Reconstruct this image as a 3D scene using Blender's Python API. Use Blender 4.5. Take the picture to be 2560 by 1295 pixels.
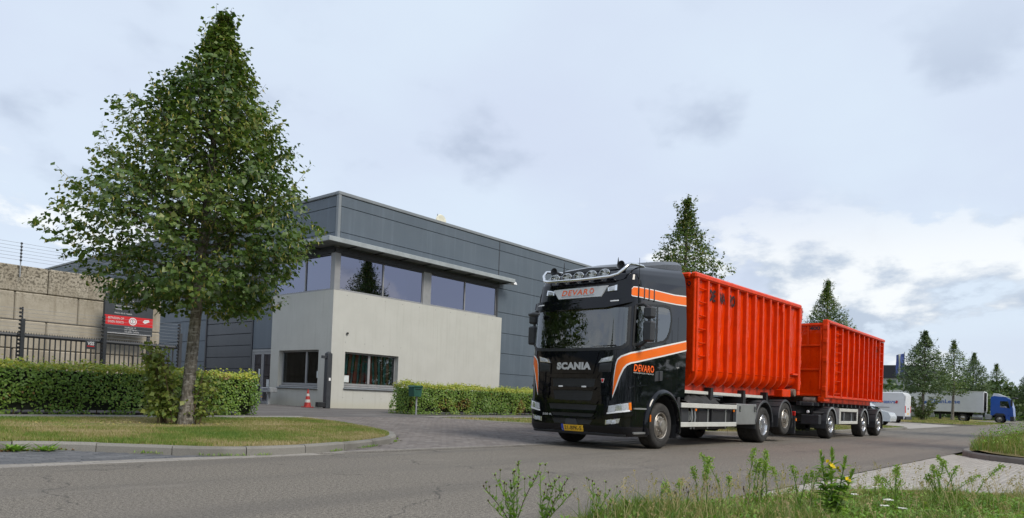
import bpy, bmesh, math, random
import numpy as np
from mathutils import Vector, Matrix, noise as mnoise

for o in list(bpy.data.objects):
    bpy.data.objects.remove(o)
SC = bpy.context.scene
COL = SC.collection
R = math.radians

# ------------------------------------------------------------------ camera
# site axes: X runs along the road away to the right, Y across the road towards the building
cam_d = bpy.data.cameras.new('camera')
cam_d.sensor_width = 36.0
cam_d.lens = 1776.0 / 2560.0 * 36.0
cam_d.shift_y = (960.0 - 647.5) / 2560.0
cam_d.clip_start = 0.05
cam_d.clip_end = 6000.0
cam = bpy.data.objects.new('camera', cam_d)
COL.objects.link(cam)
cam.matrix_world = (Matrix.Translation((0, 0, 0.97)) @ Matrix.Rotation(R(40.25 - 90.0), 4, 'Z')
                    @ Matrix.Rotation(math.pi / 2 + math.atan(37 / 1776.0), 4, 'X')
                    @ Matrix.Rotation(math.atan(0.0384), 4, 'Z'))
SC.camera = cam

# ------------------------------------------------------------------ sky and sun
SUN_EL = R(46)
SUN_AZ = Vector((0.05, -0.99))
SUN_AZ.normalize()
sun_dir = Vector((SUN_AZ.x * math.cos(SUN_EL), SUN_AZ.y * math.cos(SUN_EL), math.sin(SUN_EL)))
world = bpy.data.worlds.new('World')
SC.world = world
world.use_nodes = True
wt = world.node_tree
wt.nodes.clear()


def wn(t, **kw):
    n = wt.nodes.new(t)
    for k, v in kw.items():
        setattr(n, k, v)
    return n


def wl(a, b):
    wt.links.new(a, b)


def wmath(op, a, b=None, clamp=False):
    n = wn('ShaderNodeMath', operation=op, use_clamp=clamp)
    for i, v in enumerate((a, b)):
        if v is None:
            continue
        if isinstance(v, (int, float)):
            n.inputs[i].default_value = v
        else:
            wl(v, n.inputs[i])
    return n.outputs[0]


def wmix(fac, a, b):
    n = wn('ShaderNodeMix', data_type='RGBA')
    for i, v in ((0, fac), (6, a), (7, b)):
        if isinstance(v, (int, float)):
            n.inputs[i].default_value = v
        elif isinstance(v, tuple):
            n.inputs[i].default_value = (*v, 1)
        else:
            wl(v, n.inputs[i])
    return n.outputs[2]


def wramp(fac, p0, p1):
    n = wn('ShaderNodeMapRange', interpolation_type='SMOOTHSTEP')
    n.inputs[1].default_value = p0
    n.inputs[2].default_value = p1
    wl(fac, n.inputs[0])
    return n.outputs[0]


def wnoise(vec, scale, detail=6, rough=0.55, dist=0.0):
    n = wn('ShaderNodeTexNoise')
    n.inputs['Scale'].default_value = scale
    n.inputs['Detail'].default_value = detail
    n.inputs['Roughness'].default_value = rough
    n.inputs['Distortion'].default_value = dist
    wl(vec, n.inputs['Vector'])
    return n.outputs[0]


def wmap(vec, loc=(0, 0, 0), sc=(1, 1, 1)):
    n = wn('ShaderNodeMapping')
    n.inputs['Location'].default_value = loc
    n.inputs['Scale'].default_value = sc
    wl(vec, n.inputs['Vector'])
    return n.outputs[0]


CU_X, CU_Y = 2.35, 0.9
PA_X, PA_Y = 7.7, 12.4
sky = wn('ShaderNodeTexSky', sky_type='NISHITA', sun_disc=False)
sky.sun_elevation = SUN_EL
sky.sun_rotation = math.atan2(SUN_AZ.x, SUN_AZ.y)
sky.air_density = 1.0
sky.dust_density = 3.0
tc = wn('ShaderNodeTexCoord').outputs['Generated']
sep = wn('ShaderNodeSeparateXYZ')
wl(tc, sep.inputs[0])
zc = wmath('MAXIMUM', sep.outputs[2], 0.0)
den = wmath('ADD', zc, 0.22)
comb = wn('ShaderNodeCombineXYZ')
wl(wmath('DIVIDE', sep.outputs[0], den), comb.inputs[0])
wl(wmath('DIVIDE', sep.outputs[1], den), comb.inputs[1])
flat = comb.outputs[0]
# thin high overcast with grey patches (values are radiance x 10: background strength is 0.1)
n_big = wnoise(wmap(flat, (3.1, 0.4, 0)), 0.9, 5, 0.5)
veil = wmix(wramp(n_big, 0.35, 0.66), (4.75, 5.3, 6.4), (5.15, 5.9, 6.8))
puff = wmap(tc, (PA_X, PA_Y, 0.0), (1, 1, 1.7))
n_patch = wnoise(puff, 4.2, 9, 0.5, 0.0)
pband = wmath('MULTIPLY', wramp(zc, 0.12, 0.20), wmath('SUBTRACT', 1.0, wmath('MULTIPLY', wramp(zc, 0.33, 0.48), 0.8)))
patch = wmath('MULTIPLY', wramp(n_patch, 0.56, 0.70), pband)
veil = wmix(wmath('MULTIPLY', patch, 0.9), veil, (3.4, 3.95, 4.95))
haze_w = wmath('SUBTRACT', 1.0, wramp(zc, 0.0, 0.18))
veil = wmix(wmath('MULTIPLY', haze_w, 0.55), veil, (5.0, 5.65, 6.25))
# low heaps of cumulus close to the horizon: bright rounded tops, grey flat bases
low = wmap(tc, (CU_X, CU_Y, 0.0), (1, 1, 2.3))
n_cu = wnoise(low, 3.1, 11, 0.58, 0.1)
band = wmath('MULTIPLY', wramp(zc, 0.02, 0.08), wmath('SUBTRACT', 1.0, wramp(zc, 0.17, 0.30)))
cu = wmath('MULTIPLY', wramp(n_cu, 0.503, 0.55), band)
n_cu2 = wnoise(wmap(low, (0, 0, 0.11)), 3.1, 11, 0.58, 0.1)
shade = wramp(wmath('SUBTRACT', n_cu, n_cu2), -0.07, 0.05)
cucol = wmix(shade, (3.7, 4.3, 5.2), (6.9, 7.1, 7.2))
clouds = wmix(wmath('MULTIPLY', cu, 0.95), veil, cucol)
final = wmix(0.93, sky.outputs[0], clouds)
bg = wn('ShaderNodeBackground')
bg.inputs[1].default_value = 0.1
wl(final, bg.inputs[0])
wo = wn('ShaderNodeOutputWorld')
wl(bg.outputs[0], wo.inputs[0])

sun_l = bpy.data.lights.new('sun', 'SUN')
sun_l.energy = 1.75
sun_l.angle = R(22)
sun_l.color = (1.0, 0.93, 0.82)
sun_o = bpy.data.objects.new('sun', sun_l)
COL.objects.link(sun_o)
sun_o.rotation_euler = sun_dir.to_track_quat('Z', 'Y').to_euler()
sun_o.location = (0, -20, 40)

SC.view_settings.view_transform = 'Standard'
SC.view_settings.look = 'None'
SC.view_settings.exposure = 0.55
SC.view_settings.gamma = 1.0
SC.view_settings.use_curve_mapping = False
SC.cycles.max_bounces = 8
SC.cycles.transparent_max_bounces = 16

# ------------------------------------------------------------------ materials
MATS = {}


class NT:
    def __init__(s, m):
        m.use_nodes = True
        s.t = m.node_tree
        s.t.nodes.clear()
        s.out = s.n('ShaderNodeOutputMaterial')

    def n(s, t, **kw):
        x = s.t.nodes.new(t)
        for k, v in kw.items():
            setattr(x, k, v)
        return x

    def put(s, sock, v):
        if v is None:
            return
        if isinstance(v, (int, float)):
            sock.default_value = v
        elif isinstance(v, tuple):
            sock.default_value = (*v, 1) if len(v) == 3 and sock.type == 'RGBA' else v
        else:
            s.t.links.new(v, sock)

    def coord(s, which='Object'):
        return s.n('ShaderNodeTexCoord').outputs[which]

    def geo(s):
        return s.n('ShaderNodeNewGeometry').outputs['Position']

    def mapping(s, v, sc=(1, 1, 1), loc=(0, 0, 0)):
        x = s.n('ShaderNodeMapping')
        x.inputs['Scale'].default_value = sc
        x.inputs['Location'].default_value = loc
        s.put(x.inputs[0], v)
        return x.outputs[0]

    def noise(s, v, scale, detail=4, rough=0.55, dist=0.0):
        x = s.n('ShaderNodeTexNoise')
        s.put(x.inputs['Vector'], v)
        x.inputs['Scale'].default_value = scale
        x.inputs['Detail'].default_value = detail
        x.inputs['Roughness'].default_value = rough
        x.inputs['Distortion'].default_value = dist
        return x.outputs[0]

    def ramp(s, f, a, b):
        x = s.n('ShaderNodeMapRange', interpolation_type='SMOOTHSTEP')
        x.inputs[1].default_value = a
        x.inputs[2].default_value = b
        s.put(x.inputs[0], f)
        return x.outputs[0]

    def mix(s, f, a, b, blend='MIX'):
        x = s.n('ShaderNodeMix', data_type='RGBA', blend_type=blend)
        s.put(x.inputs[0], f)
        s.put(x.inputs[6], a)
        s.put(x.inputs[7], b)
        return x.outputs[2]

    def math(s, op, a, b=None):
        x = s.n('ShaderNodeMath', operation=op)
        s.put(x.inputs[0], a)
        s.put(x.inputs[1], b)
        return x.outputs[0]

    def bump(s, h, strength=0.3, dist=0.01):
        x = s.n('ShaderNodeBump')
        x.inputs['Strength'].default_value = strength
        x.inputs['Distance'].default_value = dist
        s.put(x.inputs['Height'], h)
        return x.outputs[0]

    def bsdf(s, col, rough=0.5, metal=0.0, normal=None, coat=0.0, spec=0.5):
        x = s.n('ShaderNodeBsdfPrincipled')
        s.put(x.inputs['Base Color'], col)
        s.put(x.inputs['Roughness'], rough)
        x.inputs['Metallic'].default_value = metal
        x.inputs['Coat Weight'].default_value = coat
        x.inputs['Coat Roughness'].default_value = 0.03
        x.inputs['Specular IOR Level'].default_value = spec
        s.put(x.inputs['Normal'], normal)
        return x.outputs[0]

    def finish(s, sh):
        s.t.links.new(sh, s.out.inputs[0])


def newmat(name):
    m = bpy.data.materials.new(name)
    MATS[name] = m
    return NT(m)


def simple(name, col, rough=0.5, metal=0.0, var=0.12, scale=6.0, bump=0.0, bscale=40.0, coat=0.0, spec=0.5):
    """plain surface with a little cloudy dirt and grain"""
    t = newmat(name)
    c = t.geo()
    n1 = t.noise(c, scale, 5, 0.6)
    dark = tuple(max(0.0, x * (1 - var)) for x in col)
    lite = tuple(min(1.0, x * (1 + var)) for x in col)
    base = t.mix(t.ramp(n1, 0.3, 0.7), dark, lite)
    rr = t.math('ADD', t.math('MULTIPLY', n1, 0.16), rough - 0.08)
    nrm = t.bump(t.noise(c, bscale, 3), bump, 0.01) if bump else None
    t.finish(t.bsdf(base, rr, metal, nrm, coat, spec))
    return MATS[name]


def build_materials():
    # asphalt: brownish chippings in grey binder
    t = newmat('asphalt')
    c = t.geo()
    g1 = t.noise(c, 82, 2, 0.8)
    g2 = t.noise(c, 30, 3, 0.65)
    wide = t.noise(c, 0.55, 5, 0.6)
    grain = t.ramp(t.math('ADD', t.math('MULTIPLY', g1, 0.65), t.math('MULTIPLY', g2, 0.35)), 0.40, 0.62)
    col = t.mix(grain, (0.060, 0.053, 0.043), (0.302, 0.270, 0.226))
    col = t.mix(t.math('MULTIPLY', t.ramp(wide, 0.42, 0.72), 0.35), col, (0.155, 0.138, 0.120))
    sp = t.n('ShaderNodeSeparateXYZ')
    t.put(sp.inputs[0], c)
    wav = t.math('ADD', sp.outputs[1], t.math('MULTIPLY', t.noise(t.mapping(c, (0.06, 0.06, 1)), 1.0, 3, 0.5), 1.6))
    lane = t.ramp(t.math('SINE', t.math('MULTIPLY', wav, 3.4)), 0.1, 1.0)
    brk = t.noise(t.mapping(c, (0.12, 1.5, 1)), 1.0, 5, 0.65)
    col = t.mix(t.math('MULTIPLY', t.math('MULTIPLY', lane, t.ramp(brk, 0.35, 0.65)), 0.42), col, (0.098, 0.090, 0.080))
    pat = t.noise(t.mapping(c, (0.35, 0.8, 1)), 1.0, 6, 0.7)
    col = t.mix(t.math('MULTIPLY', t.ramp(pat, 0.58, 0.64), 0.32), col, (0.235, 0.212, 0.182))
    oil = t.noise(c, 2.1, 4, 0.6)
    col = t.mix(t.math('MULTIPLY', t.ramp(oil, 0.69, 0.75), 0.6), col, (0.045, 0.042, 0.040))
    crk = t.n('ShaderNodeTexVoronoi', feature='DISTANCE_TO_EDGE')
    crk.inputs['Scale'].default_value = 0.30
    wob_ = t.n('ShaderNodeVectorMath', operation='ADD')
    t.put(wob_.inputs[0], c)
    nv = t.n('ShaderNodeTexNoise')
    nv.inputs['Scale'].default_value = 1.3
    nv.inputs['Detail'].default_value = 6
    t.put(nv.inputs['Vector'], c)
    t.put(wob_.inputs[1], nv.outputs['Color'])
    t.put(crk.inputs['Vector'], wob_.outputs[0])
    line = t.math('SUBTRACT', 1.0, t.ramp(crk.outputs['Distance'], 0.0, 0.006))
    col = t.mix(t.math('MULTIPLY', t.math('MULTIPLY', line, t.ramp(pat, 0.42, 0.55)), 0.7), col, (0.040, 0.037, 0.034))
    t.finish(t.bsdf(col, 0.82, 0, t.bump(g1, 0.55, 0.012), spec=0.35))
    t = newmat('yard_asphalt')
    c = t.geo()
    g1 = t.noise(c, 70, 3, 0.7)
    wide = t.noise(t.mapping(c, (0.6, 1.4, 1)), 0.9, 5, 0.6)
    col = t.mix(t.ramp(g1, 0.35, 0.65), (0.085, 0.078, 0.074), (0.135, 0.126, 0.120))
    col = t.mix(t.ramp(wide, 0.4, 0.7), col, (0.16, 0.15, 0.142))
    t.finish(t.bsdf(col, 0.85, 0, t.bump(g1, 0.4, 0.01), spec=0.3))

    # pavers: each stone its own tone (object random plus per-face attribute)
    def paver(name, a, b, stain):
        t = newmat(name)
        c = t.geo()
        rnd = t.n('ShaderNodeObjectInfo').outputs['Random']
        at = t.n('ShaderNodeAttribute', attribute_name='tint').outputs['Fac']
        k = t.math('FRACT', t.math('ADD', rnd, at))
        g = t.noise(c, 60, 3, 0.6)
        col = t.mix(k, a, b)
        col = t.mix(t.math('MULTIPLY', t.ramp(g, 0.4, 0.7), 0.3), col, tuple(x * 0.6 for x in a))
        w = t.noise(c, 1.1, 5, 0.6)
        col = t.mix(t.math('MULTIPLY', t.ramp(w, 0.48, 0.7), 0.55), col, stain)
        t.finish(t.bsdf(col, 0.85, 0, t.bump(g, 0.35, 0.006), spec=0.3))
    paver('paver_brown', (0.150, 0.132, 0.122), (0.215, 0.195, 0.182), (0.12, 0.11, 0.105))
    paver('paver_dark', (0.095, 0.098, 0.105), (0.155, 0.157, 0.163), (0.09, 0.09, 0.092))
    paver('paver_light', (0.24, 0.222, 0.20), (0.31, 0.29, 0.262), (0.19, 0.178, 0.162))
    paver('paver_pale', (0.32, 0.297, 0.265), (0.39, 0.365, 0.332), (0.28, 0.26, 0.232))
    paver('kerb_concrete', (0.19, 0.182, 0.162), (0.26, 0.248, 0.225), (0.105, 0.10, 0.086))
    simple('joint_sand', (0.20, 0.18, 0.155), 0.95, 0, 0.3, 9)
    simple('sidewalk', (0.27, 0.25, 0.225), 0.9, 0, 0.15, 5, 0.2, 60)

    # soil and turf under the blades
    t = newmat('turf')
    c = t.geo()
    n1 = t.noise(c, 1.3, 5, 0.6)
    n2 = t.noise(c, 25, 4, 0.7)
    col = t.mix(t.ramp(n1, 0.4, 0.62), (0.17, 0.20, 0.05), (0.25, 0.20, 0.10))
    col = t.mix(t.math('MULTIPLY', t.ramp(n2, 0.45, 0.7), 0.5), col, (0.13, 0.105, 0.06))
    t.finish(t.bsdf(col, 0.95, 0, t.bump(n2, 0.6, 0.03), spec=0.2))

    # leaves: per-leaf tint attribute drives the colour
    def leaf(name, cols, rough=0.42, transl=0.28):
        t = newmat(name)
        at = t.n('ShaderNodeAttribute', attribute_name='tint').outputs['Fac']
        rp = t.n('ShaderNodeValToRGB')
        el = rp.color_ramp.elements
        while len(el) < len(cols):
            el.new(0.5)
        for e, (p, cc) in zip(el, cols):
            e.position = p
            e.color = (*cc, 1)
        t.put(rp.inputs[0], at)
        c = rp.outputs[0]
        b = t.bsdf(c, rough, 0, None, 0, 0.45)
        tr = t.n('ShaderNodeBsdfTranslucent')
        t.put(tr.inputs[0], t.mix(1.0, c, (1.0, 1.1, 0.55), 'MULTIPLY'))
        mx = t.n('ShaderNodeMixShader')
        mx.inputs[0].default_value = transl
        t.put(mx.inputs[1], b)
        t.put(mx.inputs[2], tr.outputs[0])
        t.finish(mx.outputs[0])
    leaf('linden_leaf', [(0.0, (0.042, 0.085, 0.020)), (0.45, (0.092, 0.155, 0.030)), (0.8, (0.190, 0.240, 0.048)),
                         (0.90, (0.25, 0.275, 0.06)), (0.93, (0.42, 0.40, 0.10)), (1.0, (0.48, 0.39, 0.12))])
    leaf('hedge_leaf', [(0.0, (0.095, 0.185, 0.032)), (0.5, (0.195, 0.315, 0.052)), (0.8, (0.34, 0.40, 0.055)),
                        (0.93, (0.50, 0.46, 0.06)), (1.0, (0.20, 0.10, 0.03))])
    leaf('grass_blade', [(0.0, (0.100, 0.185, 0.028)), (0.4, (0.185, 0.250, 0.046)), (0.62, (0.285, 0.270, 0.090)),
                         (0.8, (0.37, 0.300, 0.155)), (1.0, (0.48, 0.39, 0.23))], 0.6, 0.3)
    leaf('weed_leaf', [(0.0, (0.11, 0.23, 0.03)), (0.5, (0.22, 0.38, 0.055)), (0.8, (0.35, 0.43, 0.085)),
                       (1.0, (0.30, 0.25, 0.10))], 0.5, 0.35)
    leaf('far_leaf', [(0.0, (0.060, 0.105, 0.050)), (0.5, (0.110, 0.165, 0.064)), (1.0, (0.185, 0.225, 0.078))], 0.5, 0.25)  # distant foliage, lightened in its colour to stand in for haze
    t = newmat('bark')
    c = t.coord('Object')
    n1 = t.noise(t.mapping(c, (9, 9, 3)), 2.2, 6, 0.65)
    pl = t.noise(t.mapping(c, (5, 5, 14)), 1.3, 4, 0.6)
    col = t.mix(t.ramp(n1, 0.35, 0.65), (0.085, 0.072, 0.058), (0.23, 0.205, 0.175))
    col = t.mix(t.math('MULTIPLY', t.ramp(pl, 0.52, 0.62), 0.65), col, (0.36, 0.34, 0.31))
    t.finish(t.bsdf(col, 0.9, 0, t.bump(n1, 0.8, 0.03), spec=0.2))
    simple('stem_green', (0.12, 0.17, 0.04), 0.6, 0, 0.2, 8)
    simple('stem_dark', (0.07, 0.05, 0.035), 0.7, 0, 0.2, 8)
    simple('straw', (0.42, 0.33, 0.18), 0.8, 0, 0.25, 8)
    simple('stem_brown', (0.13, 0.085, 0.045), 0.8, 0, 0.25, 8)
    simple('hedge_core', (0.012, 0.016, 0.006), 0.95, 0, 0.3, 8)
    simple('petal_yellow', (0.80, 0.60, 0.02), 0.6)
    simple('petal_white', (0.72, 0.72, 0.66), 0.7)
    simple('petal_purple', (0.28, 0.04, 0.24), 0.6)
    simple('bud_brown', (0.055, 0.032, 0.018), 0.8)

    # building
    t = newmat('plaster')
    c = t.geo()
    n1 = t.noise(c, 1.2, 6, 0.6)
    n2 = t.noise(c, 90, 3, 0.6)
    st = t.noise(t.mapping(c, (5.0, 5.0, 0.22)), 1.6, 5, 0.65)
    col = t.mix(t.ramp(n1, 0.3, 0.7), (0.492, 0.492, 0.452), (0.525, 0.525, 0.484))
    col = t.mix(t.math('MULTIPLY', t.ramp(st, 0.50, 0.74), 0.38), col, (0.385, 0.38, 0.335))
    sp = t.n('ShaderNodeSeparateXYZ')
    t.put(sp.inputs[0], c)
    splash = t.math('SUBTRACT', 1.0, t.ramp(t.math('ADD', sp.outputs[2], t.math('MULTIPLY', n1, -0.5)), 0.05, 0.5))
    col = t.mix(t.math('MULTIPLY', splash, 0.5), col, (0.45, 0.43, 0.33))
    t.finish(t.bsdf(col, 0.92, 0, t.bump(n2, 0.25, 0.006), spec=0.25))

    def panel(name, a, b, rough):
        t = newmat(name)
        c = t.geo()
        n1 = t.noise(c, 0.7, 5, 0.6)
        rnd = t.n('ShaderNodeObjectInfo').outputs['Random']
        col = t.mix(t.ramp(n1, 0.3, 0.7), a, b)
        col = t.mix(t.math('MULTIPLY', rnd, 0.22), col, tuple(x * 0.8 for x in a))
        stk = t.noise(t.mapping(c, (3.0, 3.0, 0.12)), 1.5, 5, 0.65)
        col = t.mix(t.math('MULTIPLY', t.ramp(stk, 0.5, 0.75), 0.35), col, tuple(x * 1.5 for x in b))
        rib = t.n('ShaderNodeTexWave', bands_direction='Z')
        rib.inputs['Scale'].default_value = 6.0
        t.put(rib.inputs['Vector'], c)
        oil = t.noise(c, 1.6, 3, 0.5)
        h = t.math('ADD', t.math('MULTIPLY', rib.outputs['Fac'], 0.15), oil)
        t.finish(t.bsdf(col, rough, 0.0, t.bump(h, 0.10, 0.02), spec=0.5))
    panel('cladding_grey', (0.086, 0.112, 0.140), (0.100, 0.126, 0.154), 0.5)
    panel('cladding_dark', (0.040, 0.046, 0.056), (0.052, 0.058, 0.068), 0.4)
    simple('trim_grey', (0.20, 0.22, 0.235), 0.45, 0.0, 0.08, 2)
    simple('trim_dark', (0.045, 0.048, 0.055), 0.5, 0.0, 0.1, 2)
    simple('frame_grey', (0.27, 0.275, 0.28), 0.4, 0.0, 0.08, 3)
    simple('canopy_metal', (0.32, 0.35, 0.36), 0.45, 0.0, 0.12, 2.5)
    simple('canopy_mesh', (0.17, 0.185, 0.185), 0.6, 0.0, 0.15, 30, 0.2, 120)
    simple('interior_dark', (0.030, 0.033, 0.040), 0.9)
    simple('interior_shelf', (0.055, 0.07, 0.085), 0.8)
    simple('interior_green', (0.05, 0.55, 0.09), 0.6)
    simple('curtain_teal', (0.12, 0.34, 0.34), 0.9, 0, 0.25, 3)
    simple('curtain_rust', (0.42, 0.20, 0.15), 0.9, 0, 0.25, 3)
    simple('paper', (0.62, 0.66, 0.66), 0.8)

    def glass(name, tint, refl, trans):
        t = newmat(name)
        c = t.coord('Object')
        nr = t.bump(t.noise(c, 0.9, 2, 0.5), 0.04, 0.03)
        gl = t.n('ShaderNodeBsdfGlossy')
        gl.inputs['Color'].default_value = (*tint, 1)
        gl.inputs['Roughness'].default_value = 0.012
        t.put(gl.inputs['Normal'], nr)
        tr = t.n('ShaderNodeBsdfTransparent')
        tr.inputs['Color'].default_value = (*trans, 1)
        fr = t.n('ShaderNodeFresnel')
        fr.inputs[0].default_value = 1.5
        f = t.math('MINIMUM', t.math('ADD', t.math('MULTIPLY', fr.outputs[0], 1.1), refl), 1.0)
        mx = t.n('ShaderNodeMixShader')
        t.put(mx.inputs[0], f)
        t.put(mx.inputs[1], tr.outputs[0])
        t.put(mx.inputs[2], gl.outputs[0])
        t.finish(mx.outputs[0])
    glass('glass_coated', (0.72, 0.75, 0.98), 0.22, (0.10, 0.11, 0.14))
    glass('glass_clear', (0.95, 0.97, 1.0), 0.0, (0.72, 0.76, 0.76))
    glass('glass_truck', (0.95, 0.98, 1.0), 0.11, (0.45, 0.58, 0.52))
    glass('lamp_glass', (1.0, 1.0, 1.0), 0.08, (0.92, 0.92, 0.9))

    # concrete blocks
    t = newmat('block_concrete')
    c = t.geo()
    rnd = t.n('ShaderNodeObjectInfo').outputs['Random']
    n1 = t.noise(c, 1.6, 6, 0.65)
    n2 = t.noise(c, 16, 5, 0.75)
    n3 = t.noise(t.mapping(c, (2.2, 2.2, 0.4)), 1.5, 4, 0.6)
    col = t.mix(t.ramp(n1, 0.3, 0.7), (0.36, 0.32, 0.25), (0.47, 0.425, 0.345))
    col = t.mix(t.math('MULTIPLY', rnd, 0.45), col, (0.40, 0.36, 0.29))
    col = t.mix(t.math('MULTIPLY', t.ramp(n3, 0.45, 0.7), 0.6), col, (0.24, 0.205, 0.15))
    sp = t.n('ShaderNodeSeparateXYZ')
    t.put(sp.inputs[0], c)
    moss = t.math('MULTIPLY', t.ramp(sp.outputs[2], 2.9, 4.0), t.ramp(n2, 0.45, 0.60))
    col = t.mix(t.math('MULTIPLY', moss, 0.85), col, (0.055, 0.046, 0.032))
    fl = t.math('MULTIPLY', t.ramp(n2, 0.60, 0.70), t.ramp(n1, 0.5, 0.62))
    col = t.mix(t.math('MULTIPLY', fl, 0.7), col, (0.07, 0.058, 0.04))
    t.finish(t.bsdf(col, 0.92, 0, t.bump(n2, 0.5, 0.015), spec=0.25))

    # vehicles
    t = newmat('black_paint')
    c = t.coord('Object')
    n1 = t.noise(c, 2.0, 4, 0.6)
    dust = t.ramp(n1, 0.35, 0.75)
    t.finish(t.bsdf(t.mix(t.math('MULTIPLY', dust, 0.35), (0.0025, 0.003, 0.0055), (0.006, 0.0065, 0.009)),
                    t.math('ADD', t.math('MULTIPLY', dust, 0.04), 0.025), 0, None, 0.0, 0.42))
    simple('spoiler_grey', (0.050, 0.053, 0.060), 0.32, 0, 0.08, 2, coat=0.2)
    simple('plastic_black', (0.016, 0.017, 0.019), 0.5, 0, 0.15, 4)
    simple('plastic_dark', (0.036, 0.038, 0.043), 0.55, 0, 0.15, 4)
    simple('rubber', (0.028, 0.026, 0.024), 0.8, 0, 0.45, 5, 0.15, 30)
    simple('flap_rubber', (0.030, 0.031, 0.034), 0.7, 0, 0.2, 5)
    simple('chassis', (0.014, 0.014, 0.016), 0.65, 0, 0.3, 5)
    simple('orange_foil', (0.86, 0.15, 0.004), 0.35, 0, 0.03, 2, spec=0.3)
    simple('white_foil', (0.78, 0.78, 0.77), 0.35, 0, 0.03, 2)
    simple('letter_orange', (0.92, 0.13, 0.012), 0.35, 0, 0.03, 2)
    simple('letter_black', (0.012, 0.012, 0.014), 0.5, 0, 0.1, 2)
    simple('letter_white', (0.75, 0.75, 0.75), 0.4, 0, 0.03, 2)
    simple('letter_silver', (0.55, 0.56, 0.58), 0.3, 0.35, 0.03, 2)
    simple('sign_silver', (0.62, 0.63, 0.64), 0.4, 0.0, 0.05, 2)
    simple('chrome', (0.80, 0.80, 0.80), 0.10, 1.0, 0.05, 4)
    simple('rim_steel', (0.42, 0.39, 0.35), 0.38, 0.75, 0.25, 9)
    simple('rim_alloy', (0.62, 0.62, 0.63), 0.25, 0.85, 0.12, 8)
    simple('hole_dark', (0.006, 0.006, 0.006), 0.9)
    simple('aluminium', (0.62, 0.62, 0.58), 0.42, 0.15, 0.07, 3)
    simple('aluminium_box', (0.36, 0.37, 0.37), 0.38, 0.55, 0.10, 3)
    simple('lamp_reflector', (0.75, 0.76, 0.78), 0.12, 0.9, 0.05, 6)
    simple('lamp_lens', (0.55, 0.57, 0.60), 0.08, 0.2, 0.2, 40, 0.2, 70)
    simple('lamp_white', (0.85, 0.86, 0.87), 0.2, 0, 0.02, 3)
    simple('amber', (0.85, 0.20, 0.01), 0.2)
    simple('red_lamp', (0.55, 0.015, 0.012), 0.2)
    simple('plate_yellow', (0.78, 0.46, 0.03), 0.4, 0, 0.03, 3)
    simple('plate_blue', (0.02, 0.05, 0.35), 0.4)
    simple('cab_trim', (0.05, 0.052, 0.055), 0.8)
    simple('tarp_black', (0.02, 0.02, 0.02), 0.6, 0, 0.3, 6, 0.5, 14)

    def container(name, a, b, dark):
        t = newmat(name)
        c = t.coord('Object')
        n1 = t.noise(c, 1.1, 6, 0.65)
        n3 = t.noise(c, 9, 5, 0.7)
        col = t.mix(t.ramp(n1, 0.3, 0.7), a, b)
        col = t.mix(t.math('MULTIPLY', t.ramp(n3, 0.60, 0.70), 0.45), col, dark)
        streak = t.noise(t.mapping(c, (9.0, 9.0, 0.5)), 1.6, 4, 0.65)
        col = t.mix(t.math('MULTIPLY', t.ramp(streak, 0.54, 0.72), 0.45), col, dark)
        fade = t.noise(t.mapping(c, (3.0, 3.0, 0.8)), 1.3, 5, 0.6, 0.5)
        col = t.mix(t.math('MULTIPLY', t.ramp(fade, 0.55, 0.75), 0.3), col, (0.84, 0.085, 0.006))
        scr = t.noise(t.mapping(c, (2.0, 2.0, 26.0)), 2.0, 3, 0.7)
        col = t.mix(t.math('MULTIPLY', t.ramp(scr, 0.68, 0.74), 0.5), col, (0.30, 0.05, 0.03))
        d1 = t.noise(t.mapping(c, (3.2, 1.5, 1.25)), 1.25, 3, 0.55, 0.6)
        d2 = t.noise(t.mapping(c, (7.0, 3, 2.4)), 1.5, 2, 0.5, 0.4)
        h = t.math('ADD', d1, t.math('MULTIPLY', d2, 0.45))
        rough = t.math('ADD', t.math('MULTIPLY', n3, 0.16), 0.10)
        t.finish(t.bsdf(col, rough, 0, t.bump(h, 0.5, 0.07), 0.0, 0.28))
    container('container_red', (0.63, 0.030, 0.0005), (0.80, 0.050, 0.0006), (0.38, 0.010, 0.0005))
    simple('container_frame', (0.72, 0.045, 0.001), 0.36, 0, 0.12, 5, 0.1, 12, spec=0.2)
    simple('container_dull', (0.40, 0.028, 0.008), 0.5, 0, 0.25, 4, 0.15, 12)
    simple('tarp_roller', (0.20, 0.15, 0.12), 0.6, 0, 0.3, 8)

    simple('van_white', (0.70, 0.71, 0.73), 0.3, 0, 0.03, 2, coat=0.3)
    simple('box_white', (0.66, 0.67, 0.69), 0.45, 0, 0.04, 1.5)
    simple('truck_blue', (0.010, 0.085, 0.40), 0.3, 0, 0.05, 2, coat=0.3)
    simple('car_grey', (0.50, 0.53, 0.55), 0.25, 0.2, 0.03, 2, coat=0.4)
    simple('letter_blue', (0.03, 0.12, 0.45), 0.5)
    simple('letter_red', (0.5, 0.02, 0.03), 0.5)
    simple('far_wall', (0.40, 0.42, 0.43), 0.7)
    simple('far_roof', (0.022, 0.024, 0.035), 0.6)
    simple('flag_blue', (0.10, 0.14, 0.38), 0.8)
    simple('flag_pale', (0.62, 0.62, 0.50), 0.8)

    # street things
    simple('gate_metal', (0.040, 0.044, 0.050), 0.45, 0.0, 0.1, 6)
    simple('wire_steel', (0.34, 0.35, 0.36), 0.45, 0.5, 0.1, 6)
    simple('board_dark', (0.045, 0.052, 0.060), 0.4, 0, 0.05, 3)
    simple('board_red', (0.62, 0.018, 0.022), 0.4, 0, 0.05, 3)
    simple('cone_red', (0.34, 0.026, 0.020), 0.6, 0, 0.25, 14)
    simple('cone_white', (0.48, 0.47, 0.44), 0.6, 0, 0.25, 18)
    simple('mailbox_green', (0.018, 0.085, 0.062), 0.45, 0, 0.12, 8)
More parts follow.
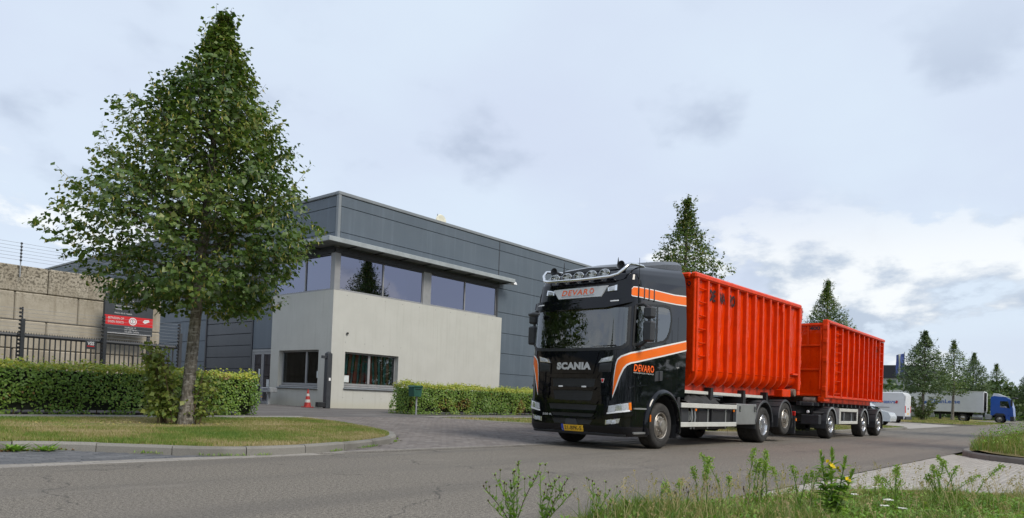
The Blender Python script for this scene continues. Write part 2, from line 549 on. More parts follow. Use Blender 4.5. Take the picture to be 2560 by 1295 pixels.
    simple('galvanised', (0.36, 0.38, 0.40), 0.5, 0.35, 0.15, 14)
    simple('antenna_cream', (0.72, 0.70, 0.56), 0.5)
    simple('camera_white', (0.75, 0.75, 0.75), 0.4)


build_materials()
# ------------------------------------------------------------------ helpers
def link(o, parent=None):
    COL.objects.link(o)
    if parent is not None:
        o.parent = parent
    return o


def tag(o, label=None, cat=None, group=None, kind=None):
    if label:
        o['label'] = label
    if cat:
        o['category'] = cat
    if group:
        o['group'] = group
    if kind:
        o['kind'] = kind
    return o


def empty(name, loc=(0, 0, 0), rz=0.0, parent=None):
    o = bpy.data.objects.new(name, None)
    o.empty_display_size = 0.2
    o.location = loc
    o.rotation_euler = (0, 0, rz)
    return link(o, parent)


def thing(name, label, cat, loc=(0, 0, 0), rz=0.0, group=None):
    return tag(empty(name, loc, rz), label, cat, group)


def inst(name, me, parent=None, loc=(0, 0, 0), rot=(0, 0, 0), sc=(1, 1, 1)):
    o = bpy.data.objects.new(name, me)
    o.location = loc
    o.rotation_euler = rot
    o.scale = sc
    return link(o, parent)


def copy_tree(o, parent=None):
    c = o.copy()
    COL.objects.link(c)
    c.parent = parent
    for ch in o.children:
        copy_tree(ch, c)
    return c


class MB:
    """collects shapes, builds one mesh object"""
    def __init__(s):
        s.v, s.f = [], []

    def add(s, vs, fs):
        b = len(s.v)
        s.v.extend([tuple(map(float, p)) for p in vs])
        s.f.extend([tuple(i + b for i in f) for f in fs])
        return s

    def box(s, x0, x1, y0, y1, z0, z1, c=0.0):
        if c <= 0:
            vs = [(x, y, z) for z in (z0, z1) for y in (y0, y1) for x in (x0, x1)]
            return s.add(vs, [(0, 2, 3, 1), (4, 5, 7, 6), (0, 1, 5, 4), (2, 6, 7, 3), (0, 4, 6, 2), (1, 3, 7, 5)])
        c = min(c, (x1 - x0) * .45, (y1 - y0) * .45, (z1 - z0) * .45)
        X, Y, Z = (x0, x1), (y0, y1), (z0, z1)
        vs, ix = [], {}
        for i in (0, 1):
            for j in (0, 1):
                for k in (0, 1):
                    dx, dy, dz = (c if i == 0 else -c), (c if j == 0 else -c), (c if k == 0 else -c)
                    for a, p in enumerate(((X[i], Y[j] + dy, Z[k] + dz), (X[i] + dx, Y[j], Z[k] + dz), (X[i] + dx, Y[j] + dy, Z[k]))):
                        ix[i, j, k, a] = len(vs)
                        vs.append(p)
        fs = []
        cen = Vector(((x0 + x1) / 2, (y0 + y1) / 2, (z0 + z1) / 2))

        def face(ids):
            ps = [Vector(vs[q]) for q in ids]
            m = sum(ps, Vector()) / len(ps)
            n = (ps[1] - ps[0]).cross(ps[2] - ps[0])
            fs.append(tuple(ids) if n.dot(m - cen) > 0 else tuple(reversed(ids)))
        for i in (0, 1):
            face([ix[i, 0, 0, 0], ix[i, 1, 0, 0], ix[i, 1, 1, 0], ix[i, 0, 1, 0]])
            face([ix[0, i, 0, 1], ix[1, i, 0, 1], ix[1, i, 1, 1], ix[0, i, 1, 1]])
            face([ix[0, 0, i, 2], ix[1, 0, i, 2], ix[1, 1, i, 2], ix[0, 1, i, 2]])
            for j in (0, 1):
                face([ix[i, j, 0, 0], ix[i, j, 1, 0], ix[i, j, 1, 1], ix[i, j, 0, 1]])
                face([ix[i, 0, j, 0], ix[i, 1, j, 0], ix[i, 1, j, 2], ix[i, 0, j, 2]])
                face([ix[0, i, j, 1], ix[1, i, j, 1], ix[1, i, j, 2], ix[0, i, j, 2]])
                for k in (0, 1):
                    face([ix[i, j, k, 0], ix[i, j, k, 1], ix[i, j, k, 2]])
        return s.add(vs, fs)

    def tube(s, pts, r, n=8, caps=True, ref=None):
        pts = [Vector(p) for p in pts]
        rs = r if isinstance(r, (list, tuple)) else [r] * len(pts)
        rings = []
        pn = None
        for i, p in enumerate(pts):
            d = (pts[min(i + 1, len(pts) - 1)] - pts[max(i - 1, 0)])
            d = d.normalized() if d.length > 1e-9 else Vector((0, 0, 1))
            if pn is None:
                a = ref or (Vector((0, 0, 1)) if abs(d.z) < 0.9 else Vector((1, 0, 0)))
                pn = (a - d * a.dot(d)).normalized()
            else:
                pn = (pn - d * pn.dot(d))
                pn = pn.normalized() if pn.length > 1e-6 else d.orthogonal().normalized()
            bn = d.cross(pn)
            rings.append([p + (pn * math.cos(2 * math.pi * k / n) + bn * math.sin(2 * math.pi * k / n)) * rs[i] for k in range(n)])
        vs = [v for rg in rings for v in rg]
        fs = []
        for i in range(len(pts) - 1):
            for k in range(n):
                k2 = (k + 1) % n
                fs.append((i * n + k, i * n + k2, (i + 1) * n + k2, (i + 1) * n + k))
        if caps:
            fs.append(tuple(range(n - 1, -1, -1)))
            fs.append(tuple((len(pts) - 1) * n + k for k in range(n)))
        return s.add(vs, fs)

    def bar(s, a, b, w, h=None):
        """square-section bar between two points"""
        a, b = Vector(a), Vector(b)
        d = (b - a).normalized()
        up = Vector((0, 0, 1)) if abs(d.z) < 0.95 else Vector((0, 1, 0))
        x = d.cross(up).normalized() * (w / 2)
        y = x.cross(d).normalized() * ((h or w) / 2)
        vs = [a - x - y, a + x - y, a + x + y, a - x + y, b - x - y, b + x - y, b + x + y, b - x + y]
        return s.add(vs, [(0, 3, 2, 1), (4, 5, 6, 7), (0, 1, 5, 4), (1, 2, 6, 5), (2, 3, 7, 6), (3, 0, 4, 7)])

    def prism(s, poly, axis, a, b):
        """2-D outline extruded along an axis: axis 'x' takes (y,z), 'y' takes (x,z), 'z' takes (x,y)"""
        def p3(p, t):
            return {'x': (t, p[0], p[1]), 'y': (p[0], t, p[1]), 'z': (p[0], p[1], t)}[axis]
        n = len(poly)
        vs = [p3(p, a) for p in poly] + [p3(p, b) for p in poly]
        fs = [tuple(range(n - 1, -1, -1)), tuple(range(n, 2 * n))]
        fs += [(i, (i + 1) % n, (i + 1) % n + n, i + n) for i in range(n)]
        return s.add(vs, fs)

    def lathe(s, prof, c=(0, 0, 0), n=32, axis='y', arc=(0, 2 * math.pi)):
        """profile of (radius, offset along axis)"""
        full = abs(arc[1] - arc[0] - 2 * math.pi) < 1e-6
        m = n if full else n + 1
        vs = []
        for r, t in prof:
            for k in range(m):
                a = arc[0] + (arc[1] - arc[0]) * k / n
                ca, sa = r * math.cos(a), r * math.sin(a)
                q = {'y': (ca, t, sa), 'z': (ca, sa, t), 'x': (t, ca, sa)}[axis]
                vs.append((q[0] + c[0], q[1] + c[1], q[2] + c[2]))
        fs = []
        for i in range(len(prof) - 1):
            for k in range(n):
                k2 = (k + 1) % m
                fs.append((i * m + k, i * m + k2, (i + 1) * m + k2, (i + 1) * m + k))
        return s.add(vs, fs)

    def build(s, name, mat, parent=None, smooth=None, loc=None, fix=True):
        me = bpy.data.meshes.new(name)
        me.from_pydata(s.v, [], s.f)
        if fix:
            bm = bmesh.new()
            bm.from_mesh(me)
            bmesh.ops.recalc_face_normals(bm, faces=bm.faces)
            bm.to_mesh(me)
            bm.free()
        me.materials.append(MATS[mat])
        if smooth is not None:
            me.polygons.foreach_set('use_smooth', [True] * len(me.polygons))
            me.set_sharp_from_angle(angle=R(smooth))
        me.update()
        o = bpy.data.objects.new(name, me)
        if loc:
            o.location = loc
        return link(o, parent)


def npmesh(name, V, Fq, mat, parent=None, tint=None, smooth=False):
    """fast mesh: V (n,3), Fq (m,k) faces of equal size, tint per face"""
    me = bpy.data.meshes.new(name)
    V = np.asarray(V, np.float32)
    Fq = np.asarray(Fq, np.int32)
    m, k = Fq.shape
    me.vertices.add(len(V))
    me.vertices.foreach_set('co', V.ravel())
    me.loops.add(m * k)
    me.loops.foreach_set('vertex_index', Fq.ravel())
    me.polygons.add(m)
    me.polygons.foreach_set('loop_start', np.arange(0, m * k, k, dtype=np.int32))
    if smooth:
        me.polygons.foreach_set('use_smooth', np.ones(m, bool))
    if tint is not None:
        a = me.attributes.new('tint', 'FLOAT', 'FACE')
        a.data.foreach_set('value', np.asarray(tint, np.float32))
    me.materials.append(MATS[mat])
    me.update(calc_edges=True)
    return link(bpy.data.objects.new(name, me), parent)


def text_mesh(body, size, bold=0.0, align='LEFT', shear=0.0, space=1.0, xs=1.0):
    """outline lettering -> list of verts (x,y) and faces"""
    cu = bpy.data.curves.new('lettering', 'FONT')
    cu.body = body
    cu.size = size
    cu.offset = bold
    cu.align_x = align
    cu.shear = shear
    cu.space_character = space
    cu.resolution_u = 3
    ob = bpy.data.objects.new('lettering', cu)
    COL.objects.link(ob)
    dg = bpy.context.evaluated_depsgraph_get()
    me = bpy.data.meshes.new_from_object(ob.evaluated_get(dg))
    vs = [(v.co.x * xs, v.co.y) for v in me.vertices]
    fs = [tuple(p.vertices) for p in me.polygons]
    bpy.data.objects.remove(ob)
    bpy.data.curves.remove(cu)
    bpy.data.meshes.remove(me)
    return vs, fs


def lettering(body, size, fn, mat, parent, name='lettering', fit=None, **kw):
    """lay letters on a surface; fn(x, y) gives the 3-D point; fit = wanted width"""
    vs, fs = text_mesh(body, size, **kw)
    if fit and vs:
        x0 = min(v[0] for v in vs)
        x1 = max(v[0] for v in vs)
        vs = [((v[0] - x0) * fit / (x1 - x0), v[1]) for v in vs]
    mb = MB().add([fn(x, y) for x, y in vs], fs)
    return mb.build(name, mat, parent, fix=False)


def leaf_arrays(P, D, N, S, tint, wide=0.9, fold=0.12):
    """four-triangle folded leaves. P base, D towards tip, N leaf normal, S length"""
    P, D, N = (np.asarray(a, float) for a in (P, D, N))
    S = np.asarray(S, float)[:, None]
    D = D / np.maximum(np.linalg.norm(D, axis=1, keepdims=True), 1e-9)
    B = np.cross(D, N)
    B /= np.maximum(np.linalg.norm(B, axis=1, keepdims=True), 1e-9)
    N = np.cross(B, D)
    w = np.asarray(wide, float)
    w = w[:, None] if w.ndim else w
    v0 = P
    v1 = P + S * (D * .38 + B * .5 * w + N * fold)
    v2 = P + S * (D * 1.0 - N * fold * 0.8)
    v3 = P + S * (D * .38 - B * .5 * w + N * fold)
    v4 = P + S * D * .45
    n = len(P)
    V = np.stack([v0, v1, v2, v3, v4], 1).reshape(-1, 3)
    b = (np.arange(n) * 5)[:, None, None]
    Fq = (np.array([[0, 1, 4], [1, 2, 4], [2, 3, 4], [3, 0, 4]])[None] + b).reshape(-1, 3)
    return V, Fq, np.repeat(np.asarray(tint, float), 4)


def leaves(name, P, D, N, S, tint, mat, parent, wide=0.9, fold=0.12):
    V, Fq, t = leaf_arrays(P, D, N, S, tint, wide, fold)
    return npmesh(name, V, Fq, mat, parent, t)


def nz(x, y, sc=1.0, seed=0.0):
    return mnoise.noise(Vector((x * sc + seed, y * sc - seed, seed * 0.37)))


# ------------------------------------------------------------------ terrain
def T(u, v):
    fu = .005 * max(0, u - 33)
    if v <= 9.7:
        z = 0.0
    elif v <= 20:
        z = .024 * (v - 9.7)
    else:
        z = .247 + .004 * min(v - 20, 12)
    return z + fu


def VG(u, v):
    return .13 + .010 * max(0, v - 10) + .005 * max(0, u - 33)


def grid_sheet(name, us, vs, zf, mat, parent=None):
    V = [(u, v, zf(u, v)) for v in vs for u in us]
    n = len(us)
    Fq = [(j * n + i, j * n + i + 1, (j + 1) * n + i + 1, (j + 1) * n + i) for j in range(len(vs) - 1) for i in range(n - 1)]
    return npmesh(name, V, Fq, mat, parent)


def poly_sheet(name, poly, zf, mat, parent=None, sub=0.5):
    """fill a polygon with a fine triangle net that follows the terrain"""
    bm = bmesh.new()
    vs = [bm.verts.new((p[0], p[1], 0)) for p in poly]
    es = [bm.edges.new((vs[i], vs[(i + 1) % len(vs)])) for i in range(len(vs))]
    bmesh.ops.triangle_fill(bm, use_beauty=True, edges=es)
    us = [p[0] for p in poly]
    ws = [p[1] for p in poly]
    k = math.ceil(min(us) / sub)
    while k * sub < max(us):
        bmesh.ops.bisect_plane(bm, geom=bm.verts[:] + bm.edges[:] + bm.faces[:], plane_co=(k * sub, 0, 0), plane_no=(1, 0, 0))
        k += 1
    k = math.ceil(min(ws) / sub)
    while k * sub < max(ws):
        bmesh.ops.bisect_plane(bm, geom=bm.verts[:] + bm.edges[:] + bm.faces[:], plane_co=(0, k * sub, 0), plane_no=(0, 1, 0))
        k += 1
    for v in bm.verts:
        v.co.z = zf(v.co.x, v.co.y)
    bmesh.ops.recalc_face_normals(bm, faces=bm.faces)
    me = bpy.data.meshes.new(name)
    bm.to_mesh(me)
    bm.free()
    if me.polygons and me.polygons[0].normal.z < 0:
        me.flip_normals()
    me.materials.append(MATS[mat])
    return link(bpy.data.objects.new(name, me), parent)


def spline(pts, per=8):
    P = [Vector((*p, 0)) for p in pts]
    P = [P[0] * 2 - P[1]] + P + [P[-1] * 2 - P[-2]]
    out = []
    for i in range(1, len(P) - 2):
        for k in range(per):
            t = k / per
            a, b, c, d = P[i - 1:i + 3]
            q = 0.5 * (2 * b + (c - a) * t + (2 * a - 5 * b + 4 * c - d) * t * t + (3 * b - a - 3 * c + d) * t ** 3)
            out.append((q.x, q.y))
    out.append((P[-2].x, P[-2].y))
    return out


def inside(poly, x, y):
    c = False
    j = len(poly) - 1
    for i in range(len(poly)):
        xi, yi = poly[i]
        xj, yj = poly[j]
        if (yi > y) != (yj > y) and x < (xj - xi) * (y - yi) / (yj - yi) + xi:
            c = not c
        j = i
    return c


def offset_path(path, d):
    out = []
    for i, p in enumerate(path):
        a = path[max(i - 1, 0)]
        b = path[min(i + 1, len(path) - 1)]
        tx, ty = b[0] - a[0], b[1] - a[1]
        l = math.hypot(tx, ty) or 1
        out.append((p[0] - ty / l * d, p[1] + tx / l * d))
    return out


def resample(path, step):
    acc = [0]
    for a, b in zip(path, path[1:]):
        acc.append(acc[-1] + math.hypot(b[0] - a[0], b[1] - a[1]))
    n = max(1, round(acc[-1] / step))
    out = []
    for k in range(n + 1):
        s = acc[-1] * k / n
        i = min(max(np.searchsorted(acc, s) - 1, 0), len(path) - 2)
        f = (s - acc[i]) / max(acc[i + 1] - acc[i], 1e-9)
        out.append((path[i][0] + (path[i + 1][0] - path[i][0]) * f, path[i][1] + (path[i + 1][1] - path[i][1]) * f))
    return out


def make_kerb(name, path, inward, ztop, zbot, stone=1.0, width=0.15):
    """row of kerbstones along a path; inward=+1 when the verge lies left of the path"""
    root = tag(empty(name), kind='structure')
    fine = resample(path, 0.125)
    per = max(1, round(stone / 0.125))
    for i0 in range(0, len(fine) - 1, per):
        seg = fine[i0:i0 + per + 1]
        if len(seg) < 2:
            break
        # short gap between stones
        a, b = seg[0], seg[1]
        f = 0.05
        seg[0] = (a[0] + (b[0] - a[0]) * f, a[1] + (b[1] - a[1]) * f)
        a, b = seg[-1], seg[-2]
        seg[-1] = (a[0] + (b[0] - a[0]) * f, a[1] + (b[1] - a[1]) * f)
        dz = random.uniform(-.006, .006)
        rows = []
        for off, top in ((0.0, None), (0.006, -0.03), (0.03, 0.0), (width, 0.0), (width, None)):
            q = offset_path(seg, off * inward)
            rows.append([(x, y, (zbot(x, y) - 0.06) if top is None else ztop(x, y) + top + dz) for x, y in q])
        n = len(seg)
        vs = [p for r in rows for p in r]
        fs = [(j * n + i, j * n + i + 1, (j + 1) * n + i + 1, (j + 1) * n + i) for j in range(4) for i in range(n - 1)]
        fs += [tuple(j * n for j in range(5)), tuple(j * n + n - 1 for j in range(4, -1, -1))]
        MB().add(vs, fs).build('kerbstone', 'kerb_concrete', root, smooth=35)
    return root


PAVER_ME = {}


def paver_mesh(l, w, mat, h=0.05, c=0.005):
    key = (l, w, mat)
    if key not in PAVER_ME:
        a, b = l / 2, w / 2
        vs = [(-a, -b, -h), (a, -b, -h), (a, b, -h), (-a, b, -h), (-a, -b, -c), (a, -b, -c), (a, b, -c), (-a, b, -c),
              (-a + c, -b + c, 0), (a - c, -b + c, 0), (a - c, b - c, 0), (-a + c, b - c, 0)]
        fs = [(8, 9, 10, 11)] + [(i, (i + 1) % 4, (i + 1) % 4 + 4, i + 4) for i in range(4)] + \
             [(i + 4, (i + 1) % 4 + 4, (i + 1) % 4 + 8, i + 8) for i in range(4)]
        me = bpy.data.meshes.new('paver')
        me.from_pydata(vs, [], fs)
        me.materials.append(MATS[mat])
        PAVER_ME[key] = me
    return PAVER_ME[key]


def lay_pavers(root, spots, l, w, mat, zf, limit=300):
    """spots: (u, v, angle). nearest ones are single stones, the rest one mesh"""
    spots = sorted(spots, key=lambda s: s[0] ** 2 + s[1] ** 2)
    me = paver_mesh(l, w, mat)
    for (u, v, a) in spots[:limit]:
        e = 0.05
        sx = (zf(u + e, v) - zf(u - e, v)) / (2 * e)
        sy = (zf(u, v + e) - zf(u, v - e)) / (2 * e)
        q = Vector((-sx, -sy, 1)).to_track_quat('Z', 'Y').to_matrix().to_4x4()
        o = bpy.data.objects.new('paver', me)
        n = Vector((-sx, -sy, 1)).normalized()
        rot = Vector((0, 0, 1)).rotation_difference(n).to_matrix().to_4x4()
        o.matrix_basis = Matrix.Translation((u, v, zf(u, v) + random.uniform(-.003, .002))) @ rot @ Matrix.Rotation(a + random.uniform(-.012, .012), 4, 'Z')
        link(o, root)
    rest = spots[limit:]
    if rest:
        base = np.array([v.co[:] for v in me.vertices])
        fs = np.array([list(p.vertices) for p in me.polygons])
        A = np.array(rest)
        ca, sa = np.cos(A[:, 2]), np.sin(A[:, 2])
        z = np.array([zf(u, v) for u, v, _ in rest]) + np.random.uniform(-.003, .002, len(rest))
        X = base[None, :, 0] * ca[:, None] - base[None, :, 1] * sa[:, None] + A[:, 0:1]
        Y = base[None, :, 0] * sa[:, None] + base[None, :, 1] * ca[:, None] + A[:, 1:2]
        Z = base[None, :, 2] + z[:, None]
        V = np.stack([X, Y, Z], -1).reshape(-1, 3)
        Fq = (fs[None] + (np.arange(len(rest)) * len(base))[:, None, None]).reshape(-1, 4)
        t = np.repeat(np.random.rand(len(rest)), len(fs))
        tag(npmesh('paver_field', V, Fq, mat, root, t), kind='stuff')


random.seed(7)
np.random.seed(7)

# ------------------------------------------------------------------ ground, road, paving
far = [-3000, -800, -200, -60, -30, -15, -5, 0, 5, 10, 15, 20, 26, 33, 40, 60, 90, 120, 200, 500, 1200, 3000]
farv = [-3000, -800, -200, -60, -20, -5, 0, 3, 6, 9.7, 12, 15, 18, 20, 24, 32, 45, 70, 120, 300, 900, 3000]
tag(grid_sheet('ground', far, farv, lambda u, v: T(min(u, 140), v) - 0.07, 'turf'), kind='structure')
ru = list(np.arange(-40, 33, 4.0)) + list(np.arange(33, 260, 8.0))
tag(grid_sheet('road', ru, [3.1, 5, 7, 9.3], lambda u, v: T(u, v), 'asphalt'), kind='structure')
tag(grid_sheet('yard', list(np.arange(-30, 70, 5.0)), [18.3, 20, 22, 26, 32, 60], lambda u, v: T(min(u, 33), v) + .002, 'yard_asphalt'), kind='structure')

# left verge with its kerb
kerb_base = spline([(-6, 11.5), (0, 11.42), (2.0, 11.36), (2.84, 11.25), (3.5, 10.98), (4.29, 10.3), (5.0, 9.70), (5.7, 9.50), (6.64, 9.60), (7.56, 9.93),
                    (8.33, 10.27), (9.3, 10.88), (9.95, 11.6), (10.4, 12.35), (10.9, 13.6), (11.4, 15.2), (11.75, 17.3)], 6)
make_kerb('kerb', kerb_base, 1, VG, T)
inner = offset_path(kerb_base, 0.15)
verge_poly = inner + [(11.3, 17.35), (4, 17.1), (-6, 17.1)]
verge_l = tag(poly_sheet('verge', verge_poly, lambda u, v: VG(u, v) - .012, 'turf'), kind='structure')
tag(grid_sheet('sidewalk', list(np.arange(-8, 12.6, 2.0)), [17.12, 17.7, 18.35], lambda u, v: VG(u, v) + .004, 'sidewalk'), kind='structure')

# right-hand verge behind the truck
kerb_r = spline([(17.2, 18.6), (17.7, 17.6), (18.2, 16.0), (18.75, 14.7), (19.6, 13.2), (21.2, 11.4), (23.5, 10.1), (26, 9.6), (34, 9.35), (40, 9.25),
                 (46.2, 9.15), (47.4, 9.5), (48.2, 10.6), (48.6, 13), (49, 18)], 6)
make_kerb('kerb', kerb_r, 1, VG, T)
verge_poly_r = offset_path(kerb_r, 0.15) + [(40, 18.2), (30, 18.2)]
tag(poly_sheet('verge', verge_poly_r, lambda u, v: VG(u, v) - .012, 'turf', sub=1.0), kind='structure')
tag(grid_sheet('sidewalk', list(np.arange(17.4, 48, 2.0)), [18.25, 18.9, 19.5], lambda u, v: VG(min(u, 33), v) + .004, 'sidewalk'), kind='structure')

# side road and far verges
tag(grid_sheet('side_road', [48.2, 50, 55, 60, 66.5], [9.3, 9.8, 14, 20, 40, 120], lambda u, v: T(u, v) + .01, 'paver_pale'), kind='structure')
kerb_f = spline([(66.8, 60), (66.8, 20), (67, 13), (67.6, 10.6), (69, 8.6), (72, 8.1), (80, 8.0), (86, 8.3), (88.5, 10), (90.5, 13), (96, 15)], 6)
make_kerb('kerb', [(u, v) for u, v in kerb_f], -1, lambda u, v: VG(u, v) - .02, T, 2.0)
tag(poly_sheet('verge', offset_path(kerb_f, -0.15) + [(120, 16), (120, 60)], lambda u, v: VG(u, v) - .03, 'turf', sub=4.0), kind='structure')
tag(grid_sheet('side_road', list(np.arange(84, 260, 8.0)), [9.3, 9.8, 12.5], lambda u, v: T(u, v) + .006, 'asphalt'), kind='structure')

# brown clinker driveway
drive = tag(grid_sheet('driveway', list(np.arange(4, 26, 2.0)), [9.3, 9.7, 12, 15, 18.4], lambda u, v: T(u, v) - .03, 'joint_sand'), kind='structure')
kr_clip = kerb_r[:60]
spots = []
L_, W_ = .21, .105
row = 0
v = 9.66 + W_ / 2
while v < 18.3:
    u = 5.0 + (L_ / 2 if row % 2 else 0)
    ul = 5.0
    for a, b in zip(kerb_base, kerb_base[1:]):
        if a[0] > 5.6 and (a[1] - v) * (b[1] - v) <= 0 and a[1] != b[1]:
            ul = a[0] + (b[0] - a[0]) * (v - a[1]) / (b[1] - a[1])
    if v < 9.72:
        ul = 6.9
    ur = 24.0
    for a, b in zip(kerb_r, kerb_r[1:]):
        if a[0] < 27 and (a[1] - v) * (b[1] - v) <= 0 and a[1] != b[1]:
            ur = a[0] + (b[0] - a[0]) * (v - a[1]) / (b[1] - a[1])
    while u < ur - 0.02:
        if u > ul + 0.06:
            spots.append((u, v, 0.0))
        u += L_ + .006
    v += W_ + .006
    row += 1
lay_pavers(drive, spots, L_, W_, 'paver_brown', T)

# dark parking bay in front of the left kerb
bay = tag(grid_sheet('parking_bay', [-6, -2, 2, 4, 5.4], [9.3, 9.7, 10.5, 11.6], lambda u, v: T(u, v) - .035, 'joint_sand'), kind='structure')
spots = []
v = 9.68 + W_ / 2
row = 0
while v < 11.5:
    u = -5.5 + (L_ / 2 if row % 2 else 0)
    while u < 5.3:
        ok = True
        for a, b in zip(kerb_base, kerb_base[1:]):
            if a[0] < 5.8 and (a[0] - u) * (b[0] - u) <= 0 and a[0] != b[0]:
                if v > a[1] + (b[1] - a[1]) * (u - a[0]) / (b[0] - a[0]) - .02:
                    ok = False
        if ok:
            spots.append((u, v, 0.0))
        u += L_ + .006
    v += W_ + .006
    row += 1
lay_pavers(bay, spots, L_, W_, 'paver_dark', T)

# pale gutter course along the road edge
gut = tag(grid_sheet('gutter', list(np.arange(-6, 46, 4.0)), [9.28, 9.66], lambda u, v: T(u, v) - .03, 'joint_sand'), kind='structure')
spots = []
for row in range(3):
    u = -5.5 + (L_ / 2 if row % 2 else 0)
    while u < 40:
        if u < 7.2 or row == 2:
            spots.append((u, 9.335 + row * .112 if u < 7.2 else 9.60, 0.0))
        u += L_ + .006
lay_pavers(gut, spots, L_, W_, 'paver_light', lambda u, v: T(u, v) + .003)
tag(grid_sheet('road', list(np.arange(6.5, 46, 4.0)), [9.29, 9.55], lambda u, v: T(u, v) + .004, 'asphalt'), kind='structure')

# pale entrance on the camera side of the road
ent_poly = [(5.0, 3.1), (20.9, 3.1), (19.4, 2.3), (18.4, 1.4), (17.9, 0.2), (17.7, -6), (10.6, -6), (10.7, 0.6), (10.2, 1.35), (8.9, 2.3), (7.3, 2.85), (6.2, 3.0)]
ent = tag(poly_sheet('entrance', ent_poly, lambda u, v: T(u, v) - .03, 'joint_sand', sub=2.0), kind='structure')
spots = []
v = 3.08 - .04
row = 0
while v > -1.5:
    u = 5.0 + (L_ / 2 if row % 2 else 0)
    while u < 21:
        if inside(ent_poly, u, v):
            spots.append((u, v, 0.0))
        u += L_ + .006
    v -= .083
    row += 1
lay_pavers(ent, spots, L_, .078, 'paver_pale', T)
kerb_n = spline([(40, 2.95), (34, 2.95), (28, 2.95), (24, 2.95), (22.2, 2.95), (21.2, 2.90), (20.3, 2.70), (19.4, 2.28), (18.75, 1.75), (18.3, 1.15), (17.98, 0.3), (17.75, -1.2), (17.7, -3), (17.7, -6)], 8)
make_kerb('kerb', kerb_n, 1, lambda u, v: .13, lambda u, v: 0.0)


def MOUND(u, v):
    d = min(max((u - 18.3) * .35, 0), max(2.9 - v, 0))
    return .12 + .16 * min(d, 1.6) + .05 * nz(u, v, .6, 3)


mound_poly = offset_path(kerb_n, 0.09) + [(60, -6)] + [(60, 2.86)]
tag(poly_sheet('verge', mound_poly, MOUND, 'turf', sub=0.8), kind='structure')
near_edge = spline([(-6, 3.12), (3, 3.14), (6.0, 3.06), (7.2, 2.86), (8.8, 2.36), (10.1, 1.4), (10.62, .6), (10.7, -1), (10.7, -6)], 8)
make_kerb('kerb', [(u, v) for u, v in near_edge], -1, lambda u, v: .03, lambda u, v: -.02, 1.0, 0.06)


def NEARZ(u, v):
    return .05 + .05 * nz(u, v, .8, 9) + .03


near_poly = offset_path(near_edge, -0.06) + [(-6, -6)]
tag(poly_sheet('verge', near_poly, NEARZ, 'turf', sub=0.4), kind='structure')
# ------------------------------------------------------------------ warehouse with office corner
def wall_holes(mb, axis, pos, a0, a1, z0, z1, holes, depth):
    """flat wall with recessed openings. axis 'v': plane y=pos facing -y, runs along x; axis 'u': plane x=pos facing -x, runs along y"""
    aa = sorted({a0, a1, *[h[0] for h in holes], *[h[1] for h in holes]})
    zz = sorted({z0, z1, *[h[2] for h in holes], *[h[3] for h in holes]})

    def p(a, z, d=0.0):
        return (a, pos + d, z) if axis == 'v' else (pos + d, a, z)
    for i in range(len(aa) - 1):
        for j in range(len(zz) - 1):
            ca, cz = (aa[i] + aa[i + 1]) / 2, (zz[j] + zz[j + 1]) / 2
            if any(h[0] < ca < h[1] and h[2] < cz < h[3] for h in holes):
                continue
            mb.add([p(aa[i], zz[j]), p(aa[i + 1], zz[j]), p(aa[i + 1], zz[j + 1]), p(aa[i], zz[j + 1])], [(0, 1, 2, 3)])
    for a, b, c, d in holes:
        for (q0, q1) in (((a, c), (b, c)), ((b, c), (b, d)), ((b, d), (a, d)), ((a, d), (a, c))):
            mb.add([p(*q0), p(*q1), p(*q1, depth), p(*q0, depth)], [(0, 1, 2, 3)])


wh = thing('warehouse', 'dark grey clad warehouse with a white plastered office corner and window band', 'building', (18.3, 25.7, 0.2))
WO = Vector((18.3, 25.7, 0.2))


def wbuild(mb, name, mat, parent=wh, **kw):
    mb.v = [(x - WO.x, y - WO.y, z - WO.z) for x, y, z in mb.v]
    return mb.build(name, mat, parent, **kw)


m = MB()
m.box(18.46, 78, 25.86, 66, 6.96, 9.5)
m.box(29.06, 78, 25.87, 65.9, 0.0, 6.95)
m.box(18.47, 29.05, 30.7, 65.95, 0.0, 6.94)
wbuild(m, 'wall_core', 'cladding_dark')
# plaster volume
m = MB()
wall_holes(m, 'v', 25.64, 18.2, 29.2, 0.1, 5.38, [(18.93, 21.97, 1.17, 2.75)], 0.26)
wall_holes(m, 'u', 18.2, 25.64, 30.40, 0.1, 5.38, [(26.55, 29.70, 1.12, 2.80)], 0.26)
m.add([(18.2, 25.64, 5.38), (29.2, 25.64, 5.38), (29.2, 25.95, 5.38), (18.5, 25.95, 5.38), (18.5, 30.4, 5.38), (18.2, 30.4, 5.38)], [(0, 1, 2, 3), (0, 3, 4, 5)])
m.add([(29.2, 25.64, .1), (29.2, 25.9, .1), (29.2, 25.9, 5.38), (29.2, 25.64, 5.38)], [(0, 1, 2, 3)])
m.add([(18.2, 30.4, .1), (18.5, 30.4, .1), (18.5, 30.4, 5.38), (18.2, 30.4, 5.38)], [(0, 1, 2, 3)])
wbuild(m, 'plaster_wall', 'plaster')
# little weep slots in the plaster
m = MB()
for k in range(10):
    for z in (5.2, 3.15, .72):
        if z == 3.15 and k > 3:
            continue
        m.box(18.9 + k * 1.06, 18.915 + k * 1.06, 25.632, 25.65, z, z + .03)
tag(wbuild(m, 'weep_slot', 'trim_dark'), kind='stuff')

